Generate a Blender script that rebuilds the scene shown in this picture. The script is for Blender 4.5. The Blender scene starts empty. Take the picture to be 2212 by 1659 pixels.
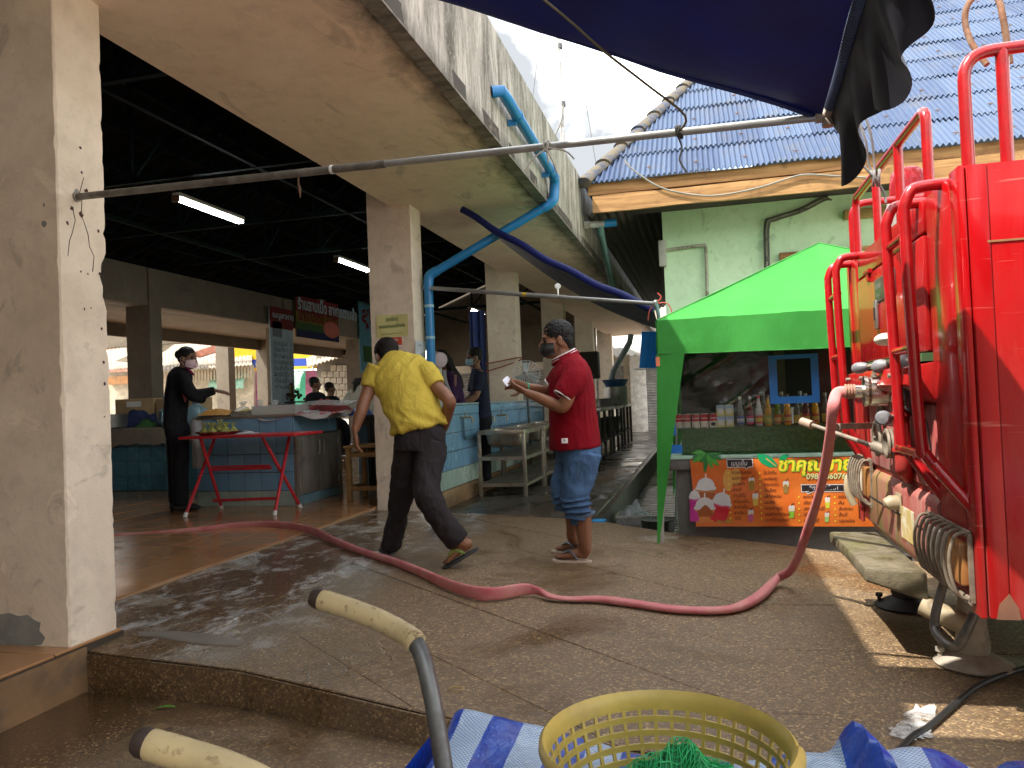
import bpy, bmesh, math, random
from mathutils import Vector, Matrix, noise
random.seed(7)
V = Vector
SC = bpy.context.scene
COL = SC.collection
R = math.radians

# ------------------------------------------------------------------ camera
H_EYE, F_PX, CX, CY = 1.03, 1661.0, 1106.0, 829.5
YAW, PITCH, ROLL = R(14.0), R(1.25), R(-2.31)
cam_d = bpy.data.cameras.new('camera')
cam_d.sensor_width = 36.0
cam_d.lens = 36.0 * F_PX / 2212.0
cam_d.clip_start = 0.05
cam_d.clip_end = 500
cam = bpy.data.objects.new('camera', cam_d)
COL.objects.link(cam)
CAM_M = (Matrix.Translation((0, 0, H_EYE)) @ Matrix.Rotation(YAW, 4, 'Z') @
         Matrix.Rotation(R(90) + PITCH, 4, 'X') @ Matrix.Rotation(ROLL, 4, 'Z'))
cam.matrix_world = CAM_M
SC.camera = cam

# ------------------------------------------------------------------ light
SUN_DIR = V((0.52, 0.40, -1.0)).normalized()          # the way the sunlight travels
sun_d = bpy.data.lights.new('sun', 'SUN')
sun_d.energy = 2.0
sun_d.angle = R(0.5)
sun_d.color = (1.0, 0.94, 0.84)
sun = bpy.data.objects.new('sun', sun_d)
COL.objects.link(sun)
sun.rotation_euler = SUN_DIR.to_track_quat('-Z', 'Y').to_euler()
elev = math.asin(-SUN_DIR.z)
azim = math.atan2(-SUN_DIR.x, -SUN_DIR.y)

world = bpy.data.worlds.new('World')
SC.world = world
world.use_nodes = True
wt = world.node_tree
wt.nodes.clear()
w_out = wt.nodes.new('ShaderNodeOutputWorld')
w_bg = wt.nodes.new('ShaderNodeBackground')
w_sky = wt.nodes.new('ShaderNodeTexSky')
w_sky.sky_type = 'NISHITA'
w_sky.sun_disc = False
w_sky.sun_elevation = elev
w_sky.sun_rotation = azim
w_tc = wt.nodes.new('ShaderNodeTexCoord')
w_no = wt.nodes.new('ShaderNodeTexNoise')
w_no.inputs['Scale'].default_value = 2.6
w_no.inputs['Detail'].default_value = 7
w_no.inputs['Roughness'].default_value = 0.55
w_rp = wt.nodes.new('ShaderNodeValToRGB')
w_rp.color_ramp.elements[0].position = 0.30
w_rp.color_ramp.elements[1].position = 0.46
w_n2 = wt.nodes.new('ShaderNodeTexNoise')
w_n2.inputs['Scale'].default_value = 3.4
w_n2.inputs['Detail'].default_value = 6
w_r2 = wt.nodes.new('ShaderNodeValToRGB')
w_r2.color_ramp.elements[0].position = 0.43
w_r2.color_ramp.elements[0].color = (1.0, 1.06, 1.12, 1)
w_r2.color_ramp.elements[1].position = 0.62
w_r2.color_ramp.elements[1].color = (7.6, 7.7, 7.7, 1)
w_mx = wt.nodes.new('ShaderNodeMix')
w_mx.data_type = 'RGBA'
wt.links.new(w_tc.outputs['Generated'], w_no.inputs['Vector'])
wt.links.new(w_tc.outputs['Generated'], w_n2.inputs['Vector'])
wt.links.new(w_no.outputs['Fac'], w_rp.inputs[0])
wt.links.new(w_n2.outputs['Fac'], w_r2.inputs[0])
wt.links.new(w_rp.outputs[0], w_mx.inputs[0])
wt.links.new(w_sky.outputs[0], w_mx.inputs[6])
wt.links.new(w_r2.outputs[0], w_mx.inputs[7])
wt.links.new(w_mx.outputs[2], w_bg.inputs['Color'])
w_bg.inputs['Strength'].default_value = 0.15
wt.links.new(w_bg.outputs[0], w_out.inputs[0])

SC.view_settings.view_transform = 'Standard'
SC.view_settings.look = 'None'
SC.view_settings.exposure = 2.32
SC.view_settings.gamma = 1.0
SC.view_settings.use_curve_mapping = False
SC.render.engine = 'CYCLES'
SC.cycles.max_bounces = 10
SC.cycles.diffuse_bounces = 7
SC.cycles.glossy_bounces = 4
SC.cycles.transmission_bounces = 8
SC.cycles.transparent_max_bounces = 16
SC.cycles.sample_clamp_indirect = 6
SC.cycles.use_denoising = True

# ------------------------------------------------------------------ measuring helpers
def ray(px, py):
    """direction (per metre of depth) through a point of the 2212 x 1659 picture"""
    d = V(((px - CX) / F_PX, (CY - py) / F_PX, -1.0))
    return CAM_M.to_3x3() @ d
EYE = V((0, 0, H_EYE))
def at(px, py, d): return EYE + ray(px, py) * d
def onz(px, py, z):
    r = ray(px, py); return EYE + r * ((z - H_EYE) / r.z)
def onx(px, py, x):
    r = ray(px, py); return EYE + r * (x / r.x)
def ony(px, py, y):
    r = ray(px, py); return EYE + r * (y / r.y)
def zp(x, y):
    """height of the pavement: falls gently to the right"""
    return -0.03 - 0.03 * (max(-3.4, min(8, x)) + 3)
def onp(px, py):
    z = -0.05
    for _ in range(6):
        p = onz(px, py, z); z = zp(p.x, p.y)
    return p
def zr(x0, y0, s):
    return lambda x, y: ((x0 + x / s) / 1.82278, (y0 + y / s) / 1.82278)

# ------------------------------------------------------------------ materials
class NT:
    def __init__(s, name):
        s.m = bpy.data.materials.new(name); s.m.use_nodes = True
        s.t = s.m.node_tree; s.t.nodes.clear()
        s.out = s.t.nodes.new('ShaderNodeOutputMaterial')
    def n(s, typ, **kw):
        nd = s.t.nodes.new(typ)
        for k, v in kw.items():
            if k.startswith('i_'):
                key = k[2:]
                key = int(key) if key.isdigit() else key.replace('_', ' ')
                s.set(nd.inputs[key], v)
            else: setattr(nd, k, v)
        return nd
    def set(s, inp, v):
        if isinstance(v, bpy.types.NodeSocket): s.t.links.new(v, inp)
        elif isinstance(v, bpy.types.Node): s.t.links.new(v.outputs[0], inp)
        else:
            if isinstance(v, (tuple, list)) and len(v) == 3 and inp.type == 'RGBA': v = (*v, 1)
            inp.default_value = v
    def pos(s, kind='pos', scale=(1, 1, 1), rot=(0, 0, 0)):
        if kind == 'pos': o = s.n('ShaderNodeNewGeometry').outputs['Position']
        else: o = s.n('ShaderNodeTexCoord').outputs['Object' if kind == 'obj' else 'UV']
        if scale == (1, 1, 1) and rot == (0, 0, 0): return o
        mp = s.n('ShaderNodeMapping'); s.set(mp.inputs['Vector'], o)
        mp.inputs['Scale'].default_value = scale; mp.inputs['Rotation'].default_value = rot
        return mp.outputs[0]
    def noise(s, vec, scale, detail=4, rough=.55, dist=0):
        return s.n('ShaderNodeTexNoise', i_Vector=vec, i_Scale=scale, i_Detail=detail, i_Roughness=rough, i_Distortion=dist).outputs['Fac']
    def ramp(s, fac, a, b, ca=(0, 0, 0), cb=(1, 1, 1)):
        r = s.n('ShaderNodeValToRGB', i_0=fac)
        r.color_ramp.elements[0].position = a; r.color_ramp.elements[1].position = b
        r.color_ramp.elements[0].color = (*ca, 1); r.color_ramp.elements[1].color = (*cb, 1)
        return r.outputs[0]
    def rng(s, v, a, b, c=0., d=1.):
        return s.n('ShaderNodeMapRange', i_0=v, i_1=a, i_2=b, i_3=c, i_4=d).outputs[0]
    def mix(s, fac, a, b, mode='MIX'):
        m = s.n('ShaderNodeMix', data_type='RGBA', blend_type=mode)
        s.set(m.inputs[0], fac); s.set(m.inputs[6], a); s.set(m.inputs[7], b)
        return m.outputs[2]
    def math(s, op, a, b=0.):
        m = s.n('ShaderNodeMath', operation=op); s.set(m.inputs[0], a); s.set(m.inputs[1], b)
        return m.outputs[0]
    def bump(s, h, strength=.3, dist=.01, normal=None):
        b = s.n('ShaderNodeBump', i_Height=h, i_Strength=strength, i_Distance=dist)
        if normal: s.set(b.inputs['Normal'], normal)
        return b.outputs[0]
    def sep(s, v):
        return s.n('ShaderNodeSeparateXYZ', i_0=v).outputs
    def bsdf(s, col, rough=.6, metal=0., normal=None, coat=0., **kw):
        p = s.n('ShaderNodeBsdfPrincipled')
        s.set(p.inputs['Base Color'], col); s.set(p.inputs['Roughness'], rough); s.set(p.inputs['Metallic'], metal)
        if normal is not None: s.set(p.inputs['Normal'], normal)
        if coat: p.inputs['Coat Weight'].default_value = coat; p.inputs['Coat Roughness'].default_value = .06
        for k, v in kw.items(): s.set(p.inputs[k.replace('_', ' ')], v)
        s.t.links.new(p.outputs[0], s.out.inputs[0])
        return p

def lin(c):
    """sRGB 0-255 to linear"""
    return tuple(((v / 255) / 12.92 if v <= 10 else ((v / 255 + .055) / 1.055) ** 2.4) for v in c)

MATS = {}
def M(name, col, rough=.6, metal=0., var=.25, scale=6., bump=.15, bscale=60., dirt=None, dscale=3., damt=(.5, .68),
      coat=0., kind='pos', stretch=(1, 1, 1), bdist=.004, **kw):
    """a painted or plain surface: uneven tone, fine relief, optional patches of dirt or wear"""
    if name in MATS: return MATS[name]
    t = NT(name)
    p = t.pos(kind, stretch)
    n1 = t.noise(p, scale, 5)
    c = t.mix(t.rng(n1, .3, .7), tuple(v * (1 - var) for v in col), tuple(min(1, v * (1 + var)) for v in col))
    r = t.rng(n1, .3, .7, max(0, rough - .08), min(1, rough + .08))
    if dirt:
        n2 = t.noise(p, dscale, 8, .65, .3)
        f = t.rng(n2, damt[0], damt[1])
        c = t.mix(f, c, dirt)
        r = t.rng(f, 0, 1, rough, min(1, rough + .3))
    nb = t.noise(p, bscale, 4)
    t.bsdf(c, r, metal, t.bump(nb, bump, bdist) if bump else None, coat, **kw)
    MATS[name] = t.m
    return t.m

def mat_cloth(name, col, trans, rough=.7, var=.1):
    """thin woven cloth that lets some light through"""
    t = NT(name); p = t.pos()
    n = t.noise(p, 3, 6, .6)
    c = t.mix(t.rng(n, .3, .7), tuple(v * (1 - var) for v in col), tuple(min(1, v * (1 + var)) for v in col))
    d = t.n('ShaderNodeBsdfPrincipled', i_Base_Color=c, i_Roughness=rough)
    d.inputs['Specular IOR Level'].default_value = .25
    b = t.bump(t.noise(t.pos('pos', (1, 1, .4)), 12, 6, .6, .7), .45, .015); t.set(d.inputs['Normal'], b)
    tr = t.n('ShaderNodeBsdfTranslucent', i_Color=c)
    mx = t.n('ShaderNodeMixShader'); t.set(mx.inputs[0], trans)
    t.t.links.new(d.outputs[0], mx.inputs[1]); t.t.links.new(tr.outputs[0], mx.inputs[2]); t.t.links.new(mx.outputs[0], t.out.inputs[0])
    return t.m

# ------------------------------------------------------------------ mesh building
WORLD_M = {}
def wm(o): return WORLD_M.get(o.name, Matrix.Identity(4)) if o is not None else Matrix.Identity(4)
def tag(o, label=None, cat=None, group=None, kind=None):
    if label: o['label'] = label
    if cat: o['category'] = cat
    if group: o['group'] = group
    if kind: o['kind'] = kind
    return o
def thing(name, label, cat, loc=(0, 0, 0), group=None, rz=0.):
    o = bpy.data.objects.new(name, None); COL.objects.link(o)
    o.empty_display_size = .1
    o.location = loc; o.rotation_euler = (0, 0, rz)
    WORLD_M[o.name] = Matrix.Translation(V(loc)) @ Matrix.Rotation(rz, 4, 'Z')
    return tag(o, label, cat, group)

def frame(t, hint=None):
    t = t.normalized()
    h = V(hint) if hint is not None else (V((0, 0, 1)) if abs(t.z) < .9 else V((0, 1, 0)))
    a = h - t * h.dot(t)
    if a.length < 1e-4: a = V((1, 0, 0)) - t * t.x
    a.normalize()
    return a, t.cross(a)

def catmull(pts, n):
    """pts: list of equal-length tuples/vectors; returns smooth interpolation"""
    P = [tuple(p) for p in pts]; out = []
    for i in range(len(P) - 1):
        p0 = P[max(0, i - 1)]; p1 = P[i]; p2 = P[i + 1]; p3 = P[min(len(P) - 1, i + 2)]
        for k in range(n):
            t = k / n
            out.append(tuple(.5 * ((2 * b) + (-a + c) * t + (2 * a - 5 * b + 4 * c - d) * t * t + (-a + 3 * b - 3 * c + d) * t ** 3)
                             for a, b, c, d in zip(p0, p1, p2, p3)))
    out.append(P[-1]); return out

class MB:
    def __init__(s): s.v = []; s.f = []; s.uv = None
    def add(s, vs, fs):
        k = len(s.v); s.v += [V(a) for a in vs]; s.f += [tuple(i + k for i in f) for f in fs]; return s
    def box(s, c, d, rz=0., M4=None):
        x, y, z = d[0] / 2, d[1] / 2, d[2] / 2
        vs = [V((a, b, e)) for a in (-x, x) for b in (-y, y) for e in (-z, z)]
        m = M4 if M4 else Matrix.Translation(V(c)) @ Matrix.Rotation(rz, 4, 'Z')
        return s.add([m @ q for q in vs], [(0, 1, 3, 2), (4, 6, 7, 5), (0, 4, 5, 1), (2, 3, 7, 6), (0, 2, 6, 4), (1, 5, 7, 3)])
    def bb(s, a, b):
        """box from two corners"""
        a = V(a); b = V(b); return s.box((a + b) / 2, [abs(q) for q in (b - a)])
    def bar(s, p, q, w, h, hint=None):
        """rectangular bar from p to q; h is measured along the hint (up)"""
        p = V(p); q = V(q); a, b = frame(q - p, hint)
        vs = [e + a * (i * h / 2) + b * (j * w / 2) for e in (p, q) for i, j in ((-1, -1), (-1, 1), (1, 1), (1, -1))]
        return s.add(vs, [(3, 2, 1, 0), (4, 5, 6, 7), (0, 1, 5, 4), (1, 2, 6, 5), (2, 3, 7, 6), (3, 0, 4, 7)])
    def loft(s, rings, cap=True, closed=False):
        n = len(rings[0]); k = len(s.v)
        for r in rings: s.v += [V(q) for q in r]
        for i in range(len(rings) - (0 if closed else 1)):
            a = k + i * n; b = k + ((i + 1) % len(rings)) * n
            for j in range(n):
                s.f.append((a + j, a + (j + 1) % n, b + (j + 1) % n, b + j))
        if cap and not closed:
            s.f.append(tuple(k + j for j in range(n))[::-1])
            s.f.append(tuple(k + (len(rings) - 1) * n + j for j in range(n)))
        return s
    def tube(s, pts, r, n=10, smooth=0, hint=None, cap=True, closed=False):
        """round tube along points; r a number or a list; r entries may be (ra, rb)"""
        pts = [V(p) for p in pts]
        rs = list(r) if isinstance(r, (list, tuple)) and len(r) == len(pts) else [r] * len(pts)
        rs = [q if isinstance(q, (tuple, list)) else (q, q) for q in rs]
        if smooth:
            c = catmull([(*p, *q) for p, q in zip(pts, rs)], smooth)
            pts = [V(q[:3]) for q in c]; rs = [q[3:] for q in c]
        rings = []; a = None
        for i, p in enumerate(pts):
            if closed: t = pts[(i + 1) % len(pts)] - pts[i - 1]
            else: t = pts[min(i + 1, len(pts) - 1)] - pts[max(i - 1, 0)]
            if t.length < 1e-7: t = V((0, 0, 1))
            t.normalize()
            if a is None or hint is not None: a, b = frame(t, hint)
            else:
                a = (a - t * a.dot(t))
                a = a.normalized() if a.length > 1e-5 else frame(t)[0]
                b = t.cross(a)
            rings.append([p + a * (math.cos(w) * rs[i][0]) + b * (math.sin(w) * rs[i][1])
                          for w in (2 * math.pi * j / n for j in range(n))])
        return s.loft(rings, cap, closed)
    def cyl(s, p, q, r, n=14, r2=None):
        return s.tube([p, q], [r, r if r2 is None else r2], n)
    def lathe(s, c, prof, axis=(0, 0, 1), n=20, cap=True):
        """prof: list of (radius, height along axis)"""
        ax = V(axis).normalized(); a, b = frame(ax)
        rings = [[V(c) + ax * h + (a * math.cos(w) + b * math.sin(w)) * r for w in (2 * math.pi * j / n for j in range(n))] for r, h in prof]
        return s.loft(rings, cap)
    def sphere(s, c, r, n=14, m=9, M3=None):
        r = r if isinstance(r, (tuple, list)) else (r, r, r)
        rings = []
        for i in range(m + 1):
            th = math.pi * (i + .001) / (m + .002)
            ring = []
            for j in range(n):
                w = 2 * math.pi * j / n
                q = V((math.sin(th) * math.cos(w) * r[0], math.sin(th) * math.sin(w) * r[1], -math.cos(th) * r[2]))
                ring.append(V(c) + (M3 @ q if M3 else q))
            rings.append(ring)
        return s.loft(rings)
    def grid(s, fn, nu, nv, thick=0.):
        """sheet of points fn(u, v), u and v in 0..1; thick gives it a second skin"""
        P = [[V(fn(i / nu, j / nv)) for j in range(nv + 1)] for i in range(nu + 1)]
        k = len(s.v)
        for row in P: s.v += row
        w = nv + 1
        F = [(k + i * w + j, k + (i + 1) * w + j, k + (i + 1) * w + j + 1, k + i * w + j + 1) for i in range(nu) for j in range(nv)]
        s.f += F
        if thick:
            k2 = len(s.v)
            for i in range(nu + 1):
                for j in range(nv + 1):
                    du = P[min(i + 1, nu)][j] - P[max(i - 1, 0)][j]
                    dv = P[i][min(j + 1, nv)] - P[i][max(j - 1, 0)]
                    nn = du.cross(dv); nn = nn.normalized() if nn.length > 1e-9 else V((0, 0, 1))
                    s.v.append(P[i][j] - nn * thick)
            o = k2 - k
            s.f += [tuple(q + o for q in f[::-1]) for f in F]
            edge = ([(i, 0) for i in range(nu + 1)] + [(nu, j) for j in range(1, nv + 1)] +
                    [(i, nv) for i in range(nu - 1, -1, -1)] + [(0, j) for j in range(nv - 1, 0, -1)])
            ids = [k + i * w + j for i, j in edge]
            for a, b in zip(ids, ids[1:] + ids[:1]): s.f.append((b, a, a + o, b + o))
        return s
    def prism(s, poly, axis, depth):
        """poly: points in space (planar, any order of turn), pushed along axis by depth"""
        ax = V(axis).normalized() * depth; n = len(poly)
        vs = [V(q) for q in poly] + [V(q) + ax for q in poly]
        return s.add(vs, [tuple(range(n))[::-1], tuple(range(n, 2 * n))] + [(i, (i + 1) % n, n + (i + 1) % n, n + i) for i in range(n)])
    def warp(s, fn):
        s.v = [V(fn(q)) for q in s.v]; return s
    def mesh(s, name, smooth=True, bevel=0., inv=None, ang=40., segs=2, fix=True):
        me = bpy.data.meshes.new(name)
        vs = [inv @ q for q in s.v] if inv is not None else s.v
        me.from_pydata([tuple(q) for q in vs], [], s.f)
        if bevel or fix:
            bm = bmesh.new(); bm.from_mesh(me)
            if fix: bmesh.ops.recalc_face_normals(bm, faces=bm.faces)
            if bevel:
                es = [e for e in bm.edges if len(e.link_faces) == 2 and e.calc_face_angle(0) > R(30)]
                if es: bmesh.ops.bevel(bm, geom=es, offset=bevel, segments=segs, profile=.5, affect='EDGES', clamp_overlap=True)
            bm.to_mesh(me); bm.free()
        if smooth:
            me.shade_smooth() if hasattr(me, 'shade_smooth') else None
            try: me.set_sharp_from_angle(angle=R(ang))
            except Exception: pass
        me.update()
        return me
    def build(s, name, mat, parent=None, **kw):
        inv = wm(parent).inverted() if parent is not None else None
        me = s.mesh(name, inv=inv, **kw)
        return put(name, me, mat, parent)
    def solo(s, name, mat, label, cat, group=None, kind=None, **kw):
        """a thing that is one mesh: its origin goes to the middle of its base"""
        lo = V([min(q[i] for q in s.v) for i in range(3)]); hi = V([max(q[i] for q in s.v) for i in range(3)])
        o0 = V(((lo.x + hi.x) / 2, (lo.y + hi.y) / 2, lo.z))
        me = s.mesh(name, inv=Matrix.Translation(-o0), **kw)
        o = put(name, me, mat, None); o.location = o0
        WORLD_M[o.name] = Matrix.Translation(o0)
        return tag(o, label, cat, group, kind)

def put(name, me, mat, parent=None, mw=None):
    o = bpy.data.objects.new(name, me); COL.objects.link(o)
    if mat is not None and not me.materials: me.materials.append(mat)
    if parent is not None: o.parent = parent; WORLD_M[o.name] = wm(parent)
    return o
def structure(name, mb, mat, **kw):
    o = mb.build(name, mat, None, **kw); o['kind'] = 'structure'; return o
def copy_tree(o, loc=None, parent=None, rz=None, label=None, delta=None):
    c = o.copy(); COL.objects.link(c); c.parent = parent
    if parent is None:
        if loc is not None: c.location = loc
        if delta is not None: c.location = o.location + V(delta)
        if rz is not None: c.rotation_euler.z = rz
        WORLD_M[c.name] = Matrix.Translation(c.location) @ Matrix.Rotation(c.rotation_euler.z, 4, 'Z')
        if label: c['label'] = label
    else: WORLD_M[c.name] = wm(parent)
    for ch in list(o.children): copy_tree(ch, parent=c)
    return c

def fuse(mb, voxel, smooth=6, fac=.5):
    """melt the closed shapes of a mesh builder into one continuous skin"""
    me = mb.mesh('fuse', smooth=False)
    o = bpy.data.objects.new('fuse', me); COL.objects.link(o)
    md = o.modifiers.new('r', 'REMESH'); md.mode = 'VOXEL'; md.voxel_size = voxel; md.adaptivity = 0
    if smooth:
        ms = o.modifiers.new('s', 'SMOOTH'); ms.iterations = smooth; ms.factor = fac
    dg = bpy.context.evaluated_depsgraph_get()
    ev = o.evaluated_get(dg)
    m2 = bpy.data.meshes.new_from_object(ev)
    out = MB()
    out.v = [v.co.copy() for v in m2.vertices]; out.f = [tuple(p.vertices) for p in m2.polygons]
    bpy.data.objects.remove(o); bpy.data.meshes.remove(me); bpy.data.meshes.remove(m2)
    return out
def wrinkle(mb, amp, freq, stretch=(1, 1, 1), seed=0., ridged=True):
    """push a skin in and out along its normals like creased cloth"""
    me = mb.mesh('w', smooth=False); nr = [v.normal.copy() for v in me.vertices]; bpy.data.meshes.remove(me)
    out = []
    for q, nn in zip(mb.v, nr):
        p = V((q.x * stretch[0], q.y * stretch[1], q.z * stretch[2])) * freq + V((seed, seed * 1.7, 0))
        h = noise.noise(p)
        if ridged: h = (1 - abs(h) * 2.2) * .7 + noise.noise(p * 2.3) * .3
        out.append(q + nn * (h * amp))
    mb.v = out; return mb

_fonts = {}
def text_mesh(txt, size, font='thai', bold=0.):
    """flat lettering as mesh builder in its own plane: x to the right, y up"""
    cu = bpy.data.curves.new('t', 'FONT'); cu.body = txt; cu.size = size; cu.align_x = 'LEFT'
    cu.resolution_u = 3; cu.offset = bold * size
    o = bpy.data.objects.new('t', cu); COL.objects.link(o)
    dg = bpy.context.evaluated_depsgraph_get()
    m2 = bpy.data.meshes.new_from_object(o.evaluated_get(dg))
    out = MB(); out.v = [v.co.copy() for v in m2.vertices]; out.f = [tuple(p.vertices) for p in m2.polygons]
    bpy.data.objects.remove(o); bpy.data.curves.remove(cu); bpy.data.meshes.remove(m2)
    return out
def lettering(txt, size, origin, right, up, mat, parent, width=None, lift=.003, bold=0., centre=False, slant=0., warp=None, name='lettering'):
    mb = text_mesh(txt, size, bold=bold)
    if not mb.v: return None
    x0 = min(q.x for q in mb.v); x1 = max(q.x for q in mb.v)
    k = width / (x1 - x0) if width else 1.
    r = V(right).normalized(); u = V(up).normalized(); n = r.cross(u)
    sh = (x0 + x1) / 2 if centre else x0
    def f(q):
        p = V(origin) + r * ((q.x - sh) * k + slant * q.y) + u * q.y + n * lift
        return warp(p) if warp else p
    mb.warp(f)
    return mb.build(name, mat, parent, smooth=False, fix=False)
# ------------------------------------------------------------------ big surfaces: materials
def mat_pavement():
    t = NT('aggregate_paving'); p = t.pos()
    vo = t.n('ShaderNodeTexVoronoi', i_Vector=p, i_Scale=115.0)
    cell = vo.outputs['Color']; dist = vo.outputs['Distance']
    s = t.sep(cell)
    peb = t.n('ShaderNodeValToRGB', i_0=s[0])
    cr = peb.color_ramp
    cr.elements[0].position = 0; cr.elements[0].color = (.125, .092, .064, 1)
    cr.elements[1].position = 1; cr.elements[1].color = (.80, .66, .42, 1)
    for q, c in ((.45, (.20, .148, .10, 1)), (.74, (.30, .22, .135, 1)), (.9, (.48, .36, .21, 1))):
        e = cr.elements.new(q); e.color = c
    big = t.noise(p, 1.3, 6, .6)
    c = t.mix(t.rng(big, .25, .65), t.mix(.1, peb.outputs[0], (.22, .175, .125)), t.mix(.45, peb.outputs[0], (.29, .235, .17)))
    # damp patches, soap water and its foam near the tiled edge
    x = t.sep(p)[0]
    near = t.rng(x, -1.6, -2.5)
    wn = t.noise(p, 1.1, 6, .6, .6)
    wet = t.math('MAXIMUM', t.rng(wn, .50, .64, 0, .8), t.math('MULTIPLY', near, t.rng(wn, .30, .44)))
    c = t.mix(1., c, (.60, .515, .42), 'MULTIPLY')
    c = t.mix(wet, c, t.mix(1., c, (.66, .60, .54), 'MULTIPLY'))
    fv = t.pos('pos', (1, .55, 1), (0, 0, R(35)))
    foam = t.noise(fv, 6, 10, .74, .5)
    fm = t.math('MULTIPLY', t.rng(foam, .50, .62), t.math('MULTIPLY', t.rng(x, -1.75, -2.45), t.rng(t.sep(p)[1], 2.95, 3.2)))
    f2 = t.math('MULTIPLY', t.rng(t.noise(fv, 4, 9, .72, .5), .66, .78), .3)
    c = t.mix(t.math('MULTIPLY', t.math('MAXIMUM', fm, f2), .75), c, (.50, .50, .50))
    stain = t.rng(t.noise(t.pos('pos', (.5, 2.2, 1)), 2.2, 7, .65), .55, .75, 0, .45)
    c = t.mix(stain, c, (.085, .066, .048))
    rough = t.rng(wet, 0, 1, .62, .13)
    h = t.math('ADD', t.math('MULTIPLY', dist, t.rng(wet, 0, 1, -1, -.35)), t.math('MULTIPLY', s[1], .25))
    t.bsdf(c, rough, 0, t.bump(h, .55, .004), Specular_IOR_Level=.5)
    return t.m
M_PAVE = mat_pavement()

def mat_concrete(name, base, hi, mould_x=None, green=0., rough=.85):
    """painted plaster / old concrete with stains; mould_x = (x0, x1): dark growth that thins from x0 towards x1"""
    t = NT(name); p = t.pos()
    n = t.noise(p, 1.7, 8, .62, .3)
    c = t.mix(t.rng(n, .35, .68), base, hi)
    m = t.noise(p, 9, 6, .6)
    c = t.mix(t.rng(m, .48, .75, 0, .35), c, tuple(v * .62 for v in base))
    fine = t.noise(p, 60, 4, .7)
    c = t.mix(t.rng(fine, .55, .75, 0, .25), c, tuple(v * .5 for v in base))
    peel = t.noise(t.pos('pos', (1.6, .55, 1)), 3.4, 9, .66, .8)
    c = t.mix(t.rng(peel, .60, .66, 0, .5), c, tuple(v * .55 for v in base))
    c = t.mix(t.rng(t.noise(t.pos('pos', (1.2, .5, 1)), 2.6, 9, .66, 1.2), .63, .66, 0, .35), c, tuple(min(1, v * 1.18) for v in hi))
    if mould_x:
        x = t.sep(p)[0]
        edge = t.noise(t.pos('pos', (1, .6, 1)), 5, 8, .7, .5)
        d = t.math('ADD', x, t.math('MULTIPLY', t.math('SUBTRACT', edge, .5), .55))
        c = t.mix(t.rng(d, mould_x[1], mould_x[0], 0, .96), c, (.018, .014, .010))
    h = t.math('ADD', t.math('MULTIPLY', fine, .4), t.math('MULTIPLY', peel, .8))
    t.bsdf(c, rough, 0, t.bump(h, .5, .006))
    return t.m
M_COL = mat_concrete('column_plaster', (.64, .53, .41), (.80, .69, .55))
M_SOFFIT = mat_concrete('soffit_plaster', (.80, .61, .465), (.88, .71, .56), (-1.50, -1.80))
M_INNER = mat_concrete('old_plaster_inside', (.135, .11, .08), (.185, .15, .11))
def mat_fascia():
    t = NT('weathered_fascia'); p = t.pos()
    st = t.pos('pos', (1, 2.6, .55), (R(-38), 0, 0))
    n = t.noise(st, 2.1, 9, .68, .5)
    c = t.mix(t.rng(n, .36, .62), (.10, .085, .065), (.50, .455, .40))
    n2 = t.noise(st, 9, 8, .7, .4)
    c = t.mix(t.rng(n2, .50, .68, 0, .75), c, (.075, .065, .05))
    n3 = t.noise(p, 28, 6, .7)
    c = t.mix(t.rng(n3, .55, .72, 0, .6), c, (.58, .54, .48))
    y = t.sep(p)[1]
    c = t.mix(t.math('MULTIPLY', t.rng(y, 5.5, 10.5, 0, .6), t.rng(n2, .35, .6)), c, (.13, .135, .06))
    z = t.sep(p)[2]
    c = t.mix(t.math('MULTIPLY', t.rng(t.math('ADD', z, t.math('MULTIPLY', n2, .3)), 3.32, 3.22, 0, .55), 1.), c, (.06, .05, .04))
    t.bsdf(c, .9, 0, t.bump(n2, .6, .01))
    return t.m
M_FASCIA = mat_fascia()
def mat_tile(name, a, b, rough=.25, wet=False, grime=.3, bump=.06):
    t = NT(name); p = t.pos()
    oi = t.n('ShaderNodeObjectInfo').outputs['Random']
    n = t.noise(p, 3, 7, .65, .4)
    c = t.mix(oi, a, b)
    c = t.mix(t.rng(n, .5, .72, 0, grime), c, tuple(v * .35 for v in a))
    n4 = t.noise(p, 40, 5, .6)
    c = t.mix(t.rng(n4, .55, .8, 0, .25), c, tuple(v * .6 for v in a))
    r = t.rng(n, .35, .65, rough * .55, rough * 1.5)
    if wet:
        f = t.noise(t.pos('pos', (1, .6, 1)), 5, 9, .7, 1.2)
        c = t.mix(t.rng(f, .60, .72, 0, .22), c, (.5, .48, .46))
    t.bsdf(c, r, 0, t.bump(n4, bump, .003))
    return t.m
M_TILE = mat_tile('terracotta_floor_tile', (.34, .165, .07), (.42, .22, .10), .16, True, .35)
M_BLUE = mat_tile('blue_wall_tile', (.16, .33, .50), (.20, .39, .57), .2, False, .28)
M_BLUE_SHADE = mat_tile('shaded_teal_tile', (.045, .15, .21), (.06, .19, .26), .3, False, .5)  # the blue tile again, darkened in colour for the shade inside the hall
M_PALE = mat_tile('pale_green_wall_tile', (.34, .45, .40), (.40, .50, .44), .3, False, .5)
M_GROUT = M('dark_grout', (.085, .07, .055), .8)
M_WETFLOOR = (lambda: None)()
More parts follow.
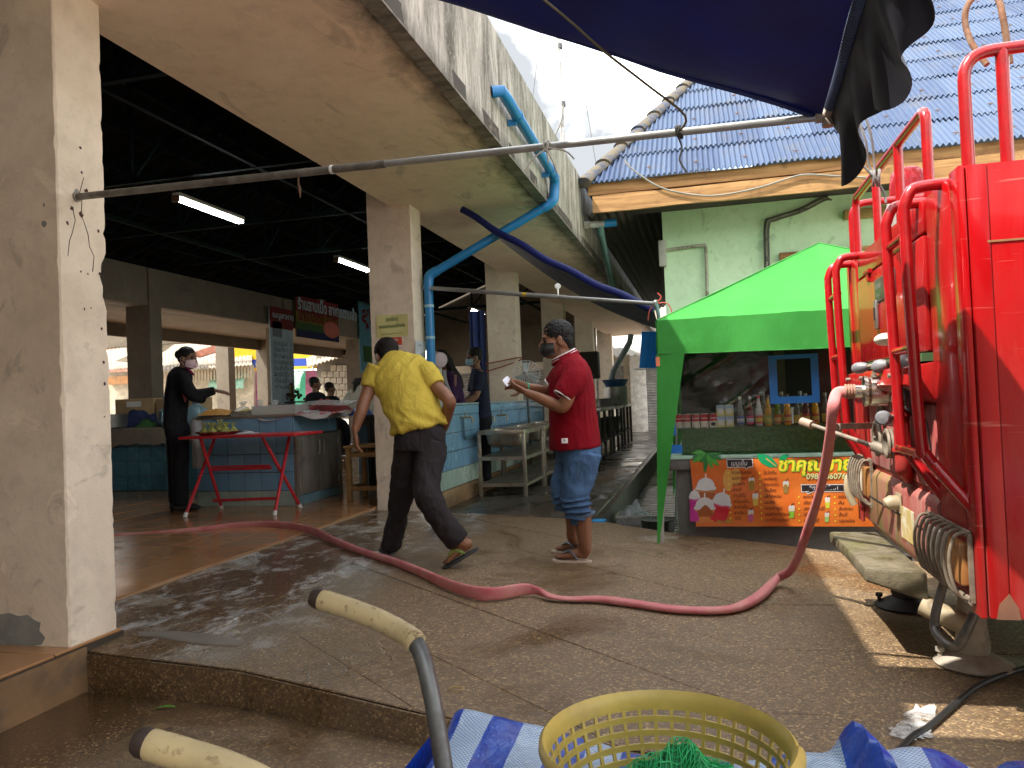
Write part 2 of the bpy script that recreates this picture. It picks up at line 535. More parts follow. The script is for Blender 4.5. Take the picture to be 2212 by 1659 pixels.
def mat_wet():
    t = NT('wet_dark_concrete'); p = t.pos()
    n = t.noise(p, 1.6, 7, .6, .5)
    c = t.mix(t.rng(n, .35, .65), (.035, .030, .024), (.075, .064, .05))
    n2 = t.noise(p, 24, 5, .6)
    c = t.mix(t.rng(n2, .5, .75, 0, .4), c, (.05, .045, .04))
    t.bsdf(c, t.rng(n, .38, .62, .07, .5), 0, t.bump(n2, .25, .004))
    return t.m
M_WET = mat_wet()
M_YARD = M('yard_concrete', (.40, .35, .28), .7, var=.4, scale=1.2, dirt=(.07, .06, .045), dscale=2)
M_SIDE = M('wet_brown_render', (.20, .115, .055), .5, var=.45, scale=3, bump=.5, bscale=90, dirt=(.07, .055, .04), dscale=2.5)

# ------------------------------------------------------------------ ground
FL = -0.45
g = MB(); g.add([(-120, -60, FL - .006), (120, -60, FL - .006), (120, 160, FL - .006), (-120, 160, FL - .006)], [(0, 1, 2, 3)])
structure('ground', g, M_YARD)

EDGE = [(-2.815, 2.965), (-1.95, 2.90), (-1.06, 2.66), (0.2, 2.45), (2.6, 2.2), (7.0, 2.0)]
BACK = [(7.0, 2.9), (.93, 5.89), (.23, 6.29), (-.32, 6.5), (-1.05, 7.02), (-2.72, 7.25)]
base = MB()
poly = EDGE + [(7.0, 2.9)] + BACK[1:] + [(-3.30, 7.25), (-3.30, 3.20), (-2.815, 3.20)]
base.prism([(x, y, zp(x, y) - .007) for x, y in poly], (0, 0, -1), .5)
pavement = structure('pavement', base, M('joint_dirt', (.018, .014, .010), .9, Specular_IOR_Level=.1), smooth=False)

def slabs():
    bm = bmesh.new()
    vs = [bm.verts.new((x, y, 0)) for x, y in poly]
    bm.faces.new(vs)
    def cut(p, n, cond):
        fs = [f for f in bm.faces if cond(f.calc_center_median())]
        geom = set(fs)
        for f in fs: geom |= set(f.edges) | set(f.verts)
        bmesh.ops.bisect_plane(bm, geom=list(geom), plane_co=p, plane_no=n, dist=1e-5)
    cut((-2.42, 0, 0), (1, 0, 0), lambda c: True)
    cut((.15, 0, 0), (1, 0, 0), lambda c: True)
    cut((-2.9, 3.2, 0), (0, 1, 0), lambda c: c.x < -2.42)
    cut((-2.9, 5.25, 0), (.1, 1, 0), lambda c: c.x < -2.42)
    ys = [2.61, 3.07, 3.81, 4.54, 5.27, 6.0, 6.73, 7.5]
    for i, yv in enumerate(ys):
        k = -.80 + .01 * (i % 3)
        cut((-1, yv, 0), (-k, 1, 0), lambda c: -2.42 < c.x < .15)
        yr = yv + k * 1.15
        cut((.15, yr, 0), (-.06 - .12 * min(1, i / 4), 1, 0), lambda c: c.x > .15)
        es = [e for e in bm.edges if len(e.link_faces) == 2 and all(abs(v.co.x - .15) < 1e-3 for v in e.verts)]
    bmesh.ops.dissolve_edges(bm, edges=es, use_verts=False)
    cut((2.9, 0, 0), (1, .1, 0), lambda c: c.x > 1.)
    out = [[v.co.copy() for v in f.verts] for f in bm.faces if f.calc_area() > .01]
    bm.free(); return out
rs = random.Random(3)
for pl in slabs():
    c = sum(pl, V()) / len(pl)
    bm = bmesh.new()
    f = bm.faces.new([bm.verts.new(p) for p in pl])
    bmesh.ops.inset_region(bm, faces=[f], thickness=.016, depth=0)
    inner = [v.co.copy() for v in f.verts]; bm.free()
    dz = rs.uniform(-.003, .003)
    m = MB(); tx, ty = rs.uniform(-.001, .001), rs.uniform(-.001, .001)
    top = [(p.x, p.y, zp(p.x, p.y) + dz + tx * (p.x - c.x) + ty * (p.y - c.y)) for p in inner]
    m.prism(top, (0, 0, -1), .032)
    m.build('paving_slab', M_PAVE, pavement, bevel=.004, segs=1)
# kerb face of the ramp where it drops to the lower slab
k = MB()
for (a, b) in zip(EDGE, EDGE[1:]):
    za, zb = zp(*a) - .012, zp(*b) - .012
    k.add([(a[0], a[1] - .012, za), (b[0], b[1] - .012, zb), (b[0], b[1] - .012, FL), (a[0], a[1] - .012, FL),
           (a[0], a[1] + .01, za), (b[0], b[1] + .01, zb), (b[0], b[1] + .01, FL), (a[0], a[1] + .01, FL)],
          [(0, 1, 2, 3), (4, 7, 6, 5), (0, 4, 5, 1), (3, 2, 6, 7), (0, 3, 7, 4), (1, 5, 6, 2)])
k.build('kerb_face', M_PAVE, pavement, smooth=False)
# darker repair patch of mortar on the slabs by the near column
mp = [onp(*q) for q in ((300, 1365), (385, 1364), (470, 1371), (530, 1386), (512, 1397), (430, 1392), (340, 1377), (296, 1374))]
m = MB(); m.prism([(q.x, q.y, q.z + .0035) for q in mp], (0, 0, -1), .02)
m.build('mortar_patch', M('grey_mortar', (.125, .105, .085), .6, bump=.4, bscale=40), pavement, bevel=.002)

# lower step slab at the left front
ls = MB(); ls.prism([(-2.80, .4, -.215), (-.97, .4, -.215), (-1.03, 2.655, -.215), (-1.95, 2.885, -.215), (-2.80, 2.95, -.215)], (0, 0, -1), .235)
structure('step_slab', ls, M_PAVE, bevel=.012)

# ------------------------------------------------------------------ tiled market floor
fl = MB()
fl.bb((-13.2, 7.9, -.4), (-3.30, 34, -.004))
fl.bb((-13.2, 3.199, -.4), (-3.30, 7.9, -.012))
fl.bb((-13.2, -3, -.4), (-2.80, 3.199, -.012))
def mat_floor_far():
    t = NT('far_floor_tiles'); p = t.pos()
    br = t.n('ShaderNodeTexBrick', i_Vector=p, i_Scale=1.0, i_Color1=(.20, .11, .055), i_Color2=(.25, .14, .07), i_Mortar=(.05, .04, .03))
    br.offset = 0; br.inputs['Brick Width'].default_value = .4; br.inputs['Row Height'].default_value = .4; br.inputs['Mortar Size'].default_value = .008
    n = t.noise(p, 1.5, 6, .6)
    t.bsdf(br.outputs[0], t.rng(n, .35, .65, .08, .3), 0)
    return t.m
market_floor = structure('market_floor', fl, mat_floor_far())
tile_m = MB(); tile_m.box((0, 0, -.006), (.394, .394, .012))
tile_me = tile_m.mesh('floor_tile', bevel=.002, segs=1); tile_me.materials.append(M_TILE)
rt = random.Random(5)
def floor_tile(x, y):
    o = put('floor_tile', tile_me, None, market_floor)
    o.location = (x, y, rt.uniform(-.001, .001)); o.rotation_euler = (rt.uniform(-.002, .002), rt.uniform(-.002, .002), 0)
for i in range(10):
    for j in range(12): floor_tile(-3.505 - .4 * i, 3.40 + .4 * j)
for i in range(3):
    for j in range(5): floor_tile(-3.005 - .4 * i, 2.995 - .4 * j - (.0))
tr = MB(); tr.bb((-3.303, 3.2, -.06), (-3.298, 7.25, -.008))
tr.build('edge_trim', M('pale_tile_edge', (.30, .19, .11), .5), market_floor)
sd = MB(); sd.bb((-2.80, -3, -.45), (-2.788, 2.955, -.018))
sd.build('floor_side', M_SIDE, market_floor)

# corridor behind the paving, the drain beside it
co = MB(); co.bb((-2.72, 7.255, -.42), (-1.05, 24, -.085)); structure('wet_corridor', co, M_WET, bevel=.01)
rimm = MB(); rimm.bb((-1.05, 7.03, -.42), (-.98, 24, -.10)); structure('corridor_kerb', rimm, M('black_wet_kerb', (.03, .028, .025), .35))

# ------------------------------------------------------------------ market hall
hall = thing('market_hall', 'open sided concrete market hall with broad stained gutter slab and dark steel roof', 'market hall', (-6.2, 7.3, 0))
XC = -2.82
COL_Y = [2.89, 7.32, 11.75, 16.05, 20.45, 24.8]
rc = random.Random(11)
def column(x0, x1, y0, y1, z0, z1, name='column', mat=None, parent=hall, chips=()):
    """plaster column with ragged edges; chips: (corner sx, sy, z, half height, depth)"""
    m = MB(); nz = 130; rings = []
    for i in range(nz + 1):
        z = z0 + (z1 - z0) * i / nz; ring = []
        for sx, sy in ((-1, -1), (1, -1), (1, 1), (-1, 1)):
            bev = .006 + .018 * max(0, noise.noise((sx * 3, sy * 5, z * 11 + x0)) - .12) + .006 * abs(noise.noise((sx * 7, sy * 9, z * 45 + x0)))
            for (cx, cy, cz, ch, cd) in chips:
                if cx == sx and cy == sy and abs(z - cz) < ch: bev = max(bev, cd * (1 - abs(z - cz) / ch) ** .4 * (1 + .5 * noise.noise((z * 40, 1, 2))))
            X = x1 if sx > 0 else x0; Y = y1 if sy > 0 else y0
            a = V((X - sx * bev, Y, z)); b = V((X, Y - sy * bev, z))
            ring += [a, b] if sx * sy < 0 else [b, a]
        # order: keep turning the same way round
        rings.append([ring[0], ring[1], ring[2], ring[3], ring[4], ring[5], ring[6], ring[7]])
    m.loft(rings)
    return m.build(name, mat or M_COL, parent, ang=25)
for i, y in enumerate(COL_Y):
    ch = ()
    if i == 0: ch = ((1, 1, 1.72, .10, .05), (1, 1, 1.62, .06, .035), (1, 1, 1.35, .05, .02), (1, 1, 1.2, .04, .02), (1, 1, 1.93, .03, .02), (1, 1, 1.48, .12, .016), (1, 1, .5, .03, .012))
    column(XC - (.9 if i == 0 else .48), XC, y, y + .29, -.12 if i else -.02, 3.07 if i == 0 else 3.9, chips=ch)
gut = MB()
gut.bb((-3.03, -4, 3.065), (-1.47, 26, 3.165))
gut.build('gutter_slab', M_SOFFIT, hall, smooth=False)
fa = MB()
ny = 120; rings = []
for i in range(ny + 1):
    y = -4 + 30 * i / ny
    w = .010 * noise.noise((y * 1.3, 0, 3)); tz = 3.955 + .012 * noise.noise((y * 3.1, 5, 1))
    rings.append([(-1.47 + w * .4, y, 3.05), (-1.47 + w, y, 3.5), (-1.47 + w * .4, y, tz), (-1.57, y, tz), (-1.57, y, 3.05)])
fa.loft(rings); fa.build('fascia', M_FASCIA, hall, smooth=False)
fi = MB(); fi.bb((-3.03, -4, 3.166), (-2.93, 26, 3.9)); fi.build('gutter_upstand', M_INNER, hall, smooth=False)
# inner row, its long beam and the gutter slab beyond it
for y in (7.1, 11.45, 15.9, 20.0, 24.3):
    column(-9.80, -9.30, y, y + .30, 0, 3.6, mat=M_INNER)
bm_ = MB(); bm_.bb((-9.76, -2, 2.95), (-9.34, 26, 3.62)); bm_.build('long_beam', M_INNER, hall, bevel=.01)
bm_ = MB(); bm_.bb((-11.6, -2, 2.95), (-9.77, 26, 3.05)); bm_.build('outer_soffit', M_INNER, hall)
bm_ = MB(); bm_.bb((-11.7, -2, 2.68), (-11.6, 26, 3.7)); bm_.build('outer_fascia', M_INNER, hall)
# end wall beam and posts
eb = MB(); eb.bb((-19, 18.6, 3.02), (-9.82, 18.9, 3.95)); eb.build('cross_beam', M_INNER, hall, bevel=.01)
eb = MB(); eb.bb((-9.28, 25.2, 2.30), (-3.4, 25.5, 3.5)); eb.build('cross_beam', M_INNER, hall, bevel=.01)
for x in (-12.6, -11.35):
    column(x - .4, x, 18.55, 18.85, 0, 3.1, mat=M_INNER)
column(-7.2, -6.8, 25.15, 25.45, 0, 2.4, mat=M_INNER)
sw_ = MB(); sw_.bb((-12.6, -4, -.3), (-12.45, 10.3, 3.6)); sw_.build('added_side_wall', M_INNER, hall, smooth=False)  # unseen wall, added to cut daylight coming in from the left
sw_ = MB(); sw_.bb((-12.4, -4.2, -.3), (-3.3, -4.02, 3.6)); sw_.build('added_rear_wall', M_INNER, hall, smooth=False)  # unseen end wall, added to keep light from behind out of the hall
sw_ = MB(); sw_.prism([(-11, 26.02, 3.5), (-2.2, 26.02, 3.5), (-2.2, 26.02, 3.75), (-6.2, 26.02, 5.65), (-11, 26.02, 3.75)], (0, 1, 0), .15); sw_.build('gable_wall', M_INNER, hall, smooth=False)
# steel roof
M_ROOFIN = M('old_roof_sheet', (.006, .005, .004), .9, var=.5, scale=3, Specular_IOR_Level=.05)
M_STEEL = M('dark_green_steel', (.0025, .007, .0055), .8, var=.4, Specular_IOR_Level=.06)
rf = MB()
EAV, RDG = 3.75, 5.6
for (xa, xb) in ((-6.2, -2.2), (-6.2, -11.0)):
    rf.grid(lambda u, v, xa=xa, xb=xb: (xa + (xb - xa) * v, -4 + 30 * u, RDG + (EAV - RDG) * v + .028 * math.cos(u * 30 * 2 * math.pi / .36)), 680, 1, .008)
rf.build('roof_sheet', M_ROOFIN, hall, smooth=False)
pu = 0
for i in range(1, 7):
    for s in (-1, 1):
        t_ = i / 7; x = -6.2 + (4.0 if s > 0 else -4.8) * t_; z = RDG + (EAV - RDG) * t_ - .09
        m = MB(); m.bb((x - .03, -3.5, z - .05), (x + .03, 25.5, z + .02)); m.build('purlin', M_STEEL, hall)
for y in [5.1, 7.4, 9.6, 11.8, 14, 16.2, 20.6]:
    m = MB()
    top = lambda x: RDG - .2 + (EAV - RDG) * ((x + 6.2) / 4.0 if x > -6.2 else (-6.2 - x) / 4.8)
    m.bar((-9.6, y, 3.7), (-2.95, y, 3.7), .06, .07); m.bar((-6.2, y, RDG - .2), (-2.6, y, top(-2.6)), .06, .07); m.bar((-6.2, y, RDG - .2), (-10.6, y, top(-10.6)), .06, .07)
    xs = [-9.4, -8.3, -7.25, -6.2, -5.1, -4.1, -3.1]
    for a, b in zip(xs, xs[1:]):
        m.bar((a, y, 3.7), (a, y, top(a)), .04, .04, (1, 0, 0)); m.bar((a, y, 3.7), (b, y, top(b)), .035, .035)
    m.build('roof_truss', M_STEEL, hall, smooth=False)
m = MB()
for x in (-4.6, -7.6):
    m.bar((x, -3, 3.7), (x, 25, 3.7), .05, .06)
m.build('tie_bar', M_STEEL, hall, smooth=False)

# fluorescent lamps
M_LAMPBODY = M('lamp_metal', (.55, .55, .52), .5)
def mat_emit(name, col, s):
    t = NT(name); e = t.n('ShaderNodeEmission', i_Color=col, i_Strength=s); t.t.links.new(e.outputs[0], t.out.inputs[0]); return t.m
M_TUBE = mat_emit('lit_tube', (.9, 1.0, .97), 14)
LAMPS = [((-5.55, 7.3, 3.40), 'lit fluorescent lamp hanging just behind the near column and the grey pipe'),
         ((-5.62, 11.25, 3.40), 'lit fluorescent lamp hanging left of the column with the yellow notice'),
         ((-5.6, 18.4, 3.35), 'small far fluorescent lamp seen beyond the blue downpipe')]
lamp0 = None
for p, lab in LAMPS:
    if lamp0 is None:
        L0 = thing('fluorescent_lamp', lab, 'lamp', p, 'fluorescent lamps under the market roof'); lamp0 = L0
        m = MB(); m.bb((p[0] - .05, p[1], p[2] + .03), (p[0] + .05, p[1] + 1.24, p[2] + .075)); m.build('housing', M_LAMPBODY, L0, bevel=.006)
        m = MB(); m.bb((p[0] - .045, p[1] - .02, p[2] - .03), (p[0] + .045, p[1] + .012, p[2] + .04)); m.build('lamp_holder', M('brown_plastic', (.12, .06, .03)), L0, bevel=.005)
        for s in (-.026, .026):
            m = MB(); m.cyl((p[0] + s, p[1] + .015, p[2] + .005), (p[0] + s, p[1] + 1.22, p[2] + .005), .014, 10); m.build('tube', M_TUBE, L0)
        for yy in (.2, 1.0):
            m = MB(); m.cyl((p[0], p[1] + yy, p[2] + .07), (p[0], p[1] + yy, 4.6), .006, 6); m.build('hanger', M_STEEL, L0)
    else: copy_tree(lamp0, loc=p, label=lab)
# ------------------------------------------------------------------ green house with the blue corrugated roof
M_GREEN = mat_concrete('pale_green_plaster', (.56, .78, .50), (.64, .84, .57))
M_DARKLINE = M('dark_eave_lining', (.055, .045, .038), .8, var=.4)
def mat_roof():
    t = NT('blue_cement_roof_sheet'); p = t.pos()
    oi = t.n('ShaderNodeObjectInfo').outputs['Random']
    c = t.mix(oi, (.034, .062, .135), (.072, .112, .195))
    st = t.pos('obj', (26, 1.2, 1))
    n = t.noise(st, 2.0, 7, .65)
    c = t.mix(t.rng(n, .50, .70, 0, .45), c, (.12, .135, .16))
    n2 = t.noise(p, 3.0, 8, .7)
    c = t.mix(t.rng(n2, .52, .72, 0, .5), c, (.12, .105, .085))
    t.bsdf(c, .7, 0, t.bump(n2, .2, .004))
    return t.m
M_ROOF = mat_roof()
def mat_wood(name, a, b, sc=(1, 14, 14)):
    t = NT(name); p = t.pos('pos', sc)
    n = t.noise(p, 1.4, 7, .6, .6)
    c = t.mix(t.rng(n, .35, .65), a, b)
    n2 = t.noise(t.pos(), 5, 6, .65)
    c = t.mix(t.rng(n2, .55, .7, 0, .6), c, tuple(v * .4 for v in a))
    t.bsdf(c, .75, 0, t.bump(n, .3, .004))
    return t.m
M_BOARD = mat_wood('worn_ochre_board', (0.196, 0.091, 0.0245), (.42, .23, .085))
M_CAP = M('lichen_ridge_cap', (0.045, 0.054, 0.084), .85, var=.4, scale=4, bump=.6, bscale=30, dirt=(0.114, 0.093, 0.06), dscale=7, damt=(.42, .55))
house = thing('green_house', 'pale green house with blue corrugated roof and ochre boards under its eave', 'house', (4, 13, FL))
w = MB(); w.bb((-.47, 11.0, FL), (9.5, 11.2, 3.9)); w.build('wall', M_GREEN, house, smooth=False)
w = MB(); w.bb((-.47, 11.2, FL), (-.27, 22, 3.9)); w.build('wall', M_GREEN, house, smooth=False)
def board(x0, x1, y0, y1, z0, z1, seed):
    m = MB()
    m.grid(lambda u, v: (x0 + (x1 - x0) * u, y0, z0 + (z1 - z0) * v + (.012 * noise.noise((u * 14, v, seed)) + (.015 * math.sin(u * 5 + seed)))), 40, 1, -(y1 - y0))
    return m.build('fascia_board', M_BOARD, house, smooth=False)
board(-1.36, 9.5, 10.02, 10.06, 3.66, 3.81, 1.)
board(-1.30, 9.5, 9.98, 10.03, 3.44, 3.655, 4.)
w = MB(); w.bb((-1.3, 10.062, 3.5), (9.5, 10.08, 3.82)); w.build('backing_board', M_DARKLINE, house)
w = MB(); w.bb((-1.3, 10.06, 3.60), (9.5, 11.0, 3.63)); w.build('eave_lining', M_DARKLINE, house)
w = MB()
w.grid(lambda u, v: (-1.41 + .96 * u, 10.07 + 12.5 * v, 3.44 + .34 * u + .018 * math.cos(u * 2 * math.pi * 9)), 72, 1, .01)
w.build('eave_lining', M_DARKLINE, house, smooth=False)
SL = R(38); E_ = .82; WID = .60
hx = lambda s: -1.41 + .47 * s * math.cos(SL)                   # hip line, s metres up the slope
def roof_pt(x, s, lift=0.):
    return V((x, 9.92 + s * math.cos(SL) - lift * math.sin(SL), 3.80 + s * math.sin(SL) + lift * math.cos(SL)))
sheet = MB()
WV = lambda x: .019 * math.cos(2 * math.pi * x / .0667)
sheet.grid(lambda u, v: (WID * u - .002, .95 * v, WV(WID * u) + .026 * (1 - v)), 54, 1, .007)
sheet_me = sheet.mesh('roof_sheet', smooth=False); sheet_me.materials.append(M_ROOF)
rr = random.Random(2)
NROW = 9
hook = MB(); hook.cyl((0, 0, 0), (0, 0, .035), .006, 5); hook.bar((-.03, -.02, .03), (.03, .02, .03), .008, .006); hook.bar((-.02, .03, .03), (.02, -.03, .03), .008, .006)
hook_me = hook.mesh('roof_hook', smooth=False); hook_me.materials.append(M('rusty_hook', (.12, .06, .03), .8))
for r in range(NROW):
    s0 = r * E_
    k0 = -3
    for kcol in range(k0, 19):
        x0 = -.30 + kcol * WID
        if x0 > 9.3 or x0 + WID < hx(s0) + .05: continue
        if x0 < hx(s0 + .95) + .02:
            m = MB()
            def f(u, v, x0=x0, s0=s0):
                s = s0 + .95 * v; xx = max(x0 + WID * u, hx(s) - .03)
                return roof_pt(xx, s, WV(xx - x0) + .026 * (1 - v))
            m.grid(f, 54, 4, .007); m.build('roof_sheet', M_ROOF, house, smooth=False)
            continue
        o = put('roof_sheet', sheet_me, None, house)
        o.matrix_local = wm(house).inverted() @ Matrix.Translation(roof_pt(x0, s0 + rr.uniform(-.02, .012), rr.uniform(0, .006))) @ Matrix.Rotation(SL + rr.uniform(-.006, .006), 4, 'X') @ Matrix.Rotation(rr.uniform(-.009, .009), 4, 'Z')
        if x0 > hx(s0) + .5:
            h = put('roof_hook', hook_me, None, house)
            h.matrix_local = wm(house).inverted() @ Matrix.Translation(roof_pt(x0 + .33, s0 + .25, .02)) @ Matrix.Rotation(SL, 4, 'X') @ Matrix.Rotation(rr.uniform(0, 3), 4, 'Z')
STOP = NROW * E_ + .1
# hip and ridge caps
nc = 13
for i in range(nc):
    s = STOP * i / nc; s2 = STOP * (i + 1.12) / nc
    a = roof_pt(hx(s), s, .03); b = roof_pt(hx(s2), s2, .0)
    m = MB(); m.tube([a, b], [(.075, .12), (.065, .105)], 12); m.build('ridge_cap', M_CAP, house)
for i in range(16):
    x = hx(STOP) + i * .5
    m = MB(); m.tube([roof_pt(x, STOP, .02), roof_pt(x + .54, STOP, .03)], [.10, .115], 12); m.build('ridge_cap', M_CAP, house)
lt = MB()                                                       # hidden slopes so that the roof is closed
p0 = roof_pt(hx(0), 0); p1 = roof_pt(hx(STOP), STOP)
lt.add([p0, p1, (p1.x, 19, p1.z), (p0.x, 24, p0.z)], [(0, 1, 2, 3)])
lt.add([p1, (9.5, p1.y, p1.z), (9.5, 24, p0.z), (p1.x, 24, p0.z)], [(0, 1, 2, 3)])
lt.build('rear_slope', M_ROOF, house, smooth=False)
# cables and pipes on the wall
M_PIPEOLD = M('old_wall_pipe', (.36, .36, .27), .6, dirt=(.10, .09, .06), dscale=9)
M_CABLE = M('grimy_cable', (.10, .095, .08), .6)
Yw = 10.955
def wallpts(*pp, y=Yw): return [ony(a, b, y) for a, b in pp]
for k, (r_, mt) in enumerate(((.018, M_CABLE), (.014, M_PIPEOLD), (.012, M_CABLE))):
    o = .022 * (k - 1)
    pts = [q + V((o, -.02 * k, -o)) for q in wallpts((1792, 430), (1775, 432), (1730, 455), (1672, 474), (1657, 486), (1657, 560), (1660, 700))]
    m = MB(); m.tube(pts, r_, 8, 5); m.build('cable_bundle', mt, house)
for q in wallpts((1730, 455), (1657, 520), (1658, 560)):
    m = MB(); m.box(q + V((0, -.02, 0)), (.05, .07, .05)); m.build('cable_clip', M_CABLE, house, bevel=.004)
m = MB(); m.tube(wallpts((1432, 541), (1500, 532), (1517, 531), (1525, 540), (1528, 660)), .022, 8, 4); m.build('wall_pipe', M_PIPEOLD, house)
m = MB(); m.box(ony(1431, 548, 10.93), (.10, .1, .36)); m.build('junction_box', M('box_grey', (.38, .38, .33)), house, bevel=.01)
m = MB(); a = ony(1822, 466, 10.97); m.bb((a.x, 10.90, a.z - .06), (a.x + 1.6, 10.99, a.z + .06)); m.build('wall_batten', M('yellow_wood', (.36, .24, .07)), house, bevel=.006)
m = MB(); a = ony(1683, 556, 10.97); m.bb((a.x, 10.90, a.z - .07), (a.x + 1.4, 10.99, a.z + .05)); m.build('window_ledge', M_BOARD, house, bevel=.006)
m = MB(); m.tube([ony(a, b, 9.9) for a, b in ((1350, 345), (1362, 362), (1425, 404), (1500, 421), (1560, 421), (1640, 405), (1700, 386), (1740, 377), (1800, 380), (1880, 384))], .011, 6, 5)
m.solo('overhead_cable', M('grey_cable', (.22, .21, .18)), 'sagging grey cable slung in front of the ochre eave boards', 'cable')

# aerial pole and wires in the sky
M_POLE = M('white_pole', (.62, .60, .55), .5, dirt=(.3, .27, .22), dscale=4)
ap = thing('aerial_pole', 'tall thin white aerial pole standing against the clouds behind the gutter slab', 'pole', at(1220, 400, 13))
m = MB(); m.tube([at(1222, 520, 13), at(1217, 330, 13), at(1205, 78, 13), at(1203, 30, 13)], [.045, .04, .035, .03], 10); m.build('pole', M_POLE, ap)
for q in ((1216, 225), (1209, 100)):
    m = MB(); c = at(*q, 13); m.cyl(c - V((0, 0, .04)), c + V((0, 0, .04)), .048, 10); m.build('clamp', M('dark_clamp', (.1, .1, .1)), ap)
m = MB(); m.tube([at(1217, 228, 12.95), at(1212, 262, 12.95), at(1195, 300, 12.95)], .014, 6, 4); m.build('cable', M('grey_cable', (.22, .21, .18)), ap)
for i, (a, b, d, lab) in enumerate((((1168, 70), (1150, 215), 14, 'thin wire hanging in the sky left of the white aerial pole'),
                                    ((1247, 110), (1290, 370), 15, 'thin slanting wire just right of the white aerial pole'),
                                    ((1300, 120), (1372, 245), 15, 'thin wire running down to the hip of the blue roof'))):
    m = MB(); pa = at(*a, d) + (at(*a, d) - at(*b, d)) * .8; m.tube([pa, at(*b, d)], .006, 5)
    m.solo('wire', M_CABLE, lab, 'wire', 'thin wires against the sky')

# blue and grey waste pipes at the fascia
M_BPIPE = M('blue_plastic_pipe', (0.014, 0.182, 0.434), .35, var=.12, scale=5, bump=.05, dirt=(0.042, 0.14, 0.224), dscale=4, damt=(.58, .8))
bp = thing('blue_downpipe', 'bright blue plastic downpipe running along the fascia then down the second column', 'pipe', (-2.7, 7.5, 0))
P1 = [V((-1.47, 5.63, 3.39)), V((-1.40, 5.66, 3.40)), V((-1.385, 5.76, 3.375)), V((-1.385, 7.60, 3.30))]
m = MB(); m.tube(P1, .046, 14); m.build('upper_run', M_BPIPE, bp)
P2 = [V((-1.385, 7.60, 3.30)), V((-1.385, 7.70, 3.27)), V((-1.40, 7.735, 3.18)), V((-1.41, 7.735, 3.08)), V((-1.46, 7.73, 3.03)), V((-1.52, 7.725, 3.00))]
m = MB(); m.tube(P2, .052, 14, 3); m.build('elbow', M_BPIPE, bp)
m = MB(); m.tube([P2[-1], (-2.70, 7.56, 2.385)], .046, 14); m.build('slanting_run', M_BPIPE, bp)
m = MB(); m.tube([(-2.64, 7.568, 2.415), (-2.71, 7.56, 2.38), (-2.735, 7.555, 2.33), (-2.74, 7.555, 2.22)], .052, 14, 3); m.build('elbow', M_BPIPE, bp)
m = MB(); m.tube([(-2.74, 7.555, 2.22), (-2.74, 7.555, -.03)], .046, 14); m.build('lower_run', M_BPIPE, bp)
for z in (.32, 1.15, 1.72, 2.05):
    m = MB(); m.cyl((-2.74, 7.555, z - .014), (-2.74, 7.555, z + .014), .05, 14); m.build('pipe_clip', M_BPIPE if z < 1 else M('pale_clip', (.35, .55, .65)), bp)
for y, z in ((6.10, 3.36), (7.45, 3.305)):
    m = MB(); m.cyl((-1.385, y - .015, z), (-1.385, y + .015, z), .052, 14); m.box((-1.43, y, z - .05), (.07, .02, .05)); m.build('pipe_clip', M_BPIPE, bp)
sp = thing('spout_pipe', 'short grey pipe stub with bright blue end and a green branch below the fascia', 'pipe', onx(1262, 487, -1.47))
a = onx(1262, 487, -1.47); b = a + V((.42, .10, .02)); c_ = a + (b - a) * .62
m = MB(); m.cyl(a, c_, .05, 12); m.build('grey_run', M('stained_pipe', (.34, .36, .34), .6, dirt=(.2, .14, .1), dscale=6), sp)
m = MB(); m.cyl(c_, b, .055, 12); m.build('blue_end', M_BPIPE, sp)
m = MB(); m.tube([a + (b - a) * .5, a + (b - a) * .5 + V((.0, .05, -.12)), (a.x + .02, a.y + 3.6, a.z - .80)], .045, 10); m.build('branch', M('green_pipe', (.10, .20, .19), .6), sp)

# ------------------------------------------------------------------ the far end of the alley: shop front
M_CREAM = M('cream_wall', (.62, .56, .46), .8, var=.12, dirt=(.4, .33, .25), dscale=1.5)
M_WHITE = M('white_sheet', (.72, .72, .70), .55, var=.08)
M_SHUT = M('grey_shutter', (.30, .29, .27), .5)
shop = thing('shop_house', 'cream shop building with a white scalloped awning at the far end of the alley', 'shop', (-4.5, 28, FL))
m = MB(); m.bb((-10, 28, FL), (-.25, 28.3, 5.2)); m.build('wall', M_CREAM, shop, smooth=False)
for x0, x1 in ((-9.6, -7.6), (-7.2, -5.2), (-4.8, -2.8), (-2.3, -1.25)):
    m = MB(); m.grid(lambda u, v, x0=x0, x1=x1: (x0 + (x1 - x0) * u, 27.95 + .02 * math.cos(v * 2 * math.pi * 26), FL + .1 + 2.5 * v), 1, 156, .02); m.build('roller_shutter', M_SHUT, shop, smooth=False)
def awning_scallop(x0, x1):
    m = MB(); n = int((x1 - x0) / .05)
    def f(u, v):
        x = x0 + (x1 - x0) * u; rib = .02 * math.cos(2 * math.pi * x / .25)
        if v < .55: t = v / .55; return (x, 27.95 - 1.1 * t, 3.25 - .45 * t + rib)
        t = (v - .55) / .45; return (x, 26.82, 2.80 - t * (.30 + .09 * abs(math.sin(math.pi * x / .25))) + rib * .3)
    m.grid(f, n, 6, .01); m.build('scalloped_awning', M_WHITE, shop, smooth=False)
awning_scallop(-9.8, -5.3); awning_scallop(-5.2, -.9)
for x in (-2.55, -.95):
    m = MB(); m.bb((x, 27.7, FL), (x + .55, 28.02, 4.6)); m.build('tiled_pillar', M('white_pillar_tile', (.66, .63, .58), .4), shop, bevel=.01)
aw = MB(); aw.bb((-.95, 24.6, FL), (.2, 24.8, 2.3)); aw.solo('alley_wall', mat_concrete('grey_alley_wall', (.30, .27, .23), (.42, .38, .33)), 'grey rendered wall at the alley end behind the hanging blue cloth', 'wall', smooth=False)
M_BRK = M('pink_block', (.50, .33, .26), .8)
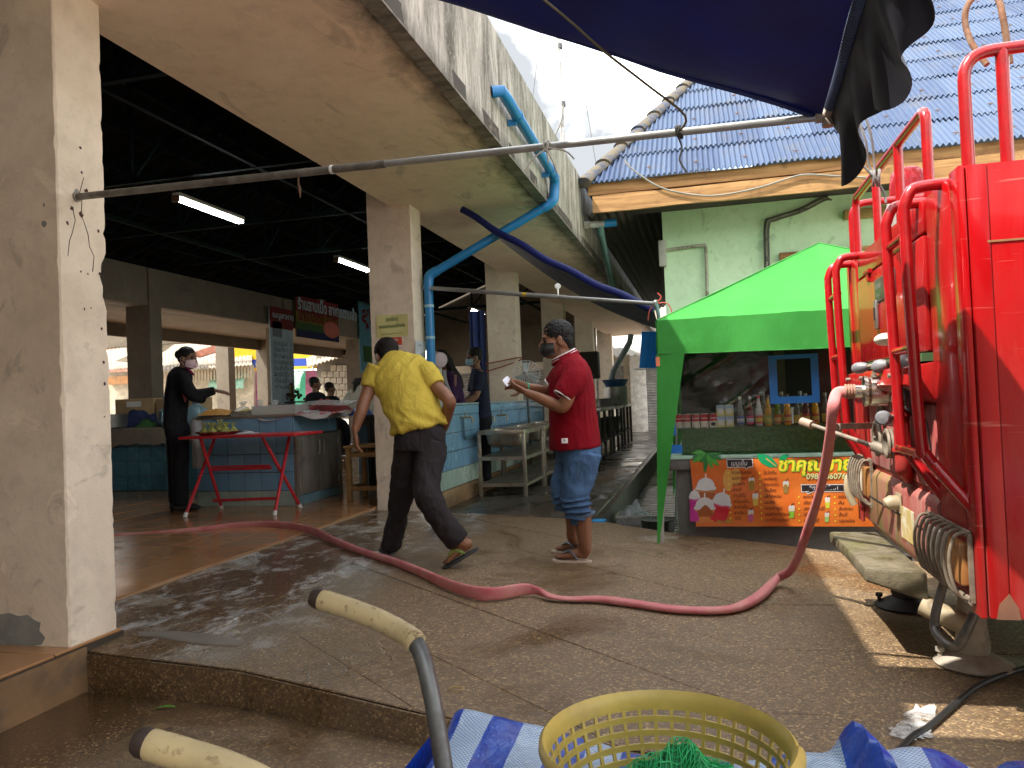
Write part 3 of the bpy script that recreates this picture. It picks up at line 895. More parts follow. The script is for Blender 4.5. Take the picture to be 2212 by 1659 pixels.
bs = thing('block_column', 'stack of pinkish decorative blocks beside the green tent leg', 'block column', (-.42, 24.2, FL))
for k in range(14):
    m = MB(); m.box((-.42 + (.05 if k % 2 else -.05), 24.2, FL + .12 + k * .19), (.42, .2, .18)); m.build('block', M_BRK, bs, bevel=.01)
# hanging blue cloth
bc = thing('hanging_cloth', 'bright blue cloth hanging from a rod beside the green tent', 'cloth', ony(1400, 795, 15))
tl = ony(1386, 716, 15); tr_ = ony(1425, 716, 15); bl = ony(1381, 795, 15); br_ = ony(1425, 795, 15)
m = MB(); m.grid(lambda u, v: (tl.lerp(tr_, u)).lerp(bl.lerp(br_, u), v) + V((0, .03 * math.sin(u * 9 + v * 3), 0)), 16, 10, .004)
m.build('cloth', mat_cloth('blue_cloth', (.06, .42, .90), .55), bc)
m = MB(); m.cyl(bl + V((-.1, -.01, -.02)), br_ + V((.1, -.01, -.02)), .012, 8); m.build('rod', M_WHITE, bc)
# heap at the alley end
M_CARD = M('cardboard', (.40, .27, .14), .8, var=.2)
for i, (x, y, z, sx, sy, sz, rz, lab) in enumerate((
        (-.95, 21.5, FL, .5, .4, .42, .2, 'open cardboard carton on the ground at the alley end'),
        (-.5, 21.8, FL, .45, .4, .55, -.3, 'taller cardboard carton at the alley end close to the tent'))):
    m = MB(); m.box((x, y, z + sz / 2), (sx, sy, sz), rz)
    for s in (-1, 1): m.bar((x + s * sx * .5, y - sy / 2, z + sz), (x + s * sx * .8, y - sy / 2, z + sz + .1), sy * .9, .01)
    m.solo('carton', M_CARD, lab, 'carton', 'cartons at the alley end', bevel=.006)
tb = thing('junk_table', 'low table piled with folded cloths at the alley end', 'table', (-.75, 22.6, FL))
m = MB(); m.box((-.75, 22.6, .28), (1.1, .6, .05)); m.build('tabletop', M_BOARD, tb)
for s in (-.5, .5):
    m = MB(); m.bar((-.75 + s, 22.35, FL), (-.75 + s * .9, 22.4, .27), .05, .05); m.build('leg', M_BOARD, tb)
for i, (x, z, c, lab) in enumerate(((-.9, .31, (.10, .18, .42), 'folded blue striped cloth on the low table in the alley'), (-.55, .31, (.5, .03, .06), 'crumpled red cloth on the low table in the alley'))):
    m = MB(); m.grid(lambda u, v, x=x, z=z, i=i: (x - .2 + .4 * u, 22.35 + .4 * v, z + .16 * math.sin(math.pi * u) * math.sin(math.pi * v) + .03 * noise.noise((u * 5, v * 5, i))), 12, 10, .02)
    m.solo('folded_cloth', M('cloth_%d' % i, c, .8), lab, 'cloth')
dp = MB(); dp.tube([ony(1363, 722, 18), ony(1360, 740, 18), ony(1326, 800, 18), ony(1318, 830, 18)], .07, 12)
dp.solo('slanting_pipe', M('grey_pvc', (.28, .33, .36), .4), 'thick grey slanting waste pipe at the far end of the alley', 'pipe')

# ------------------------------------------------------------------ houses across the street behind the hall
M_TILEROOF = M('sunny_tile_roof', (.40, .34, .27), .8, var=.2, dirt=(.24, .2, .15), dscale=2)
M_PINKW = M('pink_siding', (.52, .27, .20), .7)
def tiled_roof(parent, c0, c1, c2, c3, nu, nv, name='roof'):
    """wavy tile roof between ridge c0-c1 and eave c3-c2"""
    m = MB(); c0, c1, c2, c3 = V(c0), V(c1), V(c2), V(c3)
    nn = (c1 - c0).cross(c3 - c0).normalized()
    if nn.z < 0: nn = -nn
    def f(u, v):
        p = c0.lerp(c1, u).lerp(c3.lerp(c2, u), v)
        return p + nn * (.035 * math.cos(u * nu * 2 * math.pi) + .05 * ((v * nv) % 1.0))
    m.grid(f, nu * 4, nv * 4, .03); m.build(name, M_TILEROOF, parent, smooth=False)
ha = thing('tile_roof_house', 'old house with a pale tiled roof and slatted eave across the street behind the woman', 'house', (-20, 27, FL))
A = lambda x, y, d=27.: at(x, y, d)
tiled_roof(ha, A(330, 742, 31), A(545, 700, 31), A(545, 790, 26), A(330, 806, 26), 26, 9)
tiled_roof(ha, A(215, 762, 29), A(325, 742, 29), A(325, 790, 26.5), A(215, 803, 26.5), 14, 7)
m = MB(); q = A(325, 815, 26.4)
for i in range(34):
    a = A(325 + i * 6.6, 806 - i * .45, 26.3); b = A(325 + i * 6.6, 832 - i * .5, 26.3)
    m = MB(); m.bar(a, b, .06, .03, (0, 1, 0)); m.build('eave_slat', M('pale_slat', (.42, .34, .24)), ha, smooth=False)
m = MB(); m.prism([A(215, 806, 26.9), A(548, 788, 26.9), A(548, 900, 26.9), A(215, 905, 26.9)], (-.25, .97, 0), .2); m.build('wall', M('tan_wall', (.50, .42, .31)), ha, smooth=False)
m = MB(); m.prism([A(225, 815, 26.6), A(300, 810, 26.6), A(300, 826, 26.6), A(225, 832, 26.6)], (-.25, .97, 0), .1); m.build('wood_panel', M('orange_wood', (.45, .22, .09)), ha, smooth=False)
m = MB(); m.prism([A(420, 760, 26), A(548, 716, 26), A(548, 733, 26), A(425, 772, 26)], (-.25, .97, 0), .3); m.build('barge_board', M('brick_red_board', (.36, .14, .09)), ha, smooth=False)
hb = thing('pink_house', 'tall pink weatherboarded house rising above the tiled roof in the left gap', 'house', (-24, 32, FL))
for i in range(9):
    za = 640 + i * 14
    m = MB(); m.prism([A(150, za, 33), A(420, za - 15, 33), A(420, za, 32.9), A(150, za + 15, 32.9)], (-.25, .97, 0), .3); m.build('weatherboard', M_PINKW, hb, smooth=False)
m = MB(); m.prism([A(150, 620, 33.3), A(420, 605, 33.3), A(420, 880, 33.3), A(150, 890, 33.3)], (-.25, .97, 0), 2); m.build('wall', M_PINKW, hb, smooth=False)
m = MB(); m.prism([A(374, 735, 32.7), A(400, 733, 32.7), A(400, 755, 32.7), A(374, 757, 32.7)], (-.25, .97, 0), .2); m.build('window', M('dark_teal', (.04, .08, .09)), hb, smooth=False)
hr = thing('grey_roof_house', 'low grey-roofed house at the far back above the tiled roofs', 'house', (-18, 36, FL))
tiled_roof(hr, A(380, 726, 38), A(560, 700, 38), A(560, 735, 34), A(380, 752, 34), 30, 5)
m = MB(); m.prism([A(380, 752, 34.5), A(560, 735, 34.5), A(560, 850, 34.5), A(380, 860, 34.5)], (-.25, .97, 0), .3); m.build('wall', M_CREAM, hr, smooth=False)
# satellite dish and water butt on the roof
dsh = thing('satellite_dish', 'large pale mesh satellite dish on the tiled roof left of the woman', 'satellite dish', A(344, 808, 25.6))
c = A(333, 770, 25.5); ax = V((-.25, -.3, .9)).normalized()
m = MB(); m.lathe(c, [(.02, -.02), (.45, .04), (.85, .16), (1.15, .34), (1.13, .36), (.84, .19), (.45, .07), (.02, .02)], ax, 24); m.build('dish', M('dish_mesh', (.42, .39, .33), .5), dsh)
m = MB(); m.cyl(c, A(344, 815, 25.5), .05, 8); m.build('mast', M_SHUT, dsh)
# yellow and blue shop sign, shutters, block wall
sg = thing('shop_sign', 'long yellow and blue shop signboard across the street seen between the hall posts', 'sign', A(590, 800, 27))
s0, s1 = A(482, 752, 27), A(702, 748, 27); s2, s3 = A(702, 796, 27), A(482, 803, 27)
M_SY = M('sign_yellow', (.80, .48, .02), .4, var=.05); M_SB = M('sign_blue', (.03, .08, .45), .4, var=.05)
def signband(v0, v1, mt, nm, off):
    m = MB(); m.prism([s0.lerp(s3, v0) , s1.lerp(s2, v0), s1.lerp(s2, v1), s0.lerp(s3, v1)], (.25, -.97, 0), off); m.build(nm, mt, sg, smooth=False)
signband(0, .52, M_SY, 'yellow_band', .06); signband(.52, .86, M_SB, 'blue_band', .06); signband(.86, 1, M_SY, 'yellow_band', .06)
rgt = (s1 - s0).normalized(); upv = (s0 - s3).normalized()
lettering('ผ้าปัก จากโรงงาน', .23, s0.lerp(s3, .80).lerp(s1.lerp(s2, .80), .16), rgt, upv, M_WHITE, sg, lift=.07, bold=.01)
m = MB()
for x in (596, 676):
    m.bar(A(x, 750, 26.9), A(x, 800, 26.9), .05, .05)
m.build('frame', M_WHITE, sg)
M_GSH = M('green_shutter', (.05, .33, .20), .5, var=.1)
gs = thing('green_shop', 'green shuttered shop with a curved green awning and pink pillars below the sign', 'shop', A(600, 850, 27.5))
p0, p1, p2, p3 = A(480, 810, 27.6), A(705, 803, 27.6), A(705, 920, 27.6), A(480, 920, 27.6)
m = MB(); m.grid(lambda u, v: p0.lerp(p1, u).lerp(p3.lerp(p2, u), v) + V((0, .03 * math.cos(v * 2 * math.pi * 30), 0)), 1, 150, .05); m.build('roller_shutter', M_GSH, gs, smooth=False)
for xa, xb in ((488, 518), (548, 575), (660, 692)):
    m = MB(); m.prism([A(xa, 800, 27.2), A(xb, 800, 27.2), A(xb, 920, 27.2), A(xa, 920, 27.2)], (-.25, .97, 0), .3); m.build('pillar', M('pink_pillar', (.52, .16, .30)), gs, smooth=False)
def curve_awn(xa, xb):
    m = MB(); a0, a1 = A(xa, 805, 27.3), A(xb, 802, 27.3)
    n = int((xb - xa) / 1.5)
    def f(u, v):
        th = v * math.pi / 2
        return a0.lerp(a1, u) + V((.25, -.97, 0)) * (.95 * math.sin(th)) + V((0, 0, -.62 * (1 - math.cos(th)) + .02 * math.cos(u * n * .9)))
    m.grid(f, n, 8, .02); m.build('curved_awning', M('green_awning', (.30, .50, .36), .6), gs, smooth=False)
curve_awn(472, 545); curve_awn(604, 662)
bw = thing('block_house', 'bare concrete block wall with a grey lean-to roof right of the yellow sign', 'house', A(730, 840, 26))
for r in range(9):
    for cidx in range(7):
        x0 = 688 + cidx * 13 + (6 if r % 2 else 0); y0 = 762 + r * 13.5
        if y0 < 800 - cidx * 6: continue
        m = MB(); m.prism([A(x0, y0, 26), A(x0 + 12.2, y0 - .5, 26), A(x0 + 12.2, y0 + 12.4, 26), A(x0, y0 + 12.8, 26)], (-.25, .97, 0), .15); m.build('block', M('concrete_block', (.44, .39, .31), .9), bw, bevel=.012, segs=1)
m = MB(); m.prism([A(684, 760, 26.2), A(790, 735, 26.2), A(790, 905, 26.2), A(684, 905, 26.2)], (-.25, .97, 0), .1); m.build('mortar_wall', M('mortar', (.25, .22, .18)), bw, smooth=False)
tiled_roof(bw, A(660, 742, 30), A(800, 720, 30), A(800, 752, 25.5), A(664, 795, 25.5), 16, 5)
# ------------------------------------------------------------------ red fire engine, seen from behind
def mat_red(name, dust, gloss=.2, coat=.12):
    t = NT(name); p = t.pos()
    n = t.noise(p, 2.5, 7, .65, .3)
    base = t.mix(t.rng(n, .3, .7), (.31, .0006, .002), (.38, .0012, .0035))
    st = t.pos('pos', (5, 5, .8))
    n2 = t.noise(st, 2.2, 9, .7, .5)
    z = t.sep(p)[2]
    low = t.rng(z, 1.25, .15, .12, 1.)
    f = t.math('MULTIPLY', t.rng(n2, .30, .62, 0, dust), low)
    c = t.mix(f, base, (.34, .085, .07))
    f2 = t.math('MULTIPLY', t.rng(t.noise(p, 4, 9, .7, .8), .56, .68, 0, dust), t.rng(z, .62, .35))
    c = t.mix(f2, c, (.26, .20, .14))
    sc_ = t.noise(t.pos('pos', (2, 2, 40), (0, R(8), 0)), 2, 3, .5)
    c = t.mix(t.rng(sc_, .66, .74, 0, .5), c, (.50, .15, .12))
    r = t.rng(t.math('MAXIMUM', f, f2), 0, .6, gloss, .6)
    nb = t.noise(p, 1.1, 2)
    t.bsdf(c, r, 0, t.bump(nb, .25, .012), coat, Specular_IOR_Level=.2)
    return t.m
M_RED = mat_red('engine_red_dust_and_sheen', .85)
M_REDC = mat_red('engine_red_clean', .22)
def mat_lower():
    t = NT('rusty_lower_paint'); p = t.pos('pos', (3, 3, .7)); q = t.pos()
    n = t.noise(p, 3, 9, .7, .5)
    c = t.mix(t.rng(n, .34, .6), (.28, .026, .026), (.36, .15, .125))
    n2 = t.noise(p, 2.2, 8, .68, .4); y = t.sep(q)[1]; z = t.sep(q)[2]
    f = t.math('MULTIPLY', t.rng(n2, .44, .62), t.rng(t.math('ABSOLUTE', t.math('SUBTRACT', y, 4.15)), .55, .15))
    c = t.mix(f, c, (.25, .165, .06))
    c = t.mix(t.math('MULTIPLY', t.rng(t.noise(q, 7, 7, .68), .55, .66), t.rng(z, .46, .32)), c, (.33, .275, .18))
    c = t.mix(t.math('MULTIPLY', t.rng(t.noise(q, 5, 7, .7), .50, .62), t.rng(z, .50, .30, 0, .8)), c, (.17, .16, .03))
    t.bsdf(c, .55, 0, t.bump(n, .2, .004)); return t.m
M_RAIL = M('rail_red', (0.336, 0.0072, 0.0096), .22, var=.15, scale=20, dirt=(0.252, 0.12, 0.072), dscale=16, damt=(.66, .8), coat=.3)
M_DARK = M('black_gap', (.015, .013, .012), .7)
M_DIRTYM = M('dusty_metal', (0.216, 0.18, 0.138), .6, .2, var=.3, scale=14, dirt=(0.144, 0.096, 0.06), dscale=8)
M_STEELB = M('bright_coupling', (.60, .57, .50), .22, 1., var=.2, scale=30, dirt=(.42, .36, .26), dscale=9)
M_GREYP = M('grey_plastic', (0.162, 0.162, 0.174), .45)
M_CREAMP = M('cream_paint', (0.348, 0.282, 0.18), .5, dirt=(0.21, 0.156, 0.09), dscale=8)
XT, Y0, Y1, ZB, ZT = .862, 2.80, 4.86, .26, 1.745
truck = thing('fire_engine', 'red fire engine parked at the right with ladders on its rear panel', 'fire engine', (3, 3.83, zp(2, 3)))
b = MB()
prof = [(Y0, ZB), (Y1, ZB + .02), (Y1, ZT), (Y0, ZT)]
b.prism([(XT, y, z) for y, z in prof], (1, 0, 0), 4.2)
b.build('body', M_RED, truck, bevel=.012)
# near side skin: cleaner paint, a panel joint
sk = MB(); sk.bb((XT + .004, Y0 - .006, ZB + .004), (XT + .060, Y0 - .001, ZT - .004)); sk.build('side_panel', M_REDC, truck, bevel=.002)
sk = MB(); sk.bb((XT + .064, Y0 - .004, ZB + .004), (XT + 4.1, Y0 - .001, ZT - .004)); sk.build('side_panel', M_RED, truck, bevel=.002)  # dusty red stands in for this panel's paler reflection
for z_, h_ in ((1.485, .0032),):
    m = MB(); m.bb((XT + .052, Y0 - .0075, z_ - h_), (XT + 4., Y0 - .0042, z_ + h_)); m.build('ochre_stripe' if h_ > .003 else 'scratch', M('worn_ochre_stripe', (.30, .13, .05), .6), truck)
m = MB(); m.prism([(XT + .02, Y0 - .008, .262), (XT + .09, Y0 - .008, .262), (XT + .085, Y0 - .008, .30), (XT + .06, Y0 - .008, .345), (XT + .03, Y0 - .008, .31)], (0, 1, 0), .003); m.build('rust_patch', M('rust_spot', (.16, .07, .04), .9), truck)
# corner post on the rear face with its rubber seam
cp = MB(); cp.bb((XT - .022, Y0, ZB), (XT - .001, Y0 + .10, ZT)); cp.build('corner_post', M_REDC, truck, bevel=.006)
cp = MB(); cp.bb((XT - .020, Y0 + .112, ZB + .15), (XT - .001, Y0 + .40, ZT - .01)); cp.build('locker_panel', M_RED, truck, bevel=.008)
for y in (Y0 + .106, Y0 + .41):
    m = MB(); m.bb((XT - .010, y - .004, ZB + .2), (XT - .0005, y + .004, ZT - .01)); m.build('rubber_seam', M_DARK, truck)
cp = MB(); cp.bb((XT - .020, Y1 - .10, ZB), (XT - .001, Y1, ZT)); cp.build('corner_post', M_RED, truck, bevel=.006)
cp = MB(); cp.bb((XT - .016, Y1 - .36, ZB + .15), (XT - .001, Y1 - .108, ZT)); cp.build('locker_panel', M_RED, truck, bevel=.006)
# top hatch, hinge line, name plate, latch
hy0, hy1 = 3.23, 4.50
m = MB(); m.bb((XT - .030, hy0, 1.155), (XT - .002, hy1, 1.60)); m.build('hatch', M_RED, truck, bevel=.010)
m = MB(); m.bb((XT - .024, hy0, 1.612), (XT - .002, hy1, 1.735)); m.build('top_strip', M_RED, truck, bevel=.006)
for y in (3.55, 4.2):
    m = MB(); m.cyl((XT - .035, y - .06, 1.607), (XT - .035, y + .06, 1.607), .012, 8); m.bb((XT - .04, y - .02, 1.56), (XT - .03, y + .02, 1.607)); m.build('hinge', M_RAIL, truck)
pl = thing  # (the plate is a part)
ya = onx(1939, 600, XT).y; yb = onx(1905, 600, XT).y; za = onx(1921, 595, XT).z; zb = onx(1914, 652, XT).z
m = MB(); m.bb((XT - .036, min(ya, yb) - .10, zb), (XT - .030, max(ya, yb), za)); plate = m.build('maker_plate', M('plate_grey', (.09, .07, .07), .35, .4), truck, bevel=.003)
M_PLT = M('plate_letters', (.30, .27, .26), .4)
py0 = max(ya, yb)
for k, (tx_, h_) in enumerate((('DOUBLE', .034), ('FIRE TRUCK', .016), ('262 MOO 4', .013), ('Tel. 02-', .012))):
    lettering(tx_, h_, (XT - .0365, py0 - .03, za - .05 - .038 * k), (0, -1, 0), (0, 0, 1), M_PLT, plate, lift=.001)
lc = onx(1911, 672, XT)
m = MB(); m.bb((XT - .045, lc.y - .022, lc.z - .085), (XT - .030, lc.y + .022, lc.z + .055)); latch = m.build('latch', M('worn_chrome', (.34, .31, .28), .35, .8), truck, bevel=.004)
m = MB(); m.bb((XT - .049, lc.y - .010, lc.z - .04), (XT - .045, lc.y + .010, lc.z + .02)); m.build('keyhole', M_DARK, latch)
# ledge below the hatch
m = MB(); m.prism([(XT - .002, hy0 - .02, 1.115), (XT - .10, hy0 - .02, 1.10), (XT - .115, hy0 - .02, 1.03), (XT - .002, hy0 - .02, .955)], (0, 1, 0), hy1 - hy0 + .04)
m.build('ledge', M_RED, truck, bevel=.006)
m = MB(); m.bb((XT - .050, hy0, 1.118), (XT - .002, hy1, 1.150)); m.build('hatch_gap', M('green_mat', (.05, .12, .04), .9), truck)
for y in (3.42, 3.72, 4.02, 4.38):
    m = MB(); m.cyl((XT - .110, y, 1.07), (XT - .132, y, 1.07), .010, 8); m.build('bolt', M_DIRTYM, truck)
# recessed pump panel: lever slots, levers, dials, lamp, couplings
pc = MB(); pc.bb((XT - .012, 3.24, .62), (XT - .001, 4.46, .95)); pc.build('pump_panel', M('pump_panel_pink', (.33, .05, .05), .5, var=.3, scale=5, stretch=(3, 3, .7), dirt=(.36, .17, .145), dscale=3, damt=(.45, .62)), truck, bevel=.006)
def on_rear(px, py, off=0.): return onx(px, py, XT - off)
def slot(px, py, w_=.075, h_=.055):
    c = on_rear(px, py)
    m = MB(); m.box((XT - .016, c.y, c.z), (.022, w_ * 2, h_ * 2)); pt = m.build('lever_slot', M_DIRTYM, truck, bevel=.012, segs=3)
    m = MB(); m.box((XT - .0275, c.y, c.z), (.003, w_ * 1.4, h_ * .75)); m.build('opening', M_DARK, pt, bevel=.0012)
    return c
s1_ = slot(1905, 788); s2_ = slot(1965, 772); s3_ = slot(1945, 900, .06, .04)
def lever(a, b, knob=.026, rod=.009):
    m = MB(); m.cyl(a, b, rod, 10); lv = m.build('lever', M_DIRTYM, truck)
    m = MB(); d = (V(b) - V(a)).normalized(); m.lathe(V(b) - d * .03, [(.012, 0), (knob * .8, .015), (knob, .035), (knob, .055), (knob * .75, .07), (.003, .075)], d, 16); m.build('knob', M_GREYP, lv)
def off_rear(px, py, x): return onx(px, py, x)
lever((XT - .03, on_rear(1968, 778).y, on_rear(1968, 778).z), off_rear(1862, 794, XT - .17))
lever((XT - .03, on_rear(1968, 790).y - .02, on_rear(1968, 778).z), off_rear(1906, 790, XT - .10), .03)
lever((XT - .02, on_rear(1960, 902).y, on_rear(1960, 900).z), off_rear(1910, 903, XT - .17), .03, .012)
# long rod levers low on the panel
m = MB(); a = off_rear(1924, 976, XT - .06); bq = off_rear(1745, 915, XT - .36); m.cyl(a, bq, .011, 10); lv = m.build('lever', M_DIRTYM, truck)
m = MB(); m.cyl(bq - (a - bq).normalized() * .04, bq + (a - bq).normalized() * .03, .022, 14); m.build('knob', M('tan_knob', (.33, .24, .18), .5), lv)
m = MB(); m.cyl(a + (a - bq).normalized() * .02, a - (a - bq).normalized() * .09, .026, 12); m.cyl(a, (XT, a.y, a.z - .02), .024, 10); m.build('lever_socket', M_DIRTYM, truck)
m = MB(); a2 = off_rear(1888, 920, XT - .03); b2 = off_rear(1812, 921, XT - .22); m.bar(a2, b2, .018, .03); m.bar(b2, b2 + (b2 - a2) * .25 + V((0, 0, -.06)), .012, .05); m.build('linkage', M_DIRTYM, truck)
# hand wheel and open threaded inlet
c = off_rear(1895, 947, XT - .09)
m = MB(); m.tube([V(c) + V((.0, math.cos(w) * .075, math.sin(w) * .075)) for w in (2 * math.pi * k / 22 for k in range(22))], .010, 8, closed=True)
for w in (0, 2.1, 4.2): m.cyl(c, V(c) + V((0, math.cos(w) * .075, math.sin(w) * .075)), .007, 6)
m.cyl(c, (XT, c.y, c.z), .014, 8); m.build('hand_wheel', M_DIRTYM, truck)
c = off_rear(1902, 880, XT - .03); m = MB(); m.tube([V(c) + V((0, math.cos(w) * .04, math.sin(w) * .075)) for w in (2 * math.pi * k / 20 for k in range(20))], .012, 8, closed=True); m.build('lifting_ring', M_DIRTYM, truck)
c = off_rear(1912, 958, XT - .10)
m = MB(); prof_ = [(.062, 0)]
for k in range(5): prof_ += [(.068, .008 + k * .016), (.060, .016 + k * .016)]
m.lathe(c, prof_ + [(.06, .11), (.07, .115), (.07, .14)], (1, 0, 0), 22, cap=False)
m.lathe(c, [(.060, .001), (.050, .0), (.048, .10), (.001, .101)], (1, 0, 0), 22, cap=False); inlet = m.build('inlet', M_DIRTYM, truck)
# riser pipe behind the ladder
a = on_rear(1985, 1000); 
m = MB(); m.tube([(XT - .06, a.y, a.z + .34), (XT - .06, a.y, a.z + .02), (XT - .055, a.y + .02, a.z - .03), (XT - .01, a.y + .12, a.z - .07)], .032, 12, 3)
m.cyl((XT - .06, a.y, a.z + .20), (XT - .06, a.y, a.z + .215), .042, 12); m.cyl((XT - .06, a.y, a.z + .05), (XT - .06, a.y, a.z + .065), .042, 12); m.build('riser_pipe', mat_red('rusty_pipe', .9, .5, 0), truck)
# work lamp (dark half dome) behind the near ladder
c = off_rear(1952, 818, XT - .07); 
m = MB(); ax = V((-1, .25, -.05)).normalized()
m.lathe(V(c) - ax * .02, [(.115, .04), (.128, .02), (.125, 0), (.10, -.06), (.06, -.10), (.02, -.115)], ax, 20); lampb = m.build('work_lamp', M('dark_lamp_shell', (.045, .04, .045), .35), truck)
m = MB(); m.lathe(V(c) - ax * .02, [(.112, .041), (.08, .055), (.03, .064), (.001, .065)], ax, 20); m.build('lens', M('pale_lens', (.62, .60, .42), .15), lampb)
m = MB(); m.cyl(V(c) + V((.02, 0, -.11)), (XT - .01, c.y, c.z - .20), .012, 8); m.bar(V(c) + V((.03, .05, -.1)), (XT, c.y + .05, c.z - .18), .02, .01); m.build('lamp_bracket', M_DARK, truck)
m = MB(); m.tube([V(c) + V((.02, -.02, -.10)), V(c) + V((-.02, -.10, -.12)), V(c) + V((.03, -.16, -.16)), V(c) + V((.05, -.13, -.24)), V(c) + V((.06, -.12, -.34))], .004, 6, 5); m.build('wire', M_DARK, truck)
m = MB(); c2 = off_rear(1915, 733, XT - .10); m.sphere((c2.x, c2.y, c2.z), (.05, .07, .028), 14, 8); m.build('ledge_lamp', M('dusty_white', (.50, .47, .38), .5), truck)
# delivery outlet with its bright coupling, where the hose starts
oc = off_rear(1895, 845, XT - .10)                    # middle of the coupling
OUT_DIR = V((-1, .06, .03)).normalized()
m = MB(); m.lathe(V(oc) - OUT_DIR * .10, [(.075, -.03), (.10, 0), (.10, .012), (.055, .02), (.05, .05), (.06, .055), (.066, .06), (.066, .13), (.06, .135), (.056, .14), (.07, .142), (.07, .158), (.045, .16), (.03, .165), (.03, .20)], OUT_DIR, 22); m.build('outlet_coupling', M_STEELB, truck)
for dz in ((.0, .068), (.03, .05)):
    q = V(oc) + V((0, dz[0], dz[1])) - OUT_DIR * .0; m = MB(); m.lathe(q, [(.012, 0), (.018, .02), (.012, .035), (.004, .05)], (0, 0, 1), 10); m.build('coupling_lug', M_DIRTYM, truck)
m = MB(); m.lathe(V(oc) - OUT_DIR * .14, [(.085, -.02), (.085, .01), (.05, .03)], OUT_DIR, 20); m.build('outlet_flange', M_DIRTYM, truck)
# lower body: swell, seam, white dome vent, notice panel, tank drain, rusty zone
lo = MB(); lo.prism([(XT - .001, 3.22, .60), (XT - .030, 3.22, .57), (XT - .034, 3.22, .32), (XT - .001, 3.22, .26)], (0, 1, 0), 1.25); lo.build('lower_panel', mat_lower(), truck, bevel=.012)
m = MB(); m.bb((XT - .037, 3.22, .448), (XT - .001, 4.46, .452)); m.build('panel_seam', M_DARK, truck)
c = onx(1942, 1086, XT - .035)
m = MB(); m.tube([V((XT - .03, c.y, c.z)), V((XT - .070, c.y, c.z)), V((XT - .090, c.y, c.z - .008)), V((XT - .097, c.y, c.z - .014))], [.034, .034, .027, .005], 16); m.bb((XT - .040, c.y - .05, c.z - .045), (XT - .035, c.y + .045, c.z + .045)); m.build('vent_dome', M_CREAMP, truck, bevel=.003)
c = onx(1962, 1125, XT - .035); m = MB(); m.bb((XT - .0375, c.y - .10, c.z - .09), (XT - .0335, c.y + .12, c.z + .05)); m.build('worn_white_plate', M('flaking_white', (.55, .50, .40), .7, dirt=(.40, .30, .10), dscale=9, damt=(.42, .55)), truck)
c = onx(1848, 1060, XT - .04)
m = MB(); m.tube([V((XT - .03, c.y - .02, c.z + .1)), V((XT - .07, c.y, c.z + .08)), V((XT - .08, c.y, c.z)), V((XT - .05, c.y, c.z - .08))], .022, 10, 4); m.build('drain_pipe', M_CREAMP, truck)
# guarded rear lights
M_CAGE = M('rusty_cage', (0.198, 0.162, 0.12), .7, .1, var=.3, scale=20, dirt=(0.096, 0.054, 0.03), dscale=12)
def cage(y0, y1, z0, z1, nb, lab):
    m = MB()
    for (ya_, za_, yb_, zb_) in ((y0, z0, y1, z0), (y0, z1, y1, z1)): m.bar((XT - .03, ya_, za_), (XT - .03, yb_, zb_), .012, .02)
    for y in (y0, y1): m.bar((XT - .03, y, z0), (XT - .03, y, z1), .012, .02, (0, 1, 0))
    cg = m.build('light_guard', M_CAGE, truck, smooth=False)
    for k in range(nb):
        y = y0 + (y1 - y0) * (k + .5) / nb
        mm = MB(); mm.tube([(XT - .03, y, z1), (XT - .065, y, z1 - .01), (XT - .085, y, z1 - .07), (XT - .085, y, z0 + .09), (XT - .065, y, z0 + .02), (XT - .03, y, z0)], .006, 8, 4); mm.build('guard_rod', M_CAGE, cg)
    m = MB(); m.bb((XT - .05, y0 + .05, z0 + .04), (XT - .002, (y0 + y1) / 2 - .02, z1 - .04)); m.build('rear_light', M('amber_lens', (.36, .16, .05), .3), truck, bevel=.012)
    m = MB(); m.bb((XT - .05, (y0 + y1) / 2 + .02, z0 + .05), (XT - .002, y1 - .04, z1 - .04)); m.build('rear_light', M('white_lens', (.55, .50, .42), .3), truck, bevel=.012)
cage(Y0 + .05, Y0 + .55, .30, .525, 8, 0)
cage(Y1 - .48, Y1 - .10, .40, .64, 6, 0)
# mossy concrete-looking rear step, seen from above
def mat_step():
    t = NT('mossy_step'); p = t.pos()
    n = t.noise(p, 7, 8, .65, .4)
    c = t.mix(t.rng(n, .35, .65), (.085, .072, .042), (.15, .125, .08))
    c = t.mix(t.rng(t.noise(p, 4, 7, .65), .5, .66, 0, .8), c, (.095, .095, .02))
    c = t.mix(t.rng(t.noise(p, 25, 5, .6), .55, .7, 0, .6), c, (.06, .045, .03))
    t.bsdf(c, t.rng(n, .4, .6, .2, .85), 0, t.bump(t.noise(p, 30, 6, .7), .6, .008))
    return t.m
zs_ = .255; top = [onz(1791, 1148, zs_), onz(1829, 1183, zs_), onz(1867, 1226, zs_), V((XT - .002, 3.50, zs_)), V((XT - .002, 4.45, zs_))]
m = MB(); m.add(top + [q - V((0, 0, .06 if i < 3 else .125)) for i, q in enumerate(top)], [(0, 1, 2, 3, 4), (9, 8, 7, 6, 5)] + [(i, (i + 1) % 5, 5 + (i + 1) % 5, 5 + i) for i in range(5)]); m.build('rear_step', mat_step(), truck, bevel=.012)
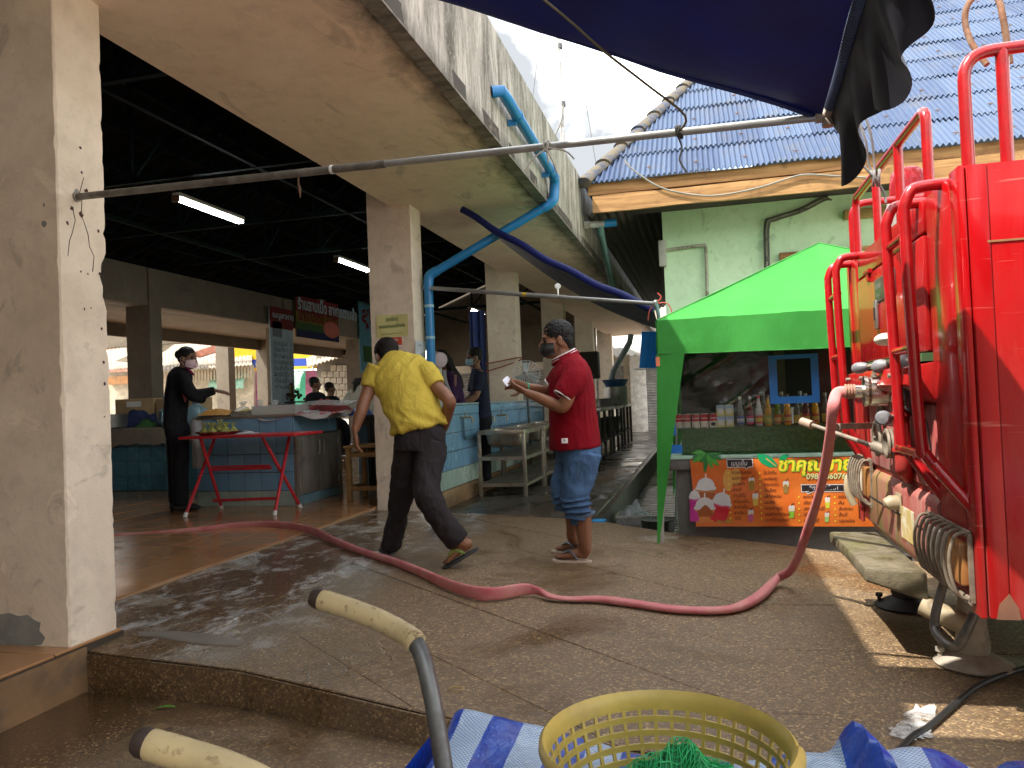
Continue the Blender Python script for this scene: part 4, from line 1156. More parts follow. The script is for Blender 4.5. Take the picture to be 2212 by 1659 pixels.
# ladders
def ladder(ya, yb, zt, zbend, rungs, dya=0., dyb=0.):
    lx, r_ = XT - .142, .0205
    rails = []
    for y in (ya, yb):
        m = MB()
        pts = [(XT + .005, y, zt), (XT - .06, y, zt), (lx + .028, y, zt - .012), (lx, y, zt - .075), (lx + .002, y, zt - .3), (lx + .016, y, zbend + .06), (lx + .03, y, zbend), (lx + .055, y, zbend - .04), (XT + .0, y + (dya if y == ya else dyb), zbend - .19)]
        cc = []
        for i, q in enumerate(pts): cc.append(q)
        sm = [pts[0]] + [V(q) for q in catmull(pts[1:4], 5)] + [V(q) for q in catmull(pts[4:8], 4)] + [pts[8]]
        m.tube(sm, r_, 12); m.build('ladder_rail', M_RAIL, truck)
    for z in rungs:
        m = MB(); m.cyl((lx + .008, ya, z), (lx + .008, yb, z + .0), .0165, 10); m.build('ladder_rung', M_RAIL, truck)
ladder(3.00, 3.28, 1.735, .785, (1.57, 1.16, .785), -.14, -.07)
ladder(4.74, 4.46 + .0, 1.735, .80, (1.54, 1.20, .80), .0, .0)
# rails on top
RT = 2.10
def rail(pts, n=4, r_=.0205):
    m = MB(); m.tube(pts, r_, 12); m.build('top_rail', M_RAIL, truck)
def bend(a, b, c, r_=.10, n=6):
    a, b, c = V(a), V(b), V(c); p = b + (a - b).normalized() * r_; q = b + (c - b).normalized() * r_
    return [p.lerp(b, t).lerp(b.lerp(q, t), t) for t in (k / n for k in range(n + 1))]
P = [(XT + .02, 4.70, ZT - .02), (XT + .02, 4.70, RT), (XT + .02, 3.28, RT), (XT + .02, 3.28, ZT - .02)]
rail([P[0]] + bend(P[0], P[1], P[2], .06) + bend(P[1], P[2], P[3], .05) + [P[3]])
for y in (4.18, 3.72):
    rail([(XT + .02, y, ZT - .02), (XT + .02, y, RT)])
P = [(XT + .02, Y0 + .03, ZT - .02), (XT + .02, Y0 + .03, RT + .02), (XT + 1.8, Y0 + .03, RT + .02), (XT + 1.8, Y0 + .03, ZT - .02)]
rail([P[0]] + bend(P[0], P[1], P[2], .09) + bend(P[1], P[2], P[3], .09) + [P[3]])
for x in (XT + .135, XT + .9): rail([(x, Y0 + .03, ZT - .02), (x, Y0 + .03, RT + .02)])
P = [(XT + .02, Y1 - .03, ZT - .02), (XT + .02, Y1 - .03, RT), (XT + 1.8, Y1 - .03, RT), (XT + 1.8, Y1 - .03, ZT - .02)]
rail([P[0]] + bend(P[0], P[1], P[2], .09) + bend(P[1], P[2], P[3], .09) + [P[3]])
# rusty bent hoop rising behind the near rail
m = MB(); m.tube([at(2132, 140, 3.0), at(2100, 95, 3.05), at(2085, 50, 3.1), at(2090, 12, 3.1), at(2115, -12, 3.1), at(2150, -10, 3.0), at(2165, 30, 2.9), at(2182, 138, 2.9)], .012, 10, 4)
m.build('rusty_hoop', M('rusty_pipe_hoop', (.15, .065, .03), .8, .1, var=.4, scale=20, dirt=(.26, .17, .11), dscale=14), truck)
# beacon
bc_ = at(1962, 425, 4.6)
m = MB(); m.lathe((bc_.x, bc_.y, ZT - .02), [(.10, 0), (.10, bc_.z - ZT - .06), (.12, bc_.z - ZT - .05), (.12, bc_.z - ZT - .01)], n=20); m.build('beacon_base', M('beacon_grey', (.36, .36, .33), .5), truck, bevel=.003)
def mat_glass(name, col, rough=.05):
    t = NT(name); t.bsdf(col, rough, Transmission_Weight=.75, IOR=1.3); return t.m
m = MB(); m.lathe((bc_.x, bc_.y, bc_.z - .02), [(.105, 0), (.10, .10), (.088, .165), (.06, .19), (.001, .195)], n=20); m.build('beacon_dome', mat_glass('red_lens', (.62, .03, .05), .15), truck)
# tow loop, cross pipe, stabiliser feet
M_OLDP = M('oily_steel', (0.102, 0.093, 0.087), .45, .5, var=.3, scale=12, dirt=(0.18, 0.15, 0.12), dscale=7)
m = MB(); m.tube([off_rear(2040, 1255, XT + .02), off_rear(2022, 1320, XT - .02), off_rear(2020, 1362, XT - .03), off_rear(2045, 1392, XT - .03), off_rear(2068, 1396, XT), off_rear(2082, 1375, XT + .02), off_rear(2105, 1325, XT + .06)], .017, 10, 5); m.build('tow_loop', M_OLDP, truck)
def pad(cx, cy, h, mat, name='stabiliser_foot'):
    zg = zp(cx, cy)
    m = MB(); m.lathe((cx, cy, zg + .006), [(.145, 0), (.15, .008), (.11, .03), (.07, .05), (.06, .055), (.066, .08), (.055, h * .6), (.045, h)], n=26); ft = m.build(name, mat, truck)
    m = MB(); m.lathe((cx - .12, cy + .02, zg + .02), [(.01, 0), (.01, .03), (.018, .032), (.018, .05)], n=8); m.build('lock_bolt', mat, ft)
c = onp(2092, 1438); pad(c.x + .02, c.y, .30, M('dusty_pad', (0.312, 0.276, 0.228), .7, dirt=(0.216, 0.174, 0.132), dscale=7))
m = MB(); m.cyl(off_rear(1992, 1305, XT - .02), off_rear(2088, 1352, XT + .12), .043, 14); m.build('stabiliser_leg', M_CREAMP, truck)
c = onp(1955, 1312); pad(c.x, c.y, .26, M_DARK)
m = MB(); m.bb((XT + .9, 3.2, .05), (XT + 3.8, 4.5, ZB)); m.build('chassis', M_DARK, truck)
for x in (2.3, 4.4):
    for y in (3.0, 4.66):
        m = MB(); m.lathe((x, y - .12, zp(x, y) + .36), [(.20, 0), (.36, .01), (.37, .04), (.37, .20), (.36, .23), (.20, .24)], (0, 1, 0), 26); wh = m.build('wheel', M('tyre', (.02, .02, .02), .8), truck)
        m = MB(); m.lathe((x, y - .13, zp(x, y) + .36), [(.001, .02), (.19, 0), (.2, .26), (.001, .25)], (0, 1, 0), 20); m.build('rim', M_OLDP, wh)
# ------------------------------------------------------------------ green tent and drink stall
M_TENT = mat_cloth('bright_green_tent_cloth', (.060, .36, .062), .38)
tent = thing('green_tent', 'bright green pop-up tent with pointed roof and tapering cloth legs over the drink stall', 'tent', (1.08, 7.5, FL))
TX0, TX1, TY0, TY1, TZ, TV, TP = -.33, 2.49, 6.0, 9.0, 1.60, 1.345, V((1.08, 7.5, 2.36))
cs = [V((TX0, TY0, TZ)), V((TX1, TY0, TZ)), V((TX1, TY1, TZ)), V((TX0, TY1, TZ))]
for i in range(4):
    a, b = cs[i], cs[(i + 1) % 4]
    m = MB()
    def f(u, v, a=a, b=b):
        e = a.lerp(b, u); p = e.lerp(TP, v)
        sag = .075 * math.sin(math.pi * v) * math.sin(math.pi * u) + .010 * math.sin(u * 31) * (1 - v) * .5 + .012 * noise.noise((u * 6, v * 5, a.x)) * math.sin(math.pi * v)
        return p + V((0, 0, -sag))
    m.grid(f, 24, 16, .003); m.build('roof_panel', M_TENT, tent)
    m = MB()
    out = (b - a).cross(V((0, 0, 1))).normalized()
    def g2(u, v, a=a, b=b, out=out):
        return a.lerp(b, u) + V((0, 0, -(TZ - TV) * v - .022 * math.sin(math.pi * u) * v)) + out * (.014 * math.sin(u * 23 + 2) * v + .010 * noise.noise((u * 30, v * 2, 1)) * v + .008)
    m.grid(g2, 60, 6, .003); m.build('valance', M_TENT, tent)
    m = MB(); m.tube([a.lerp(TP, k / 12) + V((0, 0, .002)) for k in range(13)], .006, 6); m.tube([g2(k / 40, 1) for k in range(41)], .0045, 6); m.build('seam', M('seam_green', (.03, .22, .03), .7), tent)
M_FRAME = M('tent_frame_steel', (.5, .5, .5), .4, .7)
for i, c in enumerate(cs):
    m = MB(); sg_ = 1 if c.x < 1 else -1; yy = c.y + (.03 if c.y < 7 else -.03); m.bar((c.x - sg_ * .052, yy, FL), (c.x + sg_ * .06, yy, TZ), .022, .022, (0, 1, 0)); m.build('post', M_FRAME, tent)
    sx = 1 if c.x < 1 else -1
    m = MB()
    def lg(u, v, c=c, sx=sx):
        w_ = .21 * (1 - v) + .012 * v
        y = c.y - .012 if c.y < 7 else c.y + .012
        return (c.x + sx * (u * w_ - .01) - sx * .06 * v, y + .012 * math.sin(v * 9) * u, TV + .01 - (TV + .01 - FL - .33) * v)
    m.grid(lg, 6, 20, .003); m.build('leg_cover', M_TENT, tent)
m = MB(); m.box((TX0 - .004, TY0 - .016, TV - .06), (.03, .012, .07)); m.build('orange_tag', M('orange_tag', (.7, .22, .10)), tent)
# stall counter
M_TOP = M('pale_mint_edge', (.40, .62, .50), .35); M_CEM = mat_concrete('grey_counter_cement', (.10, .10, .095), (.16, .155, .145))
stall = thing('stall_counter', 'grey cement stall counter with a pale mint top edge under the green tent', 'stall', (.95, 6.8, FL))
m = MB(); m.bb((-.25, 6.40, FL), (2.3, 7.3, .49)); m.build('body', M_CEM, stall, bevel=.01)
m = MB(); m.bb((-.29, 6.345, .42), (2.3, 6.395, .50)); m.build('front_beam', M_CEM, stall, bevel=.006)
m = MB(); m.bb((-.29, 6.335, .503), (2.3, 7.3, .53)); m.build('top', M_TOP, stall, bevel=.004)
m = MB(); m.bb((-.20, 6.46, .532), (2.3, 6.90, .742)); m.build('raised_shelf', M('dark_shelf', (.06, .07, .05)), stall)
m = MB(); m.bb((-.25, 8.7, FL), (2.4, 8.74, 1.7)); bk = m.solo('shade_net', M('black_net', (.008, .007, .006), .95), 'black shade net hung behind the drink stall', 'shade net')
m = MB(); m.bb((-.29, 6.2, 1.1), (-.285, 8.7, 1.45)); m.solo('side_net', M('black_net', (.008, .007, .006), .95), 'strip of black net along the left side of the tent', 'shade net')
# artificial grass in front of the shelf
gr = MB(); rg = random.Random(4)
for i in range(2600):
    x = rg.uniform(-.20, 2.2); z = rg.uniform(.54, .742); y = 6.452
    a = rg.uniform(-.5, .5); l = rg.uniform(.012, .024)
    gr.add([(x - .0018, y, z), (x + .0018, y, z), (x + math.sin(a) * l, y - rg.uniform(.006, .018), z + math.cos(a) * l * rg.choice((1, .4, -.5)))], [(0, 1, 2)])
gr.bb((-.20, 6.452, .534), (2.25, 6.459, .745))
o = gr.solo('artificial_grass', M('plastic_turf', (.045, .13, .035), .6, var=.5, scale=40), 'strip of dark green artificial grass along the stall front below the bottles', 'artificial grass', smooth=False, fix=False)
o['kind'] = 'stuff'
# clear plastic sheet with creases, blue taped window
def mat_clear():
    t = NT('clear_plastic_sheet'); p = t.pos()
    st = t.pos('pos', (1.0, 1, 1.6), (0, R(35), 0))
    n = t.noise(st, 4.5, 5, .55, 1.4)
    nb = t.bump(n, .35, .03)
    gl = t.n('ShaderNodeBsdfGlossy', i_Color=(1, 1, 1), i_Roughness=.09); t.set(gl.inputs['Normal'], nb)
    tp = t.n('ShaderNodeBsdfTransparent', i_Color=(.95, .96, .96))
    fr = t.n('ShaderNodeFresnel', i_IOR=1.5); pass
    mx = t.n('ShaderNodeMixShader'); t.set(mx.inputs[0], t.math('MINIMUM', t.math('ADD', t.math('MULTIPLY', t.math('SUBTRACT', fr.outputs[0], .036), 9.), .0), .85))
    t.t.links.new(tp.outputs[0], mx.inputs[1]); t.t.links.new(gl.outputs[0], mx.inputs[2]); t.t.links.new(mx.outputs[0], t.out.inputs[0])
    return t.m
M_CLEAR = mat_clear()
pw = thing('plastic_screen', 'creased clear plastic screen hung across the drink stall with a blue taped window', 'plastic screen', (.95, 6.4, .53))
wx0, wx1 = ony(1661, 820, 6.4).x, ony(1768, 820, 6.4).x; wz0, wz1 = ony(1715, 871, 6.4).z, ony(1715, 766, 6.4).z
iw = .055
rcz = random.Random(12)
CRS = [(rcz.uniform(.3, 2.6), rcz.uniform(.012, .045), rcz.uniform(.012, .034), rcz.uniform(-.25, 2.2), rcz.uniform(.2, .5)) for _ in range(26)]
def crease(u, v, x0, x1, z0, z1, s):
    x = x0 + (x1 - x0) * u; z = z0 + (z1 - z0) * v
    d = z * 1.1 - x * .75 + 1.0; e = x + z * .6
    c = .012 * noise.noise((x * 5, z * 5, s)) + .004 * noise.noise((x * 16, z * 16, s))
    for d0, w_, a_, e0, el in CRS: c += a_ * math.exp(-((d - d0 - .12 * (e - e0) ** 2) / w_) ** 2) * math.exp(-((e - e0) / el) ** 2)
    c *= max(.10, min(1, (z - .80) / .12)) * (1 if x < .62 else .4)
    return (x, 6.385 - .012 - c * .9 * min(1, 6 * u, 6 * (1 - u)) * math.sin(math.pi * v) ** .5, z)
for (x0, x1, z0, z1, s) in ((-.27, wx0, .56, 1.40, 0), (wx1, 2.3, .56, 1.40, 4), (wx0, wx1, .56, wz0, 9)):
    m = MB(); m.grid(lambda u, v: crease(u, v, x0, x1, z0, z1, s), 90, 70); m.build('clear_sheet', M_CLEAR, pw, fix=False)
M_TAPE = M('blue_tape', (.012, .17, .55), .4, var=.12)
for (x0, x1, z0, z1) in ((wx0, wx1, wz1 - iw * .6, wz1), (wx0, wx1, wz0, wz0 + iw), (wx0, wx0 + iw * 1.1, wz0 + iw, wz1 - iw * .6), (wx1 - iw, wx1, wz0 + iw, wz1 - iw * .6)):
    m = MB(); m.bb((x0, 6.372, z0), (x1, 6.378, z1)); m.build('tape_strip', M_TAPE, pw)
for q, (w_, h_) in ((ony(1459, 970, 6.33), (.11, .07)), (ony(1452, 900, 6.36), (.05, .3))):
    m = MB(); m.box((q.x, 6.328, q.z), (w_, .004, h_)); m.build('tape_strip', M_TAPE, pw)
# things inside, seen through the window
m = MB(); m.bb((wx0 + .2, 8.2, .4), (wx0 + .30, 8.3, 1.5)); m.solo('inside_post', M('brown_post', (.05, .03, .022)), 'dark brown post seen through the blue taped window', 'post')
inb = MB(); inb.lathe((wx1 - .12, 8.2, .55), [(.14, 0), (.20, .28), (.21, .30), (.17, .30)], n=18); inb.solo('pale_basin', M('pale_plastic', (.35, .36, .36), .4), 'pale plastic basin seen through the blue taped window', 'basin')
# cans, boxes, bottles
cans = [ony(x, 907, 6.55) for x in (1466, 1483, 1503, 1522, 1541)]
M_CANR = M('can_red', (.50, .015, .03), .3); M_CANW = M('can_cream', (.66, .60, .52), .3); M_TIN = M('tin', (.6, .6, .58), .25, .9)
can0 = None
CANL = ['red and cream milk can at the left end of the stall shelf', 'second milk can from the left end of the stall shelf', 'middle one of the five red and cream milk cans', 'fourth milk can from the left on the stall shelf', 'milk can with a dark dish on its label nearest the pale boxes']
for i, c in enumerate(cans):
    z = .744
    if can0 is None:
        can0 = thing('milk_can', CANL[0], 'can', (c.x, 6.55, z), 'milk cans on the stall shelf')
        m = MB(); m.cyl((c.x, 6.55, z), (c.x, 6.55, z + .006), .034, 18); m.cyl((c.x, 6.55, z + .112), (c.x, 6.55, z + .118), .034, 18); m.build('rim', M_TIN, can0)
        m = MB(); m.cyl((c.x, 6.55, z + .006), (c.x, 6.55, z + .055), .033, 18); m.build('lower_label', M_CANW, can0)
        m = MB(); m.cyl((c.x, 6.55, z + .055), (c.x, 6.55, z + .112), .033, 18); ul = m.build('upper_label', M_CANR, can0)
        lettering('Carnation', .018, (c.x - .027, 6.515, z + .075), (1, 0, 0), (0, 0, 1), M_WHITE, ul, width=.054, bold=.01, slant=.2)
    else:
        o = copy_tree(can0, loc=(c.x, 6.55, z), label=CANL[i])
        if i == 4:
            m = MB(); m.sphere((c.x - .002, 6.517, z + .03), (.02, .004, .016), 12, 6); m.build('dish_print', M_DARK, o)
BOXL = [('lower pale yellow carton beside the milk cans', 1557, 0), ('upper pale yellow and blue carton beside the milk cans', 1557, 1), ('lower pale yellow carton beside the first tall bottle', 1576, 0), ('upper pale yellow and blue carton beside the first tall bottle', 1576, 1)]
bx0 = None
for lab, x, lv in BOXL:
    c = ony(x, 905, 6.55); z = .744 + .092 * lv
    if bx0 is None:
        bx0 = thing('drink_carton', lab, 'carton', (c.x, 6.55, z), 'small cartons on the stall shelf')
        m = MB(); m.bb((c.x - .032, 6.52, z), (c.x + .032, 6.58, z + .09)); m.build('box', M('carton_yellow', (.66, .58, .25), .4), bx0, bevel=.002)
        m = MB(); m.bb((c.x - .0325, 6.518, z + .05), (c.x + .0325, 6.519, z + .088)); m.build('blue_print', M('print_blue', (.36, .48, .66), .4), bx0)
        m = MB(); m.bb((c.x - .02, 6.5165, z + .02), (c.x + .02, 6.5175, z + .062)); m.build('white_print', M_WHITE, bx0)
    else: copy_tree(bx0, loc=(c.x, 6.55, z), label=lab)
def bottle(x, y, z, h, liq, cap, label_c, lab, text=None, fill=.72, row='bottles along the stall shelf', clear=False):
    b_ = thing('syrup_bottle', lab, 'bottle', (x, y, z), row)
    k = h / .30
    prof_ = [(.001, 0), (.030 * k, .002), (.034 * k, .01), (.034 * k, .15 * k), (.032 * k, .165 * k), (.023 * k, .175 * k), (.027 * k, .195 * k), (.019 * k, .21 * k), (.020 * k, .225 * k), (.013 * k, .245 * k), (.012 * k, .28 * k)]
    m = MB(); m.lathe((x, y, z), prof_, n=16); m.build('glass', liq, b_)
    m = MB(); m.lathe((x, y, z), [(.015 * k, .272 * k), (.016 * k, .30 * k), (.001, .301 * k)], n=12); m.build('cap', cap, b_)
    m = MB(); m.lathe((x, y, z), [(.0348 * k, .025 * k), (.0348 * k, .105 * k)], n=16, cap=False); lb = m.build('label', label_c, b_)
    m = MB(); m.lathe((x, y, z), [(.0353 * k, .045 * k), (.0353 * k, .08 * k)], n=16, cap=False); m.build('label_band', M('label_gold', (.62, .45, .10), .4) if text is None else M_WHITE, lb)
    if text: lettering(text, .022, (x - .026, y - .036 * k, z + .05 * k), (1, 0, 0), (0, 0, 1), M_SB, lb, width=.05, lift=.001, bold=.01, slant=.25)
    return b_
def liq(name, c): return M('drink_' + name, c, .12, var=.08, bump=0)
LR = M('label_red', (.55, .10, .05), .4); LG = M('label_green', (.25, .42, .10), .4); LB = M('label_blue', (.06, .10, .38), .4); LP = M('label_pink', (.58, .05, .16), .4); LY = M('label_yellow', (.62, .50, .12), .4)
CW = M('cap_white', (.72, .72, .70), .4); CR = M('cap_red', (.55, .03, .05), .4); CB = M('cap_dark', (.10, .07, .05), .4); CG = M('cap_grey', (.3, .3, .3), .4)
glassy = M('drink_clear', (.10, .11, .10), .08, bump=0, var=.1)
BT = [(1600, .245, liq('clearish', (.16, .17, .19)), CW, LB, "clear bottle with a navy label and white cap, first of the tall bottles", "Hale's"),
      (1621, .245, liq('darkred', (.10, .01, .02)), CW, LP, "dark red syrup bottle with a pink label beside the navy labelled one", "Hale's"),
      (1640, .25, liq('white', (.62, .60, .66)), CR, LR, 'white bottle with a red cap and red label', None),
      (1660, .25, liq('amber', (.62, .30, .01)), CB, LG, 'amber syrup bottle between the white one and the green one', None),
      (1680, .25, liq('green', (.10, .22, .01)), CB, LR, 'dark green syrup bottle left of the bright orange one', None),
      (1702, .25, liq('orange', (.78, .33, .01)), CB, LR, 'bright orange syrup bottle with a yellow band below the blue window', None),
      (1722, .23, glassy, CG, LY, 'half empty clear bottle under the right half of the blue window', None),
      (1742, .25, liq('plum', (.12, .03, .04)), CG, LR, 'dull red bottle under the right edge of the blue window', None),
      (1762, .25, liq('orange2', (.74, .36, .02)), CB, LR, 'orange bottle just left of the far red ladder', None),
      (1784, .25, glassy, CG, LY, 'clear bottle showing between the rails of the far red ladder', None),
      (1806, .22, liq('olive', (.25, .22, .05)), CG, LG, 'olive bottle close behind the hanging pink hose', None),
      (1824, .25, glassy, CG, LY, 'clear bottle at the right end touching the fire engine edge', None)]
for x, h, mt, cp_, lbm, lab, tx in BT:
    c = ony(x, 905, 6.56); bottle(c.x, 6.56, .744, h, mt, cp_, lbm, lab, tx)
for x, lab in ((1650, 'clear bottle in the back row behind the white bottle'), (1690, 'clear bottle in the back row behind the green and orange bottles'), (1730, 'clear bottle in the back row below the window edge')):
    c = ony(x, 900, 6.72); bottle(c.x, 6.72, .744, .27, glassy, CG, LY, lab, row='bottles in the back row of the stall')
for x, lab in ((1634, 'lidded red can behind the white bottle'), ):
    pass

# ------------------------------------------------------------------ orange menu banner
M_ORANGE = (lambda t: (t.bsdf(t.mix(t.rng(t.noise(t.pos(), 2.2, 5, .6, .8), .35, .65), (.46, .085, .008), (.52, .14, .02)), .38, 0, t.bump(t.noise(t.pos(), 6, 4), .25, .02)), t.m)[1])(NT('orange_banner'))
BX0, BX1, BZ0, BZ1, BY = -.135, 1.40, -.03, .500, 6.318
ban = thing('menu_banner', 'orange vinyl menu banner with Thai drink list and cup pictures on the stall front', 'banner', ((BX0 + BX1) / 2, BY, BZ0))
BOFF = [0.]
def bw_(p):
    """the sheet's slight wave, shared by everything printed on it"""
    x, z = p[0], p[2]
    y = .007 * math.sin(x * 9 + 1) * math.sin((z + .03) * 3) + .004 * math.sin(z * 22 + x * 3) + .004 * noise.noise((x * 5, z * 6, 0))
    return V((x, BY + y - p[1], z))
m = MB(); m.grid(lambda u, v: bw_((BX0 + (BX1 - BX0) * u + .025 * (1 - v) * (1 - u), 0, BZ0 + (BZ1 - BZ0) * v)), 60, 24, -.002); m.build('sheet', M_ORANGE, ban)
zb = zr(2650, 1700, 2.949)                # picture of the banner enlarged
def B(x, y):
    q = ony(*zb(x, y), BY); return q.x, q.z
def shape(pts, mat, name, lift):
    """flat printed shape; the points are given in the enlarged picture"""
    P = [B(*p) for p in pts]; m = MB(); cxz = (sum(p[0] for p in P) / len(P), sum(p[1] for p in P) / len(P))
    ring = []
    for a, b in zip(P, P[1:] + P[:1]):
        n = max(1, int(math.hypot(b[0] - a[0], b[1] - a[1]) / .03))
        ring += [(a[0] + (b[0] - a[0]) * i / n, a[1] + (b[1] - a[1]) * i / n) for i in range(n)]
    vs = [bw_((cxz[0], lift, cxz[1]))] + [bw_((p[0], lift, p[1])) for p in ring]
    m.add(vs, [(0, i + 1, (i + 1) % len(ring) + 1) for i in range(len(ring))])
    return m.build(name, mat, ban, smooth=False, fix=False)
def ell(cx, cy, rx, ry, a0=0, a1=360, n=20): return [(cx + rx * math.cos(R(a0 + (a1 - a0) * i / n)), cy - ry * math.sin(R(a0 + (a1 - a0) * i / n))) for i in range(n + (0 if a1 - a0 == 360 else 1))]
pm = lambda n, c: M('print_' + n, tuple(v * .65 for v in c), .4, var=.06, bump=0)
def btext(txt, x, y, hpx, mat, wpx=None, lift=.006, bold=0., slant=.0, centre=False):
    bx, bz = B(x, y); s = (B(x + 100, y)[0] - bx) / 100
    return lettering(txt, hpx * s * 1.25, (bx, 0, bz), (1, 0, 0), (0, 0, 1), mat, ban, width=wpx * s if wpx else None, lift=0, bold=bold, slant=slant, centre=centre,
                     warp=lambda p: bw_((p.x, lift, p.z)))
# leaves
GL = pm('leaf', (.07, .42, .05)); GD = pm('leaf_dark', (.02, .22, .05)); GE = pm('emerald', (.0, .34, .12)); WHT = pm('white', (.72, .72, .74)); YEL = pm('yellow', (.85, .72, .04)); BLK = pm('black', (.02, .016, .02)); DKT = pm('ink', (.10, .02, .012)); TAN = pm('tan', (.76, .38, .08))
for a, l_ in ((200, 170), (172, 185), (215, 190), (240, 130), (268, 225), (295, 190), (318, 210), (340, 200), (0, 185), (14, 190)):
    ca, sa = math.cos(R(a)), -math.sin(R(a)); px_, py_ = -sa, ca
    x0, y0 = 385, 250
    shape([(x0, y0), (x0 + ca * l_ * .45 + px_ * 34, y0 + sa * l_ * .45 + py_ * 34), (x0 + ca * l_ * .9 + px_ * 22, max(243, y0 + sa * l_ * .9 + py_ * 22)), (x0 + ca * l_, max(243, y0 + sa * l_)), (x0 + ca * l_ * .6 - px_ * 26, max(243, y0 + sa * l_ * .6 - py_ * 26))], GL if (a // 10) % 2 else GD, 'leaf_print', .0035 + .0002 * (a % 7))
shape(ell(640, 560, 60, 130), TAN, 'bean_print', .0028); shape(ell(730, 520, 60, 100), TAN, 'bean_print', .0026)
shape([(975, 255), (1060, 258), (1150, 300), (1215, 385), (1205, 412), (1110, 410), (1020, 360), (985, 310)], GE, 'leaf_print', .0036)
shape([(1235, 300), (1280, 262), (1345, 262), (1330, 300), (1260, 360), (1225, 350)], GE, 'leaf_print', .0037)
shape([(1080, 300), (1200, 395), (1190, 400), (1075, 312)], TAN, 'leaf_print', .0042)
for k in range(9): shape([(520 + k * 18, 1055), (512 + k * 20, 985 + (k % 3) * 12), (532 + k * 18, 1052)], pm('grass', (.30, .42, .05)), 'leaf_print', .0052)
# big cups
def bigcup(cx, cy, w_, h_, c1, c2, tilt=0., rim=1.):
    T = lambda x, y: (cx + x * math.cos(tilt) - y * math.sin(tilt), cy + x * math.sin(tilt) + y * math.cos(tilt))
    yb = min(h_, 1050 - cy)
    shape([T(-w_ * .46, 0), T(w_ * .46, 0), T(w_ * .40, yb), T(-w_ * .40, yb)], c1, 'cup_print', .0045)
    shape([T(-w_ * .44, 8), T(w_ * .44, 8), T(w_ * .43, 50), T(-w_ * .43, 40)], c2, 'cup_print', .0048)
    shape([T(*p) for p in [(-w_ * .5, 12), (-w_ * .5, -14), (-w_ * .43, -26)] + [(w_ * .43 * math.cos(R(180 - q)), -26 - h_ * .0 - w_ * .42 * math.sin(R(q))) for q in range(10, 180, 17)] + [(w_ * .43, -26), (w_ * .5, -14), (w_ * .5, 12), (0, 26)]], WHT, 'lid_print', .0052)
    shape([T(-8, -w_ * .2), T(8, -w_ * .2), T(9, -w_ * .72), T(-9, -w_ * .72)], pm('straw', (.80, .76, .70)), 'straw_print', .0056)
bigcup(250, 760, 130, 280, pm('magenta', (.55, .02, .28)), pm('magenta2', (.62, .10, .35)))
bigcup(380, 660, 240, 330, pm('tea', (.40, .10, .02)), pm('tea2', (.55, .22, .07)))
bigcup(562, 830, 240, 240, pm('redcup', (.66, .01, .03)), pm('redcup2', (.72, .12, .25)), .2)
bigcup(368, 890, 250, 170, pm('latte', (.70, .22, .04)), pm('latte2', (.74, .40, .14)))
# small cups
for x, y, h_, c in ((912, 600, 150, (.38, .24, .02)), (955, 780, 150, (.72, .50, .08)), (902, 970, 145, (.62, .12, .30)), (1310, 640, 150, (.36, .22, .06)), (1376, 925, 155, (.28, .55, .04)), (1793, 820, 130, (.62, .62, .05)), (1785, 990, 115, (.35, .62, .18))):
    w_ = h_ * .5
    shape([(x - w_ * .46, y - h_ * .3), (x + w_ * .46, y - h_ * .3), (x + w_ * .34, y + h_ * .48), (x, y + h_ * .52), (x - w_ * .34, y + h_ * .48)], pm('cup%d' % (x + y), c), 'cup_print', .0045)
    shape([(x - w_ * .47, y - h_ * .28), (x + w_ * .47, y - h_ * .28), (x + w_ * .43, y - h_ * .02), (x - w_ * .43, y - h_ * .02)], pm('foam', (.74, .68, .52)), 'cup_print', .0048)
    shape([(x - w_ * .52, y - h_ * .28), (x - w_ * .3, y - h_ * .46), (x + w_ * .3, y - h_ * .46), (x + w_ * .52, y - h_ * .28)], WHT, 'lid_print', .0050)
    shape([(x - 5, y - h_ * .4), (x, y - h_ * .55), (x + 32, y - h_ * .66), (x + 34, y - h_ * .62), (x + 5, y - h_ * .5), (x + 2, y - h_ * .4)], BLK, 'straw_print', .0052)
# heading boxes
def headbox(x0, y0, x1, y1, tailx, txt):
    shape([(x0, y0 + 6), (x1, y0), (x1 + 4, y1 - 4), (tailx + 30, y1 + 2), (tailx + 5, y1 + 26), (tailx - 18, y1 + 2), (x0 + 6, y1 + 6)], WHT, 'heading_edge', .0044)
    shape([(x0 + 9, y0 + 15), (x1 - 9, y0 + 9), (x1 - 5, y1 - 13), (tailx + 24, y1 - 9), (tailx + 5, y1 + 12), (tailx - 12, y1 - 8), (x0 + 13, y1 - 5)], BLK, 'heading_box', .0052)
headbox(620, 312, 925, 412, 850, ''); headbox(1485, 606, 2060, 700, 1560, '')
btext('เมนูเย็น', 675, 392, 62, WHT, 180, .0062, .012, .15); btext('อิตาเลียนโซดา', 1580, 676, 58, WHT, 330, .0062, .012, .15)
